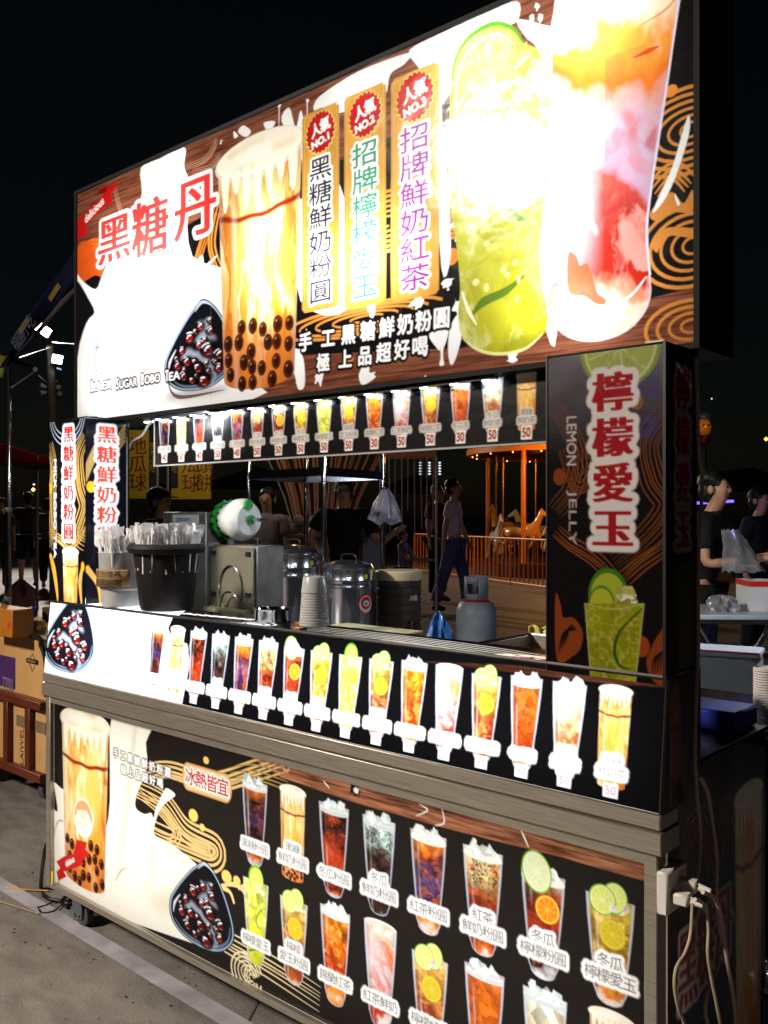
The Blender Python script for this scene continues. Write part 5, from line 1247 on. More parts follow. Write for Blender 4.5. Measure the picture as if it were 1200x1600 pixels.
for i in range(92):
    a = rd.random() * 6.283; r = .086 * math.sqrt(rd.random()) if i > 34 else .084
    if S0 is None: S0 = m0.build('straw', STRAW, pot); s = S0
    else: s = S0.copy(); COL.objects.link(s)
    s.parent = pot; s.location = (r * math.cos(a), r * math.sin(a), .105 + rd.random() * .012); s.rotation_euler = (rd.uniform(-.17, .17), rd.uniform(-.17, .17), rd.random() * 3)
loc = onZ(181, 950, pz) + FWD * .055
jar = thing('straw_jar', 'clear plastic jar of wrapped straws with handwritten cardboard label next to the lit column', 'straw jar', loc, local=True)
m = MB(); m.lathe([(.052, 0), (.056, .004), (.057, .05), (.062, .055), (.066, .16), (.068, .163), (.064, .165), (.061, .155), (.055, .06), (.053, .008), (0, .006)], n=32); m.build('jar_body', FROST, jar)
KRAFT = mat('cardboard', (150, 118, 78), rough=.8, var=.12, scale=30)
m = MB(); m.sheet(lambda u, v: (.071 * math.cos(-2.9 + 2.7 * u), .071 * math.sin(-2.9 + 2.7 * u), .062 + .052 * v), 20, 2); lab_o = m.build('cardboard_label', KRAFT, jar, thick=.002)
INK = mat('black_ink', (20, 18, 20), rough=.6)
def letters(name, txt, o, xd, yd, w, h, material, parent=None, bend=None, align='c', stack=False, lift=.0008):
    """flat lettering laid on a surface: one cell per CJK character, Latin strings fitted whole"""
    o = np.asarray(o, float); xd = nrm(xd); yd = nrm(yd); n = np.cross(xd, yd); cjk = ord(txt[0]) > 0x2000; vs = []
    if cjk:
        ref = glyph_tris('\u5713').reshape(-1, 2); r0, r1 = ref.min(0), ref.max(0)
        for i, ch in enumerate(txt):
            t = (glyph_tris(ch) - (r0 + r1) / 2) / (r1 - r0) * [w * .92, h * .92]
            k_ = i - (len(txt) - 1) / 2
            t[..., 1 if stack else 0] += (-k_ * h if stack else k_ * w); vs.append(t)
    else:
        t = glyph_tris(txt); f = t.reshape(-1, 2); lo, hi = f.min(0), f.max(0); vs.append((t - (lo + hi) / 2) / (hi - lo) * [w, h])
    T = np.concatenate(vs).reshape(-1, 2)
    pts = [bend(p) for p in T] if bend else [o + xd * p[0] + yd * p[1] + n * lift for p in T]
    m = MB(); m.add(pts, [(3 * i, 3 * i + 1, 3 * i + 2) for i in range(len(pts) // 3)])
    return m.build(name, material, parent, smooth=False)
for j, (tx, z_) in enumerate((('\u8acb\u6253\u5305\u5f8c\u518d', .100), ('\u81ea\u884c\u53d6\u7528\u8b1d', .076))):
    letters('handwriting', tx, (0, 0, 0), (1, 0, 0), (0, 0, 1), .021, .02, INK, jar, bend=lambda p, z_=z_: (.0726 * math.cos(-1.3 + p[0] / .0715), .0726 * math.sin(-1.3 + p[0] / .0715), z_ + p[1]))
for i in range(34):
    a = rd.random() * 6.283; r = .05 * math.sqrt(rd.random())
    s = S0.copy(); COL.objects.link(s); s.parent = jar; s.scale = (1, 1, 1.45); s.location = (r * math.cos(a), r * math.sin(a), .03 + rd.random() * .02); s.rotation_euler = (rd.uniform(-.16, .16), rd.uniform(-.24, .05), rd.random() * 3)
loc = onZ(490, 981, pz) + FWD * .02
cs = thing('cup_stack', 'tall stack of clear plastic cups upside down at the counter back edge', 'cup stack', loc, local=True)
m0 = MB(); m0.lathe([(.0365, 0), (.0375, .001), (.0375, .004), (.0355, .006), (.034, .03)], n=28)
u0 = None
for i in range(13):
    f = 1 - .02 * i
    if u0 is None: u0 = m0.build('plastic_cup', CLEAR, cs); o = u0
    else: o = u0.copy(); COL.objects.link(o); o.parent = cs
    o.location = (0, 0, .0065 * i + .004); o.scale = (1 - .014 * i, 1 - .014 * i, 1)
m = MB(); m.lathe([(.0325, .085), (.0275, .122), (.026, .124), (0, .124)], n=28); m.build('top_cup', CLEAR, cs)
loc = onZ(425, 972, pz) + FWD * .02
rg_ = thing('steel_ring', 'round shallow steel dish on the counter before the green machine base', 'steel dish', loc, local=True)
m = MB(); m.lathe([(.045, 0), (.047, .002), (.047, .030), (.049, .033), (.046, .034), (.044, .031), (.043, .006), (0, .005)], n=36); m.build('dish_wall', STEEL2, rg_)

# ---- sealing machine ----------------------------------------------------------------
sm = thing('cup_sealing_machine', 'steel cup sealing machine with film roll and green gear wheels', 'sealing machine', (-2.44, 1.92, .852))
m = MB(); m.box((-2.68, 1.86, .853), (-2.438, 1.975, 1.309), bev=.004); m.build('control_cabinet', DULL_STEEL, sm)
PAPER = mat('paper', (206, 206, 196), rough=.8, var=.05)
m = MB(); m.box((-2.62, 1.8575, 1.245), (-2.475, 1.8592, 1.300)); sh = m.build('paper_notice', PAPER, sm)
BLUEI = mat('blue_ink', (60, 100, 150)); 
for k_, tx in enumerate(('\u6ce8\u610f\u4e8b\u9805 \u8acb\u52ff'.replace(' ', ''), '\u958b\u6a5f\u524d\u8acb\u5148')): letters('notice_writing', tx, (-2.56, 1.857, 1.283 - .02 * k_), (1, 0, 0), (0, 0, 1), .014, .012, BLUEI if k_ == 0 else INK, sm)
m = MB(); m.box((-2.434, 1.885, .853), (-2.21, 2.0, 1.20), bev=.004); m.build('machine_body', DULL_STEEL, sm)
ACR = mat('scratched_acrylic', (140, 138, 120), rough=.25, trans=.35, var=.15, scale=6)
m = MB(); m.box((-2.43, 1.872, .90), (-2.213, 1.878, 1.195), bev=.001); dr = m.build('acrylic_door', ACR, sm)
m = MB(); m.tube([(-2.32 + .058 * math.cos(t), 1.868, 1.06 + .075 * math.sin(t)) for t in np.linspace(0, 6.283, 30)], .0025, 6); m.build('round_cutout_rim', STEEL2, dr)
for x_, z_ in ((-2.41, 1.175), (-2.235, 1.175), (-2.41, 1.04), (-2.235, 1.045)): m = MB(); m.box((x_ - .01, 1.866, z_ - .007), (x_ + .01, 1.8715, z_ + .007)); m.build('door_clip', BLACK_PAINT, dr)
m = MB(); m.tube([(-2.43, 1.855, .985), (-2.22, 1.855, .985)], .016, 16); m.tube([(-2.40, 1.855, .985), (-2.385, 1.855, .985)], .018, 16); m.build('pinch_roller', mat('tan_roller', (110, 104, 80), rough=.5), sm)
m = MB(); m.tube([(-2.36, 1.856, 1.0), (-2.33, 1.85, 1.045), (-2.29, 1.85, 1.05), (-2.25, 1.85, 1.02), (-2.225, 1.856, .99)], .003, 6, smooth=6); m.build('wire_guard', STEEL2, sm)
GREEN = mat('green_plastic', (10, 150, 50), rough=.35, coat=.3); GREENB = mat('green_board', (6, 92, 60), rough=.5)
m = MB(); m.box((-2.40, 1.80, .92), (-2.16, 1.868, .962), bev=.003); m.build('green_base', GREENB, sm)
m = MB(); ay, az = 1.93, 1.283
prof = []
m.tube([(-2.405, ay, az), (-2.398, ay, az), (-2.375, ay, az), (-2.35, ay, az), (-2.33, ay, az), (-2.308, ay, az), (-2.30, ay, az)], [.050, .056, .058, .069, .070, .058, .05], 32); m.build('film_roll', mat('translucent_film_roll', (226, 230, 228), rough=.22, var=.08, scale=5, coat=.5, stretch=(1, 6, 6)), sm)
def gearwheel(x, r, n=14, name='gear_wheel', mt=GREEN, yy=0, zz=0):
    m = MB(); pts = []
    for i in range(n * 4):
        t = 2 * math.pi * i / (n * 4); rr = r * (1 if i % 4 < 2 else .9); pts.append((x, ay + yy + rr * math.cos(t), az + zz + rr * math.sin(t)))
    inn = [(x, ay + yy + r * .72 * math.cos(t), az + zz + r * .72 * math.sin(t)) for t in np.linspace(0, 2 * math.pi, n * 4, endpoint=False)]
    N_ = len(pts); vs = pts + inn + [(p[0] + .008, p[1], p[2]) for p in pts] + [(p[0] + .008, p[1], p[2]) for p in inn]; fs = []
    for i in range(N_):
        j = (i + 1) % N_; fs += [(i, j, N_ + j, N_ + i), (2 * N_ + i, 3 * N_ + i, 3 * N_ + j, 2 * N_ + j), (i, 2 * N_ + i, 2 * N_ + j, j), (N_ + i, N_ + j, 3 * N_ + j, 3 * N_ + i)]
    m.add(vs, fs)
    for t in (0.3, 2.4, 4.5): m.obox((x + .004, ay + yy + r * .36 * math.cos(t), az + zz + r * .36 * math.sin(t)), (.006, r * .78, .012), (1, 0, 0), (0, math.cos(t), math.sin(t)))
    m.build(name, mt, sm, fix=True)
gearwheel(-2.43, .060); gearwheel(-2.412, .068); gearwheel(-2.40, .058, mt=BLACK_PAINT)
for y_, z_ in ((0.02, .05), (.03, 0)): m = MB(); m.tube([(-2.297, ay + y_ - .03, az + z_), (-2.287, ay + y_ - .03, az + z_)], .015, 16); m.build('end_knob', GREEN, sm)
m = MB(); m.tube([(-2.44, ay, az), (-2.22, ay, az)], .006, 12); m.build('roll_shaft', STEEL2, sm)
m = MB(); m.obox((-2.425, 1.95, 1.24), (.012, .03, .12), bev=.002); m.build('roll_bracket', DULL_STEEL, sm)

# ---- pots on the table behind -----------------------------------------------------------
PS = mat('mirror_steel_pot', (206, 212, 226), rough=0.17, metal=.96, var=.06, scale=3, rvar=.06, bump=.05, bscale=9)
TBL = mat('dark_table_top', (46, 44, 44), rough=.4)
pt = thing('folding_table', 'low dark table behind the cart holding the steel tea urns', 'table', (-3.35, 2.95, 0), local=True)
ca, sa = math.cos(.12), math.sin(.12)
m = MB(); m.box((-.62, -.30, .65), (.66, .30, .67), bev=.004); m.build('table_top', TBL, pt)
for x_, y_ in ((-.56, -.25), (.6, -.25), (-.56, .25), (.6, .25)): m = MB(); m.cyl((x_, y_, 0), (x_, y_, .65), .014); m.build('leg', CHROME, pt)
REDI = mat('red_sticker', (200, 40, 34), rough=.4); WHT = mat('white_sticker', (226, 226, 222), rough=.4); YEL = mat('yellow_sticker', (226, 214, 30), rough=.4)
def urn(px_, w_, r, ztop, label, sticker=True, handle=True):
    lc_ = at(px_, 804, w_); t = thing('steel_tea_urn', label, 'tea urn', (lc_[0], lc_[1], .671), local=True, group='steel tea urns behind the counter'); h = ztop - .671
    m = MB(); m.lathe([(r * .97, 0), (r, .01), (r, h * .72), (r * 1.012, h * .73), (r * 1.012, h * .755), (r, h * .765), (r, h * .81), (r * 1.015, h * .82), (r * 1.015, h * .84), (r, h * .85), (r, h * .94), (r * 1.03, h * .945), (r * 1.03, h * .97), (r * .98, h * .975), (r * .95, h * .96)], n=48); m.build('urn_body', PS, t)
    m = MB(); m.lathe([(r * .96, h * .965), (r * .98, h * .985), (r * .9, h + .012), (r * .5, h + .026), (0, h + .03)], n=40); ld = m.build('lid', PS, t)
    m = MB(); m.tube([(-.05, 0, h + .026), (-.045, 0, h + .05), (0, 0, h + .058), (.045, 0, h + .05), (.05, 0, h + .026)], .004, 8, smooth=5); m.build('lid_handle', BLACK_PAINT, ld)
    # direction to the eye
    v = nrm([-lc_[0], -lc_[1], 0]); sd = np.cross((0, 0, 1), v)
    def disc(off, z, rr, mt, name, lift, sy=1.0):
        m = MB(); vs = []
        for k_ in range(24):
            a = 6.283 * k_ / 24; u_ = off + rr * math.cos(a); an = u_ / r
            vs.append(v * (r * 1.0 + lift) * math.cos(an) + sd * (r + lift) * math.sin(an) + np.array([0, 0, z + rr * sy * math.sin(a)]))
        m.add(vs, [tuple(range(24))]); return m.build(name, mt, t, smooth=False)
    if sticker:
        disc(r * .72, h * .88, .0125, YEL, 'yellow_sticker', .002)
        disc(r * .72, h * .54, .042, REDI, 'maker_badge', .002, 1.1); disc(r * .72, h * .54, .037, WHT, 'badge_ring', .003, 1.1); disc(r * .72, h * .555, .03, REDI, 'badge_field', .004, 1.0)
        disc(r * .72, h * .55, .018, WHT, 'badge_centre', .005, .8); disc(r * .70, h * .545, .009, INK, 'horse_emblem', .006, .5)
    if handle:
        q = -sd * r; m = MB(); m.tube([q * .98 + (0, 0, h * .70), q * 1.16 + v * .02 + (0, 0, h * .66), q * 1.14 + v * .02 + (0, 0, h * .5), q * .99 + (0, 0, h * .47)], .005, 8, smooth=5); m.build('side_handle', STEEL2, t)
    return t
urn(368, 4.75, .138, 1.155, 'largest steel urn, mostly hidden behind the sealing machine', sticker=False)
urn(458, 4.4, .131, 1.125, 'taller steel urn with red badge left of the cup stack')
urn(545, 4.4, .121, 1.052, 'shorter steel urn with red badge right of the cup stack')
lc_ = at(623, 804, 4.55); bk = thing('insulated_barrel', 'brown ribbed barrel with cream lid beside the shorter steel urn', 'barrel', (lc_[0], lc_[1], .671), local=True)
m = MB(); pr = [(.105, 0)]
for i in range(7): z_ = .012 + i * .043; pr += [(.112, z_), (.113, z_ + .036), (.109, z_ + .039)]
m.lathe(pr, n=40); m.build('barrel_body', mat('brown_barrel_plastic', (64, 56, 50), rough=.45, var=.1), bk)
m = MB(); m.lathe([(.116, .305), (.118, .312), (.118, .345), (.112, .352), (0, .354)], n=40); m.build('barrel_lid', mat('cream_lid', (190, 180, 150), rough=.5), bk)
v = nrm([-lc_[0], -lc_[1], 0]); sd = np.cross((0, 0, 1), v); o_ = v * .1135 + sd * .03
letters('barrel_writing', '\u51b0\u6876', v * .092 + sd * .07 + np.array([0, 0, .22]), nrm(sd * .8 - v * .5), (0, 0, 1), .022, .03, PAPER, bk, lift=.004)
m = MB(); m.obox(v * .108 + sd * .075 + np.array([0, 0, .07]), (.03, .03, .09), sd, v, bev=.004); m.cyl(v * .12 + sd * .075 + np.array([0, 0, .10]), v * .15 + sd * .075 + np.array([0, 0, .09]), .01); m.build('tap', BLACK_PAINT, bk)
# ---- gas cylinder ----------------------------------------------------------------------------
GAS = mat('grey_blue_paint', (150, 162, 176), rough=.45, var=.15, scale=10)
lc_ = at(744, 804, 6.5); gc = thing('gas_cylinder', 'grey blue gas cylinder with handle collar standing behind the counter', 'gas cylinder', (lc_[0], lc_[1], 0), local=True)
m = MB(); m.lathe([(.12, 0), (.125, .03), (.143, .06), (.143, .58), (.14, .62), (.12, .67), (.07, .70), (0, .705)], n=36); m.build('tank', GAS, gc)
m = MB()
def coll(u, v_): a = .5 + 5.2 * u; return (.085 * math.cos(a), .085 * math.sin(a), .69 + .17 * v_)
vv = nrm([-lc_[0], -lc_[1], 0]); th = math.atan2(vv[1], vv[0])
for a0, a1, z0_, z1_ in ((-1.2, -.85, .69, .86), (.2, 1.2, .69, .86), (-.85, .2, .81, .86), (1.6, 4.6, .69, .86), (-.85, .2, .69, .74)):
    m.sheet(lambda u, v_: (.085 * math.cos(th + a0 + (a1 - a0) * u), .085 * math.sin(th + a0 + (a1 - a0) * u), z0_ + (z1_ - z0_) * v_), 10, 2)
m.build('handle_collar', GAS, gc, thick=.004)
m = MB(); m.cyl((0, 0, .70), (0, 0, .76), .018); m.cyl((0, 0, .76), (0, 0, .785), .028); m.build('valve', DULL_STEEL, gc)
m = MB(); m.lathe([(.1, .684), (.104, .69), (.09, .699), (.088, .7)], n=30); m.build('red_collar_lettering', REDI, gc)
# ---- low items behind the display --------------------------------------------------------------
m = MB(); m.obox((-1.54, 1.69, 1.0), (.26, .09, .03), (1, .0, 0), (0, 1, 0), bev=.003); tag(m.build('cutting_board', mat('cream_plastic_board', (176, 172, 138), rough=.5)), 'cream plastic board lying behind the counter edge near the steel urns', 'cutting board')
def crumple(name, c0, size, seed, mt, label, cat, top=1.0, nu=18, nv=12, amp=.25, narrow=.45):
    r = np.random.RandomState(seed); ph = r.rand(6) * 6.28; vs = []
    def f(u, v_):
        a = 2 * math.pi * u; rad = (1 - narrow * v_) * math.sqrt(max(0, 1 - (max(0, v_ - .86) / .14) ** 2)) if v_ > .86 else (1 - narrow * v_)
        rad *= 1 + amp * math.sin(3 * a + ph[0] + 2 * v_) * .5 + amp * .6 * math.sin(7 * a + ph[1] - 3 * v_) * .5 + amp * .4 * math.sin(11 * a + ph[2] + 9 * v_) * .5
        return (c0[0] + size[0] * rad * math.cos(a), c0[1] + size[1] * rad * math.sin(a), c0[2] + size[2] * v_ + size[2] * .05 * math.sin(5 * a + ph[3]) * v_)
    m = MB(); m.sheet(f, nu * 2, nv); return tag(m.build(name, mt), label, cat)
BLUEP = mat('blue_plastic_bag', (30, 84, 150), rough=.35, var=.2, scale=14, coat=.3)
p = at(686, 985, 2.55); crumple('plastic_bag', (p[0], p[1], .853), (.07, .05, .17), 4, BLUEP, 'crumpled blue plastic bag poking up behind the counter swirls', 'bag', amp=.5, narrow=.75)
sk = thing('steel_tray', 'open steel sink tray behind the right end of the counter', 'tray', (-1.09, 1.9, .853))
m = MB(); x0, x1, y0, y1, z0, z1 = -1.24, -.88, 1.70, 1.95, .853, .998
m.box((x0, y0, z0), (x1, y0 + .004, z1)); m.box((x0, y1 - .004, z0), (x1, y1, z1)); m.box((x0, y0 + .0042, z0), (x0 + .004, y1 - .0042, z1)); m.box((x1 - .004, y0 + .0042, z0), (x1, y1 - .0042, z1)); m.box((x0 + .005, y0 + .005, z0 + .002), (x1 - .005, y1 - .005, z0 + .005))
m.build('tray_wall', STEEL, sk, smooth=False)
m = MB(); m.tube([(x0, y0, z1 + .002), (x1, y0, z1 + .002), (x1, y1, z1 + .002), (x0, y1, z1 + .002), (x0, y0, z1 + .002)], .005, 6); m.build('rolled_rim', STEEL2, sk)
p = at(840, 1000, 2.42); m = MB()
m.sheet(lambda u, v_: tuple(p + RGT * (-.024 + .05 * u + .016 * v_ + .005 * math.sin(6 * u)) + UPV * (.034 - .085 * v_ + .006 * math.sin(7 * u + 2 * v_)) + FWD * (.01 * math.sin(9 * u + 3 * v_))), 12, 10)
tag(m.build('dish_cloth', mat('yellow_green_cloth', (170, 160, 70), rough=.85, var=.2, scale=40), thick=.004), 'yellow green cloth hanging over the steel tray edge', 'cloth')
p = at(862, 1002, 2.40); m = MB(); m.tube([p + UPV * .03 - RGT * .01, p - UPV * .03 + RGT * .01], .014, 14); m.tube([p - RGT * .035 + UPV * .012, p - RGT * .06 + UPV * .005, p - RGT * .05 - UPV * .012], .003, 6, smooth=5); tag(m.build('white_bottle', WHITE_PLASTIC), 'small white bottle lying by the yellow green cloth', 'bottle')
# ---- beside the cart on the right ---------------------------------------------------------------
m = MB(); m.box((-.855, 1.85, .853), (-.69, 1.972, .898), bev=.006); bb_ = tag(m.build('blue_box', mat('blue_carton', (20, 36, 130), rough=.45, var=.15)), 'flat royal blue box on the black worktop behind the lemon column', 'box')
st = thing('small_side_table', 'black low table right behind the cart end', 'table', (-.80, 2.25, 0), local=True)
m = MB(); m.box((-.3, -.22, .795), (.28, .28, .81), bev=.004); m.build('table_top', BLACK_GLOSS, st)
for x_, y_ in ((-.27, -.19), (.25, -.19), (-.27, .25), (.25, .25)): m = MB(); m.cyl((x_, y_, 0), (x_, y_, .795), .014); m.build('leg', BLACK_PAINT, st)
p = at(1197, 1050, 2.12); pc = thing('paper_cup_stack', 'tall ribbed stack of white paper cups at the right picture edge', 'cup stack', (p[0], p[1], .811), local=True)
m0 = MB(); m0.lathe([(.026, 0), (.0285, .001), (.0285, .0038), (.026, .0048)], n=24); u0 = None
PCUP = mat('white_paper_cup', (196, 190, 188), rough=.6)
for i in range(22):
    if u0 is None: u0 = m0.build('paper_cup', PCUP, pc); o = u0
    else: o = u0.copy(); COL.objects.link(o); o.parent = pc
    o.location = (0, 0, .006 * i); 
m = MB(); m.lathe([(.027, .130), (.028, .132), (.024, .134), (.02, .11), (0, .11)], n=24); m.build('top_cup', PCUP, pc)
p = at(1118, 1095, 2.6); m = MB(); m.lathe([(.045, -.014), (.049, .012), (.051, .015), (.047, .016), (.042, -.006), (0, -.01)], (p[0], p[1], p[2]), 32); tag(m.build('paper_bowl', mat('cream_paper', (190, 180, 140), rough=.6)), 'cream paper bowl lying behind the blue box', 'bowl')
p = at(1122, 1112, 2.5); crumple('paper_wrap', (p[0], p[1], p[2] - .03), (.06, .05, .05), 9, mat('pink_paper', (190, 150, 144), rough=.7), 'crumpled pinkish paper between the blue box and cream bowl', 'paper', amp=.4)
p = at(1170, 1118, 2.6); crumple('plastic_bag', (p[0], p[1], p[2] - .035), (.03, .025, .06), 11, mat('yellow_plastic', (170, 176, 20), rough=.4, coat=.2), 'yellow crumpled plastic bag beside the paper cup stack', 'bag', amp=.6)
# stand holding these
s2 = thing('storage_crate', 'dark crate under the paper wraps behind the cart end', 'crate', (*at(1120, 804, 2.72)[:2], 0), local=True)
m = MB(); m.box((-.16, -.14, 0), (.2, .16, .70), bev=.006); m.build('crate_body', BLACK_GLOSS, s2)
FOAM = mat('white_foam', (200, 206, 214), rough=.7, var=.04, scale=60, bump=.1)
lc_ = at(1142, 804, 3.25); fb = thing('foam_box', 'large white foam cooler standing upright below the folding table legs', 'foam box', (lc_[0], lc_[1], 0), .25, local=True)
m = MB(); m.box((-.17, -.09, .35), (.10, .09, .80), bev=.008); m.build('box_body', FOAM, fb)
m = MB(); m.box((-.175, -.095, .802), (.105, .095, .822), bev=.005); m.build('lid', FOAM, fb)
m = MB(); m.box((-.14, -.0935, .40), (.07, -.0905, .77), bev=.001); m.build('recessed_panel', FOAM, fb)
m = MB(); m.box((-.18, -.1, 0), (.11, .1, .348), bev=.005); m.build('plinth_crate', BLACK_GLOSS, fb)
m = MB(); m.box((-.178, -.0975, .8225), (.108, -.085, .8245)); m.build('red_edge', REDI, fb)
# folding table of the neighbour
lc_ = at(1190, 804, 5.25); nt_ = thing('trestle_table', 'white folding table with crossed steel legs under the foam box with red rim', 'table', (lc_[0], lc_[1], 0), math.radians(38), local=True)
m = MB(); m.box((-.52, -.30, .725), (.6, .35, .752), bev=.006); m.build('table_top', mat('pale_blue_table', (170, 186, 200), rough=.35), nt_)
m = MB(); m.box((-.5, -.285, .70), (.58, -.27, .7245)); m.build('table_rail', STEEL2, nt_)
for x_ in (-.22, .25):
    for s in (-1, 1): m = MB(); m.cyl((x_ - s * .20, -.2, .70), (x_ + s * .2, -.2, .02), .011, n=10); m.build('leg', CHROME, nt_)
def loc_on(nt, x, y): 
    a = math.radians(38); b = nt.location; return (b[0] + x * math.cos(a) - y * math.sin(a), b[1] + x * math.sin(a) + y * math.cos(a))
p = loc_on(nt_, .02, .02); f2 = thing('foam_box', 'open white foam box with red taped rim on the folding table', 'foam box', (p[0], p[1], .7525), math.radians(38), local=True)
m = MB(); x0, x1, y0, y1, z0, z1 = -.12, .24, -.12, .12, 0, .17
m.box((x0, y0, z0), (x1, y0 + .015, z1)); m.box((x0, y1 - .015, z0), (x1, y1, z1)); m.box((x0, y0 + .0155, z0), (x0 + .015, y1 - .0155, z1)); m.box((x1 - .015, y0 + .0155, z0), (x1, y1 - .0155, z1)); m.box((x0 + .016, y0 + .016, z0), (x1 - .016, y1 - .016, z0 + .015)); m.build('box_body', FOAM, f2, smooth=False)
m = MB(); m.box((x0 - .002, y0 - .003, z1 - .03), (x1 + .002, y0 - .0005, z1)); m.box((x0 - .004, y0, z1 - .03), (x0 - .0008, y1, z1)); m.build('red_tape', REDI, f2, smooth=False)
p = loc_on(nt_, .05, -.2); m = MB(); m.lathe([(.055, 0), (.078, 0), (.078, .036), (.055, .036), (.055, 0)], (p[0], p[1], .7525), 32); tag(m.build('tape_roll', mat('tan_tape_roll', (150, 136, 96), rough=.4)), 'wide tan tape roll in front of the foam box with red rim', 'tape roll')
p = loc_on(nt_, -.25, -.08); crumple('plastic_heap', (p[0], p[1], .752), (.09, .09, .09), 21, mat('grey_clear_wrap', (120, 122, 130), rough=.3, coat=.4, var=.3, scale=20), 'heap of clear wrapped goods on the folding table near the cord', 'wrapped goods', amp=.5)
p = at(1180, 1560, 1.9); m = MB(); m.obox(p + FWD * .1, (.16, .14, .02), RGT, FWD, bev=.004); m.sheet(lambda u, v_: tuple(p + FWD * (.02 + .16 * v_) + RGT * (-.08 + .16 * u) + UPV * (.014 + .012 * math.sin(12 * u + 5 * v_) * math.sin(9 * v_))), 16, 12)
wp = tag(m.build('wrapped_tray', mat('crinkled_clear_film', (90, 88, 70), rough=.15, coat=.8, var=.4, scale=20)), 'film covered tray low beside the cart side at the right edge', 'tray')
s3 = thing('low_stool', 'dark low crate under the film covered tray', 'crate', (p[0] + FWD[0] * .1, p[1] + FWD[1] * .1, 0), YAW, local=True)
m = MB(); m.box((-.085, -.075, 0), (.085, .075, p[2] - .012), bev=.004); m.build('crate_body', BLACK_GLOSS, s3)

# ================================================================== ground
def ground_mat():
    m = bpy.data.materials.new('worn_concrete'); m.use_nodes = True; nt = m.node_tree; p = nt.nodes['Principled BSDF']; N = nt.nodes.new; L = nt.links.new
    tc = N('ShaderNodeTexCoord')
    def noise(sc, det, st=None, dist=0):
        mp = N('ShaderNodeMapping'); L(tc.outputs['Object'], mp.inputs[0])
        if st: mp.inputs['Scale'].default_value = st
        mp.inputs['Rotation'].default_value = (0, 0, .35)
        n = N('ShaderNodeTexNoise'); n.inputs['Scale'].default_value = sc; n.inputs['Detail'].default_value = det; n.inputs['Distortion'].default_value = dist; L(mp.outputs[0], n.inputs['Vector']); return n
    a = noise(1.6, 8); b = noise(7, 8, (1, 2.2, 1), .5); c_ = noise(160, 3)
    r1 = N('ShaderNodeValToRGB'); r1.color_ramp.elements[0].position = .3; r1.color_ramp.elements[1].position = .72
    r1.color_ramp.elements[0].color = (.155, .142, .134, 1); r1.color_ramp.elements[1].color = (.215, .2, .188, 1); L(a.outputs['Fac'], r1.inputs[0])
    r2 = N('ShaderNodeValToRGB'); r2.color_ramp.elements[0].position = .36; r2.color_ramp.elements[1].position = .6
    r2.color_ramp.elements[0].color = (.8, .79, .78, 1); r2.color_ramp.elements[1].color = (1.1, 1.08, 1.05, 1); L(b.outputs['Fac'], r2.inputs[0])
    mx = N('ShaderNodeMix'); mx.data_type = 'RGBA'; mx.blend_type = 'MULTIPLY'; mx.inputs[0].default_value = 1; L(r1.outputs[0], mx.inputs[6]); L(r2.outputs[0], mx.inputs[7])
    mr = N('ShaderNodeMapRange'); mr.inputs['To Min'].default_value = .45; mr.inputs['To Max'].default_value = 1.55; L(c_.outputs['Fac'], mr.inputs['Value'])
    m2 = N('ShaderNodeMix'); m2.data_type = 'RGBA'; m2.blend_type = 'MULTIPLY'; m2.inputs[0].default_value = 1; L(mx.outputs[2], m2.inputs[6]); L(mr.outputs[0], m2.inputs[7])
    L(m2.outputs[2], p.inputs['Base Color'])
    rr = N('ShaderNodeMapRange'); rr.inputs['To Min'].default_value = .45; rr.inputs['To Max'].default_value = .8; L(b.outputs['Fac'], rr.inputs['Value']); L(rr.outputs[0], p.inputs['Roughness'])
    bu = N('ShaderNodeBump'); bu.inputs['Strength'].default_value = .35; bu.inputs['Distance'].default_value = .004; L(c_.outputs['Fac'], bu.inputs['Height']); L(bu.outputs[0], p.inputs['Normal'])
    return m
GM = ground_mat()
m = MB(); R_ = 900
m.quad((-R_, -R_, 0), (R_, -R_, 0), (R_, R_, 0), (-R_, R_, 0)); tag(m.build('ground', GM, smooth=False), kind='structure')
def paint_mat():
    m = mat('worn_line_paint', (160, 158, 166), rough=.7, var=.3, scale=9)
    return m
m = MB(); q = [onZ(-40, 1340, .004), onZ(-40, 1362, .004), onZ(0, 1391, .004), onZ(130, 1470, .004), onZ(343, 1600, .004), onZ(520, 1700, .004), onZ(600, 1700, .004), onZ(397, 1600, .004), onZ(150, 1456, .004), onZ(0, 1370, .004)]
m.add([(a[0], a[1], .004) for a in q], [tuple(range(len(q)))]); tag(m.build('painted_line', paint_mat(), smooth=False), kind='structure')
m = MB(); a = onZ(385, 1600, .003); b = onZ(412, 1545, .003); m.obox(((a[0] + b[0]) / 2, (a[1] + b[1]) / 2, .0015), (np.linalg.norm(b - a) * 6, .006, .001), nrm(b - a), nrm(np.cross((0, 0, 1), b - a))); tag(m.build('pavement_joint', mat('dark_joint', (84, 78, 72), rough=.9)), kind='structure')
rl = random.Random(17)
GRIT = mat('dark_grit', (34, 30, 28), rough=.8)
m = MB()
for i in range(260):
    px_ = rl.uniform(-10, 520); py_ = rl.uniform(1290, 1640)
    if py_ < 1300 + (px_ - 60) * .56 + 60 and px_ > 80: continue
    p = onZ(px_, py_, .0); r = .0015 + .0035 * rl.random() ** 3; a0 = rl.random() * 6; m.add([(p[0] + r * math.cos(a0 + q * 1.57) * (.6 + .6 * rl.random()), p[1] + r * math.sin(a0 + q * 1.57), .0015 + .002 * rl.random()) for q in range(4)], [(0, 1, 2, 3)])
tag(m.build('grit', GRIT), kind='stuff')
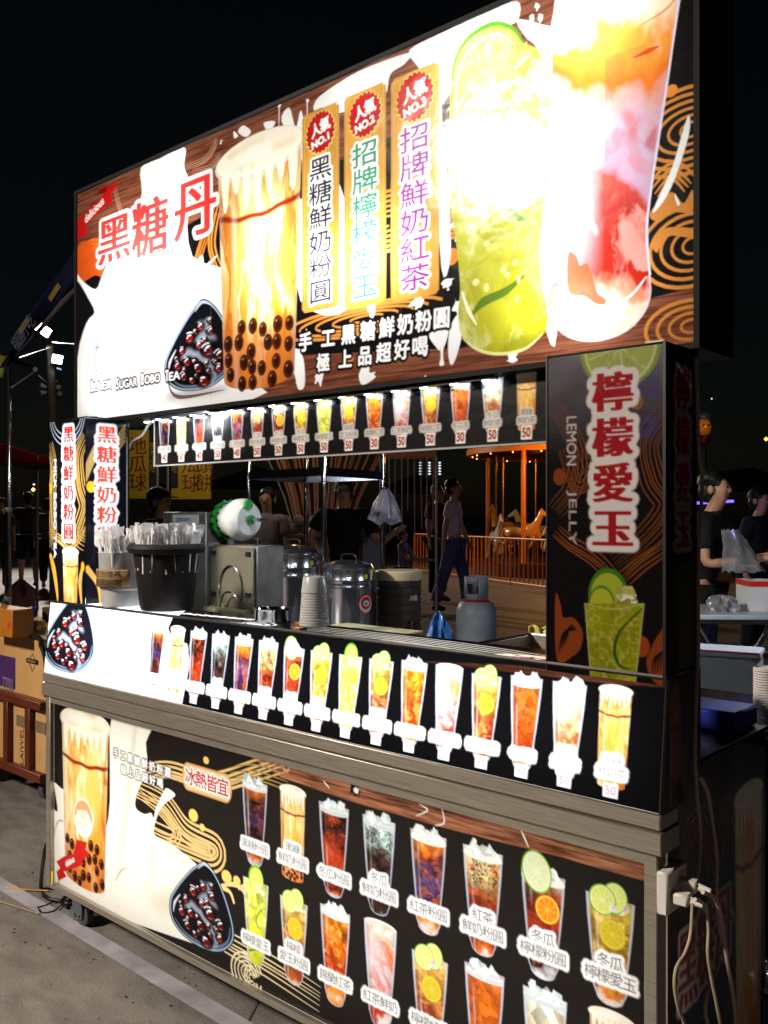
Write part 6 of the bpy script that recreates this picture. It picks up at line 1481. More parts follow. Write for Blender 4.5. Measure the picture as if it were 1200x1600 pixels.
# painted parking lines far away on the lot
m = MB(); a = onZ(0, 903, .004); b = onZ(76, 897, .004); a2 = onZ(0, 906, .004); b2 = onZ(76, 899.5, .004); m.add([(*q[:2], .004) for q in (a, a2, b2, b)], [(0, 1, 2, 3)]); tag(m.build('painted_line', paint_mat(), smooth=False), kind='structure')

# ================================================================== people
def skin(name, nodes, edges, mt, parent=None, sub=2, root=None):
    keys = list(nodes); me = bpy.data.meshes.new(name); me.from_pydata([nodes[k_][0] for k_ in keys], [(keys.index(a), keys.index(b)) for a, b in edges], [])
    o = bpy.data.objects.new(name, me); COL.objects.link(o); mo = o.modifiers.new('s', 'SKIN'); mo.use_smooth_shade = True
    sl = me.skin_vertices[0].data
    for i, k_ in enumerate(keys):
        r = nodes[k_][1]; sl[i].radius = r if isinstance(r, tuple) else (r, r); sl[i].use_root = (k_ == (root or keys[0]))
    o.modifiers.new('d', 'SUBSURF').levels = sub
    dg = bpy.context.evaluated_depsgraph_get(); dg.update(); m2 = bpy.data.meshes.new_from_object(o.evaluated_get(dg)); bpy.data.objects.remove(o)
    m2.materials.clear(); m2.materials.append(mt); m2.polygons.foreach_set('use_smooth', [True] * len(m2.polygons)); m2.name = name
    o = bpy.data.objects.new(name, m2); COL.objects.link(o)
    if parent: o.parent = parent
    return o
def ellipsoid(name, c0, r, mt, parent, n=20, z0=-1.0, z1=1.0):
    m = MB(); pr = []
    for i in range(13):
        t = z0 + (z1 - z0) * i / 12; pr.append((math.sqrt(max(0, 1 - t * t)), t))
    vs = MB(); vs.lathe(pr, n=n); vs.v = [(c0[0] + x * r[0], c0[1] + y * r[1], c0[2] + z * r[2]) for x, y, z in vs.v]
    if name.startswith('hair'):
        rr = np.random.RandomState(7); vs.v = [(x + .012 * r[0] / .08 * (rr.rand() - .5), y + .012 * (rr.rand() - .5), z + .016 * (rr.rand() - .5)) for x, y, z in vs.v]
    return vs.build(name, mt, parent)
SKIN = mat('skin', (196, 148, 120), rough=.5, var=.08); HAIR = mat('black_hair', (20, 17, 17), rough=.5, var=.2)
CLOTH = {}
def cloth(col):
    if col not in CLOTH: CLOTH[col] = mat('fabric', col, rough=.85, var=.15, scale=14, bump=.6, bscale=11)
    return CLOTH[col]
def person(label, loc, h, face, shirt, legs, walk=.0, arms=None, long_sleeve=False, shorts=False, cap=None, long_hair=False, wide=1.0, glasses=False, sit=False, shoes=(24, 22, 22), group=None, skirt=False, lean=0.0):
    """loc on the ground, h body height, face = heading angle (0 looks along -Y)"""
    t = thing('person', label, 'person', loc, face, local=True, group=group); s = h / 1.7; W = wide
    N_ = {}; E_ = []
    hz = .90 * s; y0 = lean
    N_['pelvis'] = ((0, 0, hz), (.115 * s * W, .09 * s * W)); N_['waist'] = ((0, -.01 - y0 * .3, 1.03 * s), (.09 * s * W, .07 * s * W)); N_['chest'] = ((0, -.01 - y0 * .8, 1.24 * s), (.105 * s * W, .08 * s * W))
    N_['neckb'] = ((0, -y0, 1.40 * s), (.07 * s, .055 * s)); N_['neck'] = ((0, -.012 - y0 * 1.1, 1.43 * s), .05 * s); N_['jaw'] = ((0, -.03 * s - y0 * 1.2, 1.485 * s), (.06 * s, .066 * s)); N_['head'] = ((0, -.012 * s - y0 * 1.2, 1.565 * s), (.078 * s, .094 * s)); N_['top'] = ((0, -.0 * s - y0 * 1.2, 1.635 * s), (.055 * s, .064 * s))
    N_['nose'] = ((0, -.118 * s - y0 * 1.2, 1.535 * s), .012 * s)
    E_ += [('pelvis', 'waist'), ('waist', 'chest'), ('chest', 'neckb'), ('neckb', 'neck'), ('neck', 'jaw'), ('jaw', 'head'), ('head', 'top'), ('head', 'nose')]
    arms = arms or {}
    for sd, q in (('l', 1), ('r', -1)):
        N_['sh' + sd] = ((q * .165 * s * W, -y0 * .9, 1.365 * s), .048 * s * W)
        a_ = arms.get(sd)
        if a_ is None:
            sw = walk * q * -.5; a_ = [(q * .21 * W, sw * .25, 1.10), (q * .215 * W, sw * .5 - .04, .87)]
        N_['el' + sd] = (tuple(np.array(a_[0]) * s), .038 * s); N_['wr' + sd] = (tuple(np.array(a_[1]) * s), .027 * s)
        d = nrm(np.array(a_[1]) - np.array(a_[0])); hp = np.array(a_[1]) * s
        N_['pa' + sd] = (tuple(hp + d * .06 * s), (.036 * s, .02 * s)); N_['fi' + sd] = (tuple(hp + d * .13 * s), (.03 * s, .014 * s)); N_['th' + sd] = (tuple(hp + d * .06 * s + np.array([-q * .0, -.045 * s, 0])), .011 * s)
        E_ += [('chest', 'sh' + sd), ('sh' + sd, 'el' + sd), ('el' + sd, 'wr' + sd), ('wr' + sd, 'pa' + sd), ('pa' + sd, 'fi' + sd), ('pa' + sd, 'th' + sd)]
        st_ = walk * q
        N_['hi' + sd] = ((q * .09 * s * W, 0, .84 * s), .085 * s * W); N_['kn' + sd] = ((q * .095 * s, -st_ * .22 * s - .01, .48 * s), .055 * s * W); N_['an' + sd] = ((q * .095 * s, -st_ * .34 * s + (.10 * abs(walk) if q * walk < 0 else 0) + .01, (.09 + (.05 * abs(walk) if q * walk < 0 else 0)) * s), .036 * s)
        an = np.array(N_['an' + sd][0]); N_['to' + sd] = ((an[0], an[1] - .13 * s, an[2] - .055 * s), (.036 * s, .025 * s))
        E_ += [('pelvis', 'hi' + sd), ('hi' + sd, 'kn' + sd), ('kn' + sd, 'an' + sd), ('an' + sd, 'to' + sd)]
    skin('body', N_, E_, SKIN, t, 1, 'pelvis')
    g = .03 * s
    def grow(keys, eds, name, mt, extra=0, f=1.0):
        nn = {k_: (N_[k_][0], tuple((r + g + extra) * f for r in (N_[k_][1] if isinstance(N_[k_][1], tuple) else (N_[k_][1],) * 2))) for k_ in keys}
        return nn
    cut = lambda a, b, f: tuple(np.array(N_[a][0]) * (1 - f) + np.array(N_[b][0]) * f)
    nn = grow(['pelvis', 'waist', 'chest', 'neckb', 'shl', 'shr'], None, 'shirt', None); ed = [('pelvis', 'waist'), ('waist', 'chest'), ('chest', 'neckb'), ('chest', 'shl'), ('chest', 'shr')]
    nn['neckb'] = ((0, -y0 + .012, 1.425 * s), (.088 * s, .066 * s))
    for sd in 'lr':
        if long_sleeve: nn['el' + sd] = (N_['el' + sd][0], .05 * s); nn['wr' + sd] = (cut('el' + sd, 'wr' + sd, .95), .038 * s); ed += [('sh' + sd, 'el' + sd), ('el' + sd, 'wr' + sd)]
        else: nn['sl' + sd] = (cut('sh' + sd, 'el' + sd, .75), .068 * s); ed += [('sh' + sd, 'sl' + sd)]
    skin('shirt', nn, ed, cloth(shirt), t, 2, 'chest')
    nn = grow(['pelvis', 'hil', 'hir', 'knl', 'knr'], None, '', None, .004); ed = [('pelvis', 'hil'), ('pelvis', 'hir'), ('hil', 'knl'), ('hir', 'knr')]
    if not shorts:
        for sd in 'lr': nn['kn' + sd] = (N_['kn' + sd][0], .078 * s * W); nn['an' + sd] = (cut('kn' + sd, 'an' + sd, .93), .075 * s); ed.append(('kn' + sd, 'an' + sd))
    else:
        for sd in 'lr': nn['kn' + sd] = (N_['kn' + sd][0], .085 * s * W)
    skin('shorts' if shorts else 'trousers', nn, ed, cloth(legs), t, 2, 'pelvis')
    for sd in 'lr':
        an = np.array(N_['an' + sd][0]); to = np.array(N_['to' + sd][0]); skin('shoe', {'a': (tuple(an + [0, .03 * s, -.045 * s]), (.04 * s, .036 * s)), 'b': (tuple((an + to) / 2 + [0, 0, -.015 * s]), (.045 * s, .035 * s)), 'c': (tuple(to + [0, -.02 * s, 0]), (.042 * s, .028 * s))}, [('a', 'b'), ('b', 'c')], cloth(shoes), t, 1)
    hc = np.array(N_['head'][0])
    ellipsoid('hair', (hc[0], hc[1] + .034 * s, hc[2] + .026 * s), (.086 * s, .088 * s, .098 * s), HAIR, t, z0=-.2)
    ellipsoid('hair_back', (hc[0], hc[1] + .045 * s, hc[2] - .02 * s), (.078 * s, .07 * s, (.17 if long_hair else .09) * s), HAIR, t)
    for q in (-1, 1):
        ellipsoid('eye', (hc[0] + q * .03 * s, hc[1] - .086 * s, hc[2] - .004 * s), (.012 * s, .006 * s, .006 * s), HAIR, t, 8); ellipsoid('ear', (hc[0] + q * .08 * s, hc[1] + .01 * s, hc[2] - .02 * s), (.01 * s, .02 * s, .03 * s), SKIN, t, 8)
    ellipsoid('mouth', (hc[0], hc[1] - .088 * s, hc[2] - .065 * s), (.022 * s, .006 * s, .005 * s), cloth((130, 60, 56)), t, 8)
    if glasses:
        m = MB()
        for q in (-1, 1): m.tube([(hc[0] + q * .033 * s + .025 * s * math.cos(a), hc[1] - .098 * s, hc[2] - .004 * s + .019 * s * math.sin(a)) for a in np.linspace(0, 6.283, 14)], .0025 * s, 5)
        m.tube([(hc[0] - .06 * s, hc[1] - .095 * s, hc[2]), (hc[0] - .082 * s, hc[1], hc[2])], .002 * s, 5); m.tube([(hc[0] + .06 * s, hc[1] - .095 * s, hc[2]), (hc[0] + .082 * s, hc[1], hc[2])], .002 * s, 5); m.build('glasses', BLACK_PAINT, t)
    if cap:
        ellipsoid('cap', (hc[0], hc[1] + .01 * s, hc[2] + .035 * s), (.092 * s, .108 * s, .085 * s), cloth(cap), t, z0=0)
        m = MB(); m.sheet(lambda u, v: (hc[0] + (.075 - .02 * v) * s * (2 * u - 1), hc[1] - (.09 + .09 * v * math.sqrt(max(0, 1 - (2 * u - 1) ** 2 * .8))) * s, hc[2] + (.04 - .012 * v) * s), 10, 4); m.build('cap_brim', cloth(cap), t, thick=.005)
    return t
gp = lambda px_, w_: tuple([*at(px_, 804, w_)[:2], 0])
camdir = lambda px_, w_: YAW + math.atan2((px_ - 600), FOCAL) * -1      # heading that looks at the eye
person('person in black shirt, shorts and trainers walking away behind the silver tent pole', gp(44, 16.2), 1.72, YAW + math.pi + .5, (44, 42, 34), (16, 16, 17), walk=.55, shorts=True, shoes=(26, 25, 25), wide=1.15)
person('person in loose olive grey long shirt half hidden by the lit corner column', gp(76, 16.0), 1.6, YAW + math.pi + .3, (92, 90, 76), (30, 28, 28), walk=.3, long_sleeve=True, wide=1.15)
person('person in dark teal clothes at the extreme left picture edge', gp(1, 15.0), 1.6, YAW + .4, (44, 60, 60), (40, 56, 58), walk=.2)
person('person in black cap and dark top seen sideways under the yellow banners', gp(248, 7.2), 1.53, YAW - 1.25 + math.pi * .0 + math.pi * 0 + 2.6, (40, 36, 38), (30, 30, 34), cap=(12, 12, 14), wide=1.0)
person('person in dim white shirt standing behind the green geared machine', gp(418, 8.8), 1.58, YAW - .2, (150, 146, 150), (50, 50, 60), arms={'r': [(-.22, -.12, 1.12), (-.05, -.28, 1.14)]})
person('person with glasses in black shirt with small yellow print, reaching right', gp(538, 7.6), 1.63, YAW - .1, (14, 14, 16), (40, 50, 80), glasses=True, wide=1.15, arms={'r': [(-.30, -.05, 1.16), (-.16, -.20, 1.02)], 'l': [(.30, -.10, 1.10), (.47, -.25, 1.21)]})
person('woman in white top and blue purple trousers walking past the orange fence', gp(708, 12.0), 1.80, YAW + 1.35, (226, 222, 240), (92, 96, 150), walk=.5, long_hair=False)
person('small child in pale vest holding the walking woman by the hand', gp(629, 12.1), 1.12, YAW + 1.3, (120, 116, 150), (60, 60, 90), walk=.3, arms={'l': [(.28, -.2, 1.08), (.3, -.5, 1.05)], 'r': [(-.28, -.2, 1.08), (-.3, -.5, 1.05)]})
person('person in dark red shirt standing directly behind the walking woman', gp(684, 13.5), 1.78, YAW + .8, (110, 24, 30), (20, 18, 20))
person('person in black bending over the folding table at right, seen past the cord', gp(1092, 5.75), 1.60, YAW + .9, (16, 15, 20), (20, 20, 24), lean=.08, arms={'l': [(.22, -.22, 1.06), (.30, -.42, 1.12)], 'r': [(-.22, -.12, 1.06), (-.12, -.4, 1.10)]})
person('person in dark jacket under violet light behind the folding table', gp(1176, 8.2), 1.56, YAW + .7, (24, 20, 30), (20, 20, 24), lean=.05)
# held clear bag
p = at(1148, 860, 5.35); BAG = mat('clear_bag_film', (214, 218, 228), rough=.12, trans=.75, coat=.6, var=.25, scale=18)
m = MB(); rb = np.random.RandomState(3)
def bagf(u, v):
    a = 2 * math.pi * u; wv = (.045 + .075 * v) * (1 + .12 * math.sin(5 * a + 6 * v)); return tuple(p + RGT * (math.cos(a) * wv - .03 + .09 * v) + FWD * math.sin(a) * wv * .35 + UPV * (.12 - .245 * v + .008 * math.sin(9 * a + 4 * v)))
m.sheet(bagf, 36, 16); tag(m.build('plastic_bag', BAG), 'clear crinkled plastic bag held open over the foam box with red rim', 'bag')
p = at(602, 790, 5.28); m = MB()
def hb(u, v):
    a = 2 * math.pi * u; wv = (.012 + .085 * v ** .7) * (1 + .14 * math.sin(4 * a + 3 * v) + .06 * math.sin(9 * a)); wv *= (1 if v < .9 else 1 - (v - .9) * 6); return tuple(p + RGT * math.cos(a) * wv + FWD * math.sin(a) * wv * .5 + UPV * (.095 - .20 * v + .01 * math.sin(3 * a)))
m.sheet(hb, 36, 16); hb_ = tag(m.build('hanging_plastic_bag', mat('milky_bag_film', (170, 176, 200), rough=.35, trans=.2, var=.35, scale=9, coat=.3)), 'milky plastic bag with red tie hanging from the steel rack post', 'bag')
m = MB(); m.lathe([(.004, .09), (.014, .094), (.014, .104), (.004, .108)], tuple(p), 12); m.build('red_tie', mat('magenta_tie', (150, 20, 90)), hb_)

# ================================================================== steel rack
rk = thing('steel_rack', 'tall steel tube rack with horizontal rails behind the tea urns', 'rack', (*at(506, 804, 4.75)[:2], 0))
cn = {'a': at(388, 804, 5.25), 'b': at(506, 804, 4.75), 'c': at(598, 804, 5.30), 'd': at(478, 804, 5.85)}
for k_ in cn: m = MB(); m.cyl((*cn[k_][:2], 0), (*cn[k_][:2], 2.0), .0135 if k_ != 'b' else .0145, n=14); m.build('post', CHROME, rk)
for a_, b_ in (('a', 'b'), ('b', 'c'), ('c', 'd'), ('d', 'a')):
    for z_ in (1.525, .6): 
        d = nrm((cn[b_] - cn[a_]) * [1, 1, 0]); A = cn[a_] + d * .016; B = cn[b_] - d * .016; L_ = np.linalg.norm((B - A)[:2]); m = MB(); m.obox(((A[0] + B[0]) / 2, (A[1] + B[1]) / 2, z_), (L_, .02, .045), d, np.cross((0, 0, 1), d)); m.build('rail', STEEL2 if z_ > 1 else DULL_STEEL, rk, smooth=False)
# ================================================================== yellow banners
YB = mat('yellow_banner', (196, 160, 20), rough=.7, var=.08); DKR = mat('dark_red_ink', (120, 20, 24), rough=.7); DKB = mat('dark_blue_ink', (40, 36, 44), rough=.7)
def banner3(x0, x1, y0, y1, w_, label, cols, strip=None):
    c0 = at((x0 + x1) / 2, (y0 + y1) / 2, w_); t = thing('yellow_banner', label, 'banner', tuple(c0), YAW, local=True, group='yellow food banners')
    W = (x1 - x0) * w_ / FOCAL; Hh = (y1 - y0) * w_ / FOCAL; m = MB(); m.box((-W / 2, -.006, -Hh / 2), (W / 2, .006, Hh / 2)); m.build('banner_cloth', YB, t, smooth=False)
    if strip: m = MB(); m.box((strip[0] * W - .02, -.009, -Hh * .34), (strip[0] * W + .05, -.0065, Hh / 2)); m.build('dark_strip', DKB, t, smooth=False); letters('strip_characters', strip[1], (strip[0] * W + .015, -.010, Hh * .1), (1, 0, 0), (0, 0, 1), .055, .075, YB, t, stack=True)
    for fx, tx, cs_ in cols: letters('characters', tx, (fx * W, -.0085, 0), (1, 0, 0), (0, 0, 1), cs_, cs_ * 1.05, DKR, t, stack=True)
banner3(268, 330, 672, 780, 9.0, 'yellow banner with red snack characters above the cap wearer', [(-.0, '\u5730\u74dc\u7403', .175), (.34, '\u828b\u982d\u9905', .175)], (-.46, '\u591c\u5e02\u5c0f\u5403'))
banner3(196, 243, 672, 779, 9.0, 'yellow banner with red characters just right of the lit column', [(-.08, '\u5730\u74dc\u7403', .17)], (.36, '\u591c\u5e02\u5c0f\u5403'))
# posts carrying the banners
for x_ in (246, 262): 
    p = at(x_, 804, 9.05); m = MB(); m.cyl((p[0], p[1], 0), (p[0], p[1], 2.6), .012, n=8); tag(m.build('thin_pole', DULL_STEEL), 'thin steel pole between the two yellow banners, ' + ('left one' if x_ == 246 else 'right one'), 'pole')
# ================================================================== balloon stick seller
rd = random.Random(9); STK = mat('pale_wood_stick', (190, 130, 90), rough=.6, var=.2); STW = mat('white_stick', (170, 170, 178), rough=.5)
base = at(500, 870, 9.6); sb = thing('balloon_stick_bundle', 'fan of pale sticks standing in a bin behind the steel rack', 'stick bundle', (base[0], base[1], 0), YAW, local=True)
for i in range(26):
    lean_ = (i / 25 - .5); lean_ = lean_ + (.12 if lean_ > 0 else -.05); ang = lean_ * .6 + rd.uniform(-.05, .05); L_ = 1.55; b0 = np.array([lean_ * .35, rd.uniform(-.08, .08), .75]); tip = b0 + np.array([math.sin(ang) * L_, rd.uniform(-.1, .1), math.cos(ang) * L_]); mid = (b0 + tip) / 2 + np.array([-lean_ * .14, 0, .0])
    m = MB(); m.tube([b0, mid, tip], .0085 + .004 * (i % 3), 6, smooth=3); m.build('stick', STK if i % 3 else STW, sb)
m = MB(); m.lathe([(.2, 0), (.24, .8), (.235, .82), (.22, .8), (.2, .5), (0, .5)], n=24); m.build('bin', mat('orange_bin', (150, 84, 30), rough=.5), sb)
pb_ = at(468, 855, 9.1); bx = thing('wooden_crate_stand', 'orange lit slatted wooden stand under the white plush balls', 'stand', (pb_[0], pb_[1], 0), YAW, local=True)
WD = mat('warm_plank', (170, 110, 64), rough=.6, var=.25, scale=6, stretch=(1, 1, 8))
for i in range(7): m = MB(); m.box((-.26 + i * .076, -.2, .1), (-.26 + i * .076 + .07, -.185, 1.08), bev=.003); m.build('slat', WD, bx)
m = MB(); m.box((-.26, -.184, 0), (.27, .2, 1.06)); m.box((-.28, -.22, 1.082), (.29, .2, 1.1)); m.build('stand_body', DULL_STEEL, bx, smooth=False)
PL = mat('white_plush', (180, 178, 180), rough=.9, var=.3, scale=50)
for i in range(9): 
    q = pb_ + RGT * (-.2 + .05 * i) + FWD * (.05 * (i % 2)); r = .055; z_ = 1.104 + r * .95 + (.085 if i % 3 == 1 else 0)
    m = MB(); m.lathe([(r * math.sin(t) * (1 + .08 * math.sin(t * 9)), -r * math.cos(t)) for t in np.linspace(0.02, math.pi - .02, 12)], (q[0], q[1], z_), 14, wob=lambda a, z: 1 + .1 * math.sin(5 * a)); tag(m.build('plush_ball', PL), 'white plush ball %s' % ('at the left end of the row on the slatted stand,second from the left on the slatted stand,third from the left on the slatted stand,fourth from the left on the slatted stand,in the very middle of the row on the stand,just right of the middle on the stand,third from the right on the slatted stand,second from the right on the slatted stand,at the right end of the row on the slatted stand'.split(',')[i]), 'plush ball', 'white plush balls on the stand')
pw = at(582, 855, 8.2); cb = thing('wooden_cabinet', 'wooden box with pale front panel behind the barrel and rack post', 'cabinet', (pw[0], pw[1], 0), YAW, local=True)
m = MB(); m.box((-.115, -.15, .0), (.12, .15, 1.18), bev=.006); m.build('cabinet_body', mat('red_brown_wood', (96, 48, 26), rough=.5, var=.2), cb)
m = MB(); m.box((-.085, -.156, .62), (.10, -.151, 1.10)); m.build('front_panel', mat('grey_white_panel', (150, 150, 168), rough=.5), cb)
# hanging rods above (toy rack)
tr = thing('hanging_toy_rack', 'white framed overhead rack with dangling rods right of the glasses wearer', 'rack', (*at(640, 804, 9.5)[:2], 0), YAW, local=True)
m = MB(); m.box((-.30, -.02, 1.9), (.28, .02, 1.96)); m.box((-.3, .3, 1.9), (.28, .34, 1.96)); m.build('top_frame', STK, tr)
for i in range(9): x_ = -.28 + i * .066; m = MB(); m.cyl((x_, 0, 1.9), (x_ + rd.uniform(-.02, .02), 0, 1.05 + rd.random() * .3), .006, n=6); m.build('rod', STW if i % 2 else STK, tr)
for x_ in (-.3, .28): m = MB(); m.cyl((x_, .0, 0), (x_, 0, 1.9), .014, n=8); m.build('post', STW, tr)
# ================================================================== carousel and fence
ORG = mat('orange_enamel', (228, 128, 20), rough=.35, var=.1, coat=.3); BRS = mat('brass', (220, 150, 60), rough=.25, metal=.9); DK = mat('dark_red_board', (70, 20, 16), rough=.5)
cc = gp(880, 20.2); ca_ = thing('carousel', 'small carousel with brass poles and horses behind the orange fence', 'carousel', cc, local=True)
m = MB(); m.lathe([(2.0, 0), (2.0, .28), (1.96, .30), (0, .30)], n=40); m.build('platform', DK, ca_)
m = MB(); m.lathe([(2.1, 2.62), (2.12, 2.86), (2.0, 2.9), (0, 3.7)], n=36); m.build('canopy', mat('striped_canopy', (150, 40, 30), rough=.6), ca_)
m = MB(); m.lathe([(2.06, 2.62), (2.14, 2.60), (2.14, 2.72), (2.06, 2.74)], n=36); m.build('canopy_rim', ORG, ca_)
m = MB(); m.lathe([(.35, .30), (.32, 2.7)], n=20); m.build('centre_column', mat('dark_mirror_column', (50, 36, 30), rough=.3, metal=.5), ca_)
def horse(root, x, y, z, head, mt, mt2):
    c_, s_ = math.cos(head), math.sin(head)
    def T(a): return (x + a[0] * c_ - a[1] * s_, y + a[0] * s_ + a[1] * c_, z + a[2])
    n = {'rump': (T((-.32, 0, .0)), (.12, .13)), 'belly': (T((0, 0, -.03)), (.11, .13)), 'chest': (T((.28, 0, .02)), (.12, .14)), 'neck': (T((.42, 0, .2)), (.065, .09)), 'poll': (T((.52, 0, .40)), (.045, .06)), 'muz': (T((.70, 0, .29)), (.03, .035)), 'ear': (T((.50, 0, .48)), .012),
         'tail': (T((-.46, 0, .05)), .03), 'tail2': (T((-.56, 0, -.2)), .035)}
    e = [('rump', 'belly'), ('belly', 'chest'), ('chest', 'neck'), ('neck', 'poll'), ('poll', 'muz'), ('poll', 'ear'), ('rump', 'tail'), ('tail', 'tail2')]
    for q in (-1, 1):
        n['k%d' % q] = (T((.42 + .06 * q, q * .07, -.18)), .035); n['f%d' % q] = (T((.34 + .12 * q, q * .07, -.38)), .026); e += [('chest', 'k%d' % q), ('k%d' % q, 'f%d' % q)]
        n['h%d' % q] = (T((-.28 + .04 * q, q * .08, -.2)), .05); n['c%d' % q] = (T((-.46 + .05 * q, q * .07, -.34)), .028); n['g%d' % q] = (T((-.42 + .12 * q, q * .07, -.52)), .025); e += [('rump', 'h%d' % q), ('h%d' % q, 'c%d' % q), ('c%d' % q, 'g%d' % q)]
    o = skin('horse', n, e, mt, root, 1, 'belly')
    m = MB(); m.obox(T((.0, 0, .11)), (.22, .2, .04), (c_, s_, 0), (-s_, c_, 0), bev=.01); m.obox(T((-.1, 0, .15)), (.03, .16, .08), (c_, s_, 0), (-s_, c_, 0), bev=.008); m.build('saddle', mt2, o)
HW = mat('cream_enamel', (200, 196, 190), rough=.25, coat=.5); HO = mat('gold_enamel', (220, 150, 60), rough=.25, coat=.5)
for i in range(9):
    a = i * 2 * math.pi / 9 + .45; x, y = 1.5 * math.cos(a), 1.5 * math.sin(a); z = .95 + .12 * math.sin(i * 2.1)
    m = MB(); m.cyl((x, y, .3), (x, y, 2.62), .024, n=10); m.build('brass_pole', BRS, ca_); horse(ca_, x, y, z, a + math.pi / 2, HW if i % 2 else HO, DK)
for i in range(4): a = i * math.pi / 2 + .1; m = MB(); m.cyl((1.9 * math.cos(a), 1.9 * math.sin(a), .3), (1.9 * math.cos(a), 1.9 * math.sin(a), 2.62), .05, n=12); m.build('support_pole', ORG, ca_)
BULB = mat('warm_bulb', (255, 170, 70), emit=(255, 150, 50), estr=6)
for i in range(20): 
    a = i * math.pi / 10; m = MB(); m.lathe([(.0, -.02), (.02, 0), (0, .02)], (2.0 * math.cos(a), 2.0 * math.sin(a), 2.585), 8); m.build('bulb', BULB, ca_)
A = onZ(648, 893, 0); B = onZ(872, 924, 0); d = nrm(B - A); L_ = np.linalg.norm(B - A); fn = thing('barrier_fence', 'orange painted rail fence with upright bars round the carousel', 'fence', tuple(A), local=True)
nb = 38
for i in range(nb): q = d * (L_ * i / (nb - 1)); m = MB(); m.cyl((q[0], q[1], .06 if i % 9 else 0), (q[0], q[1], .84), .013 if i % 9 else .022, n=8); m.build('bar', ORG, fn)
for z_ in (.05, .86): m = MB(); m.tube([(0, 0, z_), tuple((d * L_)[:2]) + (z_,)], .018, 8); m.build('rail', ORG, fn)
q = d * (L_ * .34); m = MB(); m.obox((q[0] - .05, q[1] - .05, .72), (.28, .02, .2), d, np.cross((0, 0, 1), d)); m.build('notice_board', mat('grey_notice', (130, 110, 110), rough=.6), fn, smooth=False)
# motorbike-like toy parked in front of the fence
# warm lamps of the ride (hang under its canopy; hidden lantern post added to light the fence)
for i in range(3):
    a = i * 2.1 + .6; point('carousel_bulb_light', (cc[0] + 1.1 * math.cos(a), cc[1] + 1.1 * math.sin(a), 2.45), 2.6, (1, .48, .13), .08)
lp = gp(905, 17.2); ln = thing('added_lantern_post', 'added lantern post with warm fill lamp hidden behind the lemon column', 'lantern', lp, local=True)
m = MB(); m.cyl((0, 0, 0), (0, 0, 2.3), .03); m.build('post', BLACK_PAINT, ln); m = MB(); m.lathe([(.0, 2.56), (.1, 2.52), (.12, 2.42), (.1, 2.33), (0, 2.3)], n=16); m.build('lamp_globe', BULB, ln)
point('fence_fill_light', (lp[0] - .25, lp[1] - .35, 2.35), 120, (1, .45, .1), .1)
ll = gp(470, 8.6); ln = thing('added_lantern', 'small orange lantern added out of view as fill light for the stick seller', 'lantern', (ll[0], ll[1], 2.2), local=True)  # unseen lantern added to warm the stick seller's corner
m = MB(); m.lathe([(.0, .06), (.04, .04), (.045, 0), (.03, -.05), (0, -.06)], n=14); m.build('lantern_body', BULB, ln); point('banner_fill_light', tuple(at(300, 640, 8.3)), 9, (1, .9, .75), .06); point('stall_fill_light', (ll[0] + .05, ll[1] - .1, 2.1), 3.0, (1, .5, .2), .05)  # bare point light near the banners is added to brighten them
# figure head above the carousel seen past the cord
p = at(1101, 668, 19); fg = thing('carnival_mask', 'orange lit carnival mask with blue crest against the dark sky', 'ornament', tuple(p), YAW, local=True)
ellipsoid('face', (0, 0, 0), (.14, .1, .2), HO, fg); ellipsoid('crest', (0, .02, .26), (.17, .06, .12), mat('blue_enamel', (30, 70, 160), rough=.4), fg); ellipsoid('beard', (0, -.01, -.25), (.09, .08, .13), DK, fg)
for q in (-1, 1): ellipsoid('eye', (q * .05, -.09, .04), (.03, .02, .02), HAIR, fg, 8)
ellipsoid('nose', (0, -.11, -.02), (.02, .03, .04), HO, fg, 8)
m = MB(); m.cyl((0, .0, -p[2]), (0, 0, -.3), .03); m.build('mast', BLACK_PAINT, fg)
point('mask_light', tuple(p + UPV * .1 - FWD * .5), 2.2, (1, .5, .12), .05)
# ================================================================== violet lit stall at right
VIO = mat('violet_tube', (150, 130, 255), emit=(120, 90, 255), estr=2.2)
for (xa, xb, y_, tx) in ((1088, 1113, 786, 'left'), (1126, 1146, 784, 'right')):
    a = at(xa, y_, 9); b = at(xb, y_ - 1, 9); m = MB(); m.tube([a, b], .014, 8); tag(m.build('violet_tube_light', VIO), 'short violet tube light, %s one of the pair behind the bent person' % tx, 'light tube')
point('violet_light', tuple(at(1150, 780, 7.6)), 2.2, (.35, .25, 1), .1); point('violet_light', tuple(at(1150, 1000, 5.6)), .5, (.35, .25, 1), .1); point('side_fill_light', tuple(at(1330, 620, 3.3)), 36, (.85, .9, 1), .12)  # white point light added out of view to brighten the cart's right side
lmp = thing('added_clip_lamp', 'white clip lamp added out of view beside the side fill light', 'lamp', tuple(at(1330, 600, 3.35)), local=True); m = MB(); m.lathe([(.0, .1), (.05, .08), (.09, .03), (.085, .03), (0, .07)], n=18); m.build('lamp_shade', WHITE_PLASTIC, lmp)  # unseen shade added for the white side light
lc_ = gp(1195, 9.5); t2 = thing('round_standing_table', 'violet lit round table at the right edge', 'table', lc_, local=True); m = MB(); m.lathe([(.18, 1.20), (.18, 1.26), (0, 1.262)], n=24); m.build('table_top', mat('lilac_top', (150, 140, 190), rough=.4), t2); m = MB(); m.cyl((0, 0, 0), (0, 0, 1.2), .02); m.build('leg', CHROME, t2)
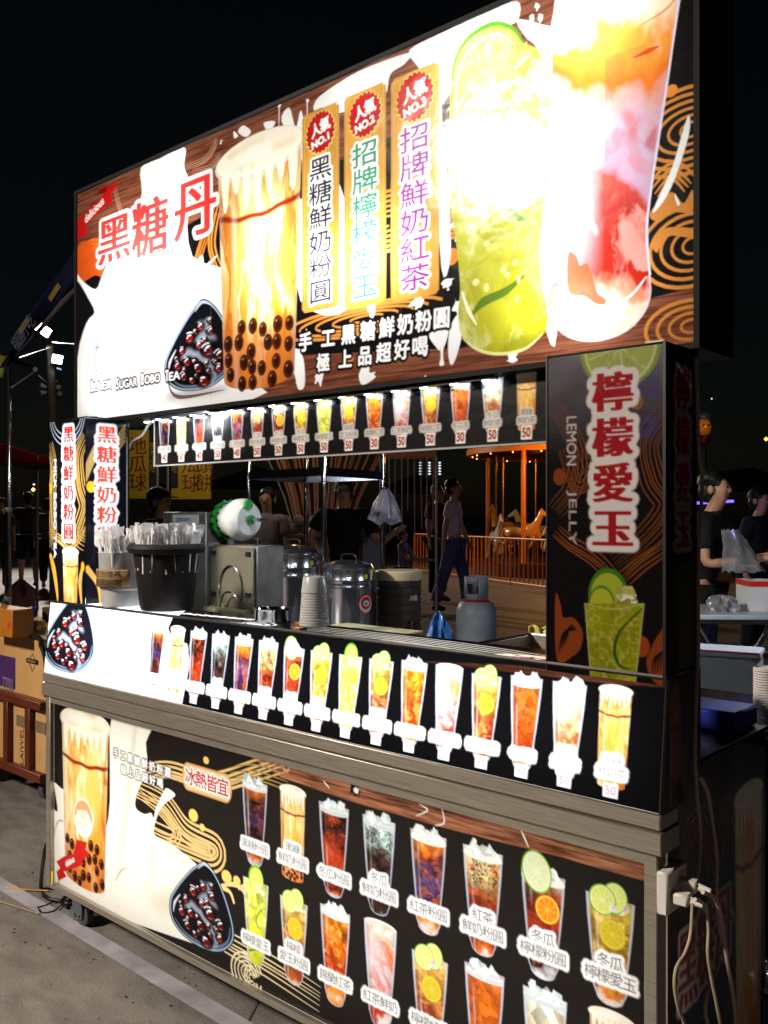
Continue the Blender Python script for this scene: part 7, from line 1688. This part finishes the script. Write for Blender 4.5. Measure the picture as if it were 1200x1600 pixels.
# ================================================================== street lamp pole
def front_lamp(x, y, z, tx, ty, tz, pw, label):  # added post out of view, fills the cart front with light
    t = thing('added_lamp_post', label, 'street lamp', (x, y, 0), local=True)
    m = MB(); m.cyl((0, 0, 0), (0, 0, z + .1), .05); m.build('post', DULL_STEEL, t)
    from mathutils import Vector
    dv = nrm(np.array([tx - x, ty - y, tz - z])); sd0 = nrm(np.cross(dv, (0, 0, 1)))
    m = MB(); m.obox(np.array([0, 0, z]) + dv * .02, (.36, .26, .1), sd0, np.cross(sd0, dv), bev=.02); m.build('lamp_housing', BLACK_PAINT, t)
    m = MB(); m.obox(np.array([0, 0, z]) + dv * .08, (.30, .20, .012), sd0, np.cross(sd0, dv)); m.build('lens', mat('added_lamp_lens', (255, 240, 215), emit=(255, 230, 200), estr=12), t)
    d = bpy.data.lights.new('front_fill_beam', 'SPOT'); d.energy = pw; d.spot_size = math.radians(66); d.spot_blend = .9; d.shadow_soft_size = .3; d.color = (1, .88, .74)
    o = bpy.data.objects.new('front_fill_beam', d); COL.objects.link(o); o.location = tuple(np.array([x, y, z]) + dv * .5); o.rotation_euler = Vector(dv).to_track_quat('-Z', 'Y').to_euler()
front_lamp(-4.6, -3.6, 4.6, -1.9, 1.2, .6, 2300, 'added out of view lamp post, front fill light for the drinks cart')
PC = mat('concrete_pole', (150, 132, 110), rough=.8, var=.15); FLD = mat('flood_lens_warm', (255, 244, 225), emit=(255, 236, 205), estr=30); FLC = mat('flood_lens_cool', (240, 246, 255), emit=(215, 230, 255), estr=40)
pp = at(84, 804, 25); sp = thing('street_lamp_pole', 'concrete pole carrying two lit floodlights and loudspeakers', 'street lamp', (pp[0], pp[1], 0), YAW, local=True)
zt = at(80, 540, 25)[2]
m = MB(); m.tube([(0.05, 0, 0), (0, 0, zt * .5), (-.10, 0, zt)], [.15, .125, .095], 16); m.build('pole', PC, sp)
def fl(px_, py_, w_, h_, mt, tilt):
    q = at(px_, py_, 24.8) - pp; q = np.array([np.dot(q, RGT), np.dot(q, FWD), q[2] + pp[2]])
    m = MB(); m.obox(q, (w_, .12, h_), (math.cos(tilt), 0, -math.sin(tilt)), (0, 1, 0), bev=.03); o = m.build('floodlight_housing', BLACK_PAINT, sp)
    m = MB(); m.obox(q + [0, -.075, 0], (w_ * .86, .02, h_ * .8), (math.cos(tilt), 0, -math.sin(tilt)), (0, 1, 0), bev=.008); m.build('lens', mt, o); return q
fl(69, 516, .50, .30, FLD, .6); fl(91, 562, .32, .28, FLC, .2); fl(94, 577, .16, .05, mat('dim_lens', (150, 170, 200), emit=(140, 170, 210), estr=1.2), .3)
for (px_, py_) in ((71, 605), (71, 613), (90, 608), (92, 614)):
    q = at(px_, py_, 24.9) - pp; q = np.array([np.dot(q, RGT), np.dot(q, FWD), q[2] + pp[2]]); m = MB(); m.tube([q + [-.1 if px_ < 80 else .06, -.1, .05 if py_ < 610 else -.03], q + [.02, 0, 0]], [.065, .03], 10); m.build('loudspeaker_horn', WHITE_PLASTIC, sp)
m = MB(); m.tube([(-.4, -.1, zt * .86), (-.2, 0, zt * .83), (.1, 0, zt * .835)], .025, 6); m.build('bracket_arm', DULL_STEEL, sp)
sd_ = bpy.data.lights.new('floodlight_beam', 'SPOT'); sd_.energy = 3600; sd_.spot_size = math.radians(120); sd_.spot_blend = .6; sd_.shadow_soft_size = .25; sd_.color = (1, .9, .76)
so = bpy.data.objects.new('floodlight_beam', sd_); COL.objects.link(so); q = at(69, 516, 24.3); so.location = q
from mathutils import Vector
so.rotation_euler = (Vector((-2.5, 3, 0)) - Vector(q)).to_track_quat('-Z', 'Y').to_euler()
def wire(pts, r, label): m = MB(); m.tube(spline(pts, 6), r, 5); return tag(m.build('overhead_wire', BLACK_PAINT if 'pale' not in label else DULL_STEEL), label, 'wire')
wire([at(82, 535, 24), at(100, 536, 22), at(122, 537, 20), at(200, 530, 15)], .006, 'pale overhead wire from the lamp pole toward the big sign')
wire([at(78, 543, 24), at(50, 552, 22), at(20, 562, 18)], .005, 'dark overhead wire from the lamp pole toward the tent')
wire([at(1090, 478, 20), at(1140, 479, 20), at(1210, 480, 20)], .006, 'pale overhead wire in the dark sky right of the big sign')
# ================================================================== tents
tc_ = thing('tent_frame', 'silver tent pole and blue valance with characters at the left edge', 'tent', tuple(at(13, 804, 4.55)[:2]) + (0,))
tp = at(13, 804, 4.55)
m = MB(); m.tube([(tp[0], tp[1], 0), (tp[0], tp[1], at(13, 740, 4.55)[2])], .0165, 14); m.tube([(tp[0], tp[1], at(13, 740, 4.55)[2]), (tp[0], tp[1], at(13, 575, 4.55)[2])], .0125, 14); m.build('pole', CHROME, tc_)
for z_ in (at(13, 797, 4.55)[2], at(13, 936, 4.55)[2]): m = MB(); m.lathe([(.019, -.01), (.021, 0), (.019, .012)], (tp[0], tp[1], z_), 14); m.tube([(tp[0], tp[1], z_), tuple(np.array([tp[0], tp[1], z_]) - FWD * .03 - RGT * .012)], .005, 6); m.build('clamp', DULL_STEEL, tc_)
m = MB(); m.tube([at(12, 559, 4.5), at(55, 577, 4.1)], .011, 8); m.tube([at(16, 606, 4.6), at(55, 579, 4.15)], .006, 8); m.build('roof_strut', CHROME, tc_)
VAL = mat('blue_valance', (16, 18, 36), rough=.9, spec=0, var=.2, scale=8); PINKV = mat('grey_pink_cloth', (60, 52, 58), rough=.9, spec=0)
a, b, c1, c2 = at(-14, 592, 4.4), at(124, 372, 3.7), at(124, 432, 3.7), at(14, 566, 4.4)
def vf(u, v): top = a * (1 - u) + b * u; bot = c2 * (1 - u) + c1 * u; return tuple(top * (1 - v) + bot * v + FWD * .02 * math.sin(9 * u + 2 * v))
m = MB(); m.sheet(vf, 20, 4); vo = m.build('valance', VAL, tc_, thick=.003)
c3, c4 = at(22, 566, 4.41), at(124, 446, 3.71)
m = MB(); m.sheet(lambda u, v: tuple((c2 * (1 - u) + c1 * u) * (1 - v) + (c3 * (1 - u) + c4 * u) * v + FWD * .01), 20, 2); m.build('valance_hem', PINKV, tc_, thick=.003)
YV = mat('yellow_patch', (96, 76, 14), rough=.7)
for (x_, y_) in ((.72, .45), (.42, .2), (.1, .3)):
    q = np.array(vf(x_, y_)) + FWD * .018; m = MB(); xd = nrm(b - a); m.obox(q - FWD * .03, (.11, .003, .03), xd, nrm(np.cross(np.cross(xd, FWD), xd)) if 0 else FWD); m.build('yellow_patch', YV, tc_, smooth=False)
xd = nrm(a - b); yd = nrm(np.cross(-FWD, xd)); 
letters('valance_characters', '\u798f\u5712\u5c0f\u5403', at(36, 520, 3.85), -xd, nrm(np.cross(FWD, -xd) * -1), .055, .06, mat('pale_ink', (64, 64, 84)), tc_)
YF = mat('yellow_flag_cloth', (110, 118, 10), rough=.7); m = MB(); m.sheet(lambda u, v: tuple(at(-6 + 18 * u - 8 * v, 551 + 8 * u + 32 * v, 4.35)), 6, 6); tag(m.build('yellow_flag', YF, thick=.003), 'small yellow green flag at the tent corner, top left edge', 'flag')
rt = thing('red_canopy', 'dim red market canopy behind the silver pole', 'canopy', tuple(at(30, 804, 13)[:2]) + (0,)); RC = mat('red_canvas', (120, 26, 18), rough=.9, var=.15, spec=0)
p1, p2, p3, p4 = at(-30, 690, 12), at(84, 712, 13.5), at(84, 724, 12.5), at(-30, 724, 11)
m = MB(); m.sheet(lambda u, v: tuple((p1 * (1 - u) + p2 * u) * (1 - v) + (p4 * (1 - u) + p3 * u) * v + UPV * .03 * math.sin(6 * u)), 14, 6); m.build('roof_cloth', RC, rt, thick=.01)
m = MB(); m.sheet(lambda u, v: tuple((p4 * (1 - u) + p3 * u) - UPV * .06 * v + UPV * .03 * math.sin(6 * u)), 14, 2); m.build('edge_flap', PINKV, rt, thick=.01)
for x_ in (-28, 58): q = at(x_, 804, 12.6); m = MB(); m.cyl((q[0], q[1], 0), (q[0], q[1], at(x_, 712, 12.6)[2]), .02); m.build('post', DULL_STEEL, rt)
# ================================================================== left boxes
CARD = mat('beige_carton', (190, 146, 92), rough=.75, var=.08, scale=10); BROWN = mat('red_brown_steel', (92, 40, 20), rough=.45); PUR = mat('purple_print', (70, 36, 96), rough=.6)
bxp = thing('hand_trolley', 'brown steel trolley holding beige cartons at the left edge', 'trolley', (-4.0, 2.2, 0))
gx1 = onY(78, 1100, 2.02)[0]; gx0 = -4.6
zb = lambda py_: onY(60, py_, 2.02)[2]
for x_ in (onY(16, 1150, 2.0)[0], onY(50, 1150, 2.0)[0]): m = MB(); m.box((x_ - .022, 1.975, .13), (x_ + .022, 2.0, onY(30, 1092, 2.0)[2]), bev=.003); m.build('upright_bar', BROWN, bxp)
z1_ = onY(40, 1098, 2.0)[2]; m = MB(); m.box((gx0, 1.972, z1_ - .01), (gx1, 2.002, z1_ + .028), bev=.003); m.box((gx0, 1.972, .125), (gx1, 2.002, .165), bev=.003); m.build('cross_bar', BROWN, bxp)
m = MB(); m.box((gx0, 2.0, .128), (gx1, 2.55, .15)); m.build('platform', BROWN, bxp, smooth=False)
for x_ in (-4.35, gx1 - .12): m = MB(); m.tube([(x_ - .02, 2.1, .062), (x_ + .02, 2.1, .062)], .062, 20); m.build('wheel', RUBBER, bxp); 
lo = thing('carton', 'beige carton printed with a black maker name inside the brown trolley', 'carton', (-4.1, 2.2, .15)); m = MB(); m.box((gx0, 2.004, .151), (gx1 - .004, 2.5, z1_ + .02), bev=.004); m.build('carton_body', CARD, lo)
q = onY(34, 1172, 2.003); letters('carton_lettering', 'LAIWELL', (q[0] - .0, 2.0035, q[2] + .03), (0, 0, 1), (-1, 0, 0), .19, .032, INK, lo)
m = MB(); q0 = onY(26, 1130, 2.003); q1 = onY(78, 1150, 2.003); m.box((q0[0], 2.0015, q1[2]), (gx1 - .005, 2.0035, q1[2] + .05)); m.build('grey_band_print', mat('taupe_print', (120, 96, 70), rough=.7), lo, smooth=False)
up = thing('carton', 'large beige carton with purple panel and black edge on top of the trolley', 'carton', (-4.1, 2.2, z1_ + .03)); zt_ = onY(30, 990, 2.02)[2]
xe = onY(70, 1040, 2.02)[0]
m = MB(); m.prism([(gx0, 2.01, z1_ + .03), (gx1 - .002, 2.01, z1_ + .03), (gx1 - .002, 2.01, zt_ - .11), (gx1 - .04, 2.01, zt_ - .05), (xe - .02, 2.01, zt_ - .012), (gx1 - .12, 2.01, zt_), (gx0, 2.01, zt_)], (0, .52, 0)); m.build('carton_body', CARD, up, smooth=False, fix=True)
m = MB(); m.tube([(gx0, 2.004, zt_ + .004), (gx1 - .12, 2.004, zt_ + .004), (gx1 - .05, 2.004, zt_ - .03), (gx1 - .006, 2.004, zt_ - .1), (gx1, 2.004, z1_ + .05)], .011, 8, smooth=4); m.build('black_edge_strip', CORDB, up)
q0 = onY(-20, 1010, 2.01); q1 = onY(24, 1070, 2.01); m = MB(); m.box((q0[0], 2.0065, q1[2] - .02), (q1[0], 2.0085, onY(24, 1028, 2.01)[2])); m.build('purple_panel_print', PUR, up, smooth=False)
q = onY(12, 1070, 2.005); letters('panel_lettering', '7700', (q[0], 2.0055, q[2] + .005), (1, 0, 0), (0, 0, 1), .10, .055, mat('lilac_ink', (150, 120, 160)), up)
q = onY(48, 1034, 2.0); m = MB(); vs = [(q[0] - .035, 2.0072, q[2]), (q[0], 2.0072, q[2] + .035), (q[0] + .035, 2.0072, q[2]), (q[0], 2.0072, q[2] - .045)]; m.tube([*vs, vs[0]], .0012, 4); m.box((q[0] - .05, 2.005, q[2] - .008), (q[0] + .05, 2.0068, q[2] + .012)); m.build('crest_print', INK, up, smooth=False)
letters('crest_lettering', 'PREMIUM', (q[0], 2.004, q[2] + .002), (1, 0, 0), (0, 0, 1), .07, .01, CARD, up)
# things on top of the cartons
yb = onZ(4, 1000, zt_ + .005); o = thing('yellow_carton', 'orange yellow carton with red letter behind the silver pole', 'carton', (yb[0], yb[1] + .12, zt_ + .002), local=True)
m = MB(); m.box((-.32, -.06, 0), (-.035, .04, .125), bev=.004); m.build('carton_body', mat('orange_yellow_carton', (170, 104, 22), rough=.6), o); letters('red_letter', 'P', (-.06, -.0605, .05), (1, 0, 0), (0, 0, 1), .03, .035, REDI, o)
o = thing('blue_basket', 'small blue plastic basket with white handle on the big carton', 'basket', (*onZ(37, 975, zt_)[:2], zt_ + .003), .3, local=True)
m = MB(); m.lathe([(.045, 0), (.058, .075), (.06, .078), (.056, .076), (.044, .005), (0, .004)], n=4 * 6); m.build('basket_body', mat('blue_basket_plastic', (20, 50, 170), rough=.4), o); m = MB(); m.tube([(-.055, 0, .07), (0, -.03, .062), (.055, 0, .085)], .004, 6, smooth=4); m.build('handle', WHITE_PLASTIC, o)
o = thing('brown_paper_box', 'small open brown box beside the silver pole foot', 'box', (*onZ(31, 995, zt_)[:2], zt_ + .002), .3, local=True); m = MB(); m.box((-.035, -.03, 0), (.035, .03, .05)); m.build('box_body', mat('dark_kraft', (84, 62, 40), rough=.8), o, smooth=False)
p = onZ(58, 985, zt_); crumple('bread_bag', (p[0], p[1], zt_ + .002), (.045, .04, .05), 31, mat('golden_wrap', (190, 140, 60), rough=.4, var=.3, scale=25, coat=.3), 'golden crumpled snack bag next to the lit column', 'snack bag', amp=.5)
p = onZ(56, 975, zt_); o = thing('brown_paper_box', 'larger dim brown box behind the golden snack bag', 'box', (p[0], p[1] + .1, zt_ + .002), local=True); m = MB(); m.box((-.05, -.04, 0), (.05, .04, .075)); m.build('box_body', mat('dark_kraft', (84, 62, 40), rough=.8), o, smooth=False)
crumple('pink_cloth_sack', tuple(gp(33, 6.4)), (.11, .1, .82), 41, mat('dusty_pink_cloth', (150, 96, 90), rough=.8), 'dusty pink rounded sack between the yellow carton and blue basket', 'sack', amp=.12, narrow=.15)
# ================================================================== far lights, dim far stalls
def far_stall(px0, px1, py_top, w_, col, label):
    p0 = at(px0, 804, w_); W = (px1 - px0) * w_ / FOCAL; zt = EYE_H + (804 - py_top) * w_ / FOCAL
    t = thing('market_stall', label, 'market stall', (p0[0], p0[1], 0), YAW, local=True, group='dim stalls in the far dark')
    m = MB(); m.prism([(-.2, 0, zt * .8), (W / 2, 0, zt), (W + .2, 0, zt * .8), (W + .2, 0, zt * .74), (-.2, 0, zt * .74)], (0, 2.4, 0)); m.build('roof', mat('dark_canvas', col, rough=.8), t, smooth=False)
    for x_ in (0, W): m = MB(); m.cyl((x_, 0.05, 0), (x_, .05, zt * .76), .03); m.build('post', DULL_STEEL, t)
    m = MB(); m.box((0, .1, 0), (W, .7, .9)); m.build('counter', mat('dark_counter', (40, 34, 34), rough=.6), t, smooth=False)
far_stall(100, 240, 735, 32, (40, 34, 40), 'dim stall roof far behind the left banner')
far_stall(330, 470, 728, 34, (36, 36, 44), 'dim stall roof far behind the green machine')
far_stall(600, 700, 740, 36, (44, 34, 34), 'dim stall roof far behind the walking woman')
far_stall(1110, 1240, 730, 30, (34, 30, 44), 'dim stall roof far behind the violet lights')
FARW = mat('far_white_bulb', (220, 225, 235), emit=(220, 225, 240), estr=1.1); FARY = mat('far_yellow_bulb', (255, 210, 60), emit=(255, 190, 50), estr=5)
for j, x_ in enumerate((657, 671, 687)):
    t = thing('light_string', 'short vertical string of dim white bulbs, ' + ('left', 'middle', 'right')[j] + ' of three above the woman', 'light string', tuple(at(x_, 730, 24)), local=True)
    for i in range(5): m = MB(); m.lathe([(0, -.03), (.045, 0), (0, .03)], (0, 0, .12 - i * .075), 8); m.build('bulb', FARW, t)
    m = MB(); m.cyl((0, 0, -.2), (0, 0, .3), .006, n=5); m.build('string_wire', BLACK_PAINT, t)
for (x_, y_, w_, mt, r, lb) in ((1197, 686, 30, FARY, .07, 'tiny yellow lamp in the dark sky at the right edge'), (1112, 623, 26, FARW, .03, 'tiny pale lamp high above the carnival mask'), (52, 765, 20, mat('far_orange_bulb', (255, 170, 80), emit=(255, 150, 60), estr=9), .045, 'small orange lamp beside the walking person at left'), (53, 757, 20, FARW, .03, 'small white lamp just above the orange one at left'), (1122, 752, 22, FARW, .03, 'tiny pale lamp right of the bent person'), (1118, 882, 8, FARY, .02, 'small amber lamp glowing under the folding table person'), (352, 690, 25, FARW, .03, 'tiny white lamp above the green gears')):
    p = at(x_, y_, w_); m = MB(); m.lathe([(0, -r), (r, 0), (0, r)], tuple(p), 8); tag(m.build('far_lamp', mt), lb, 'lamp')
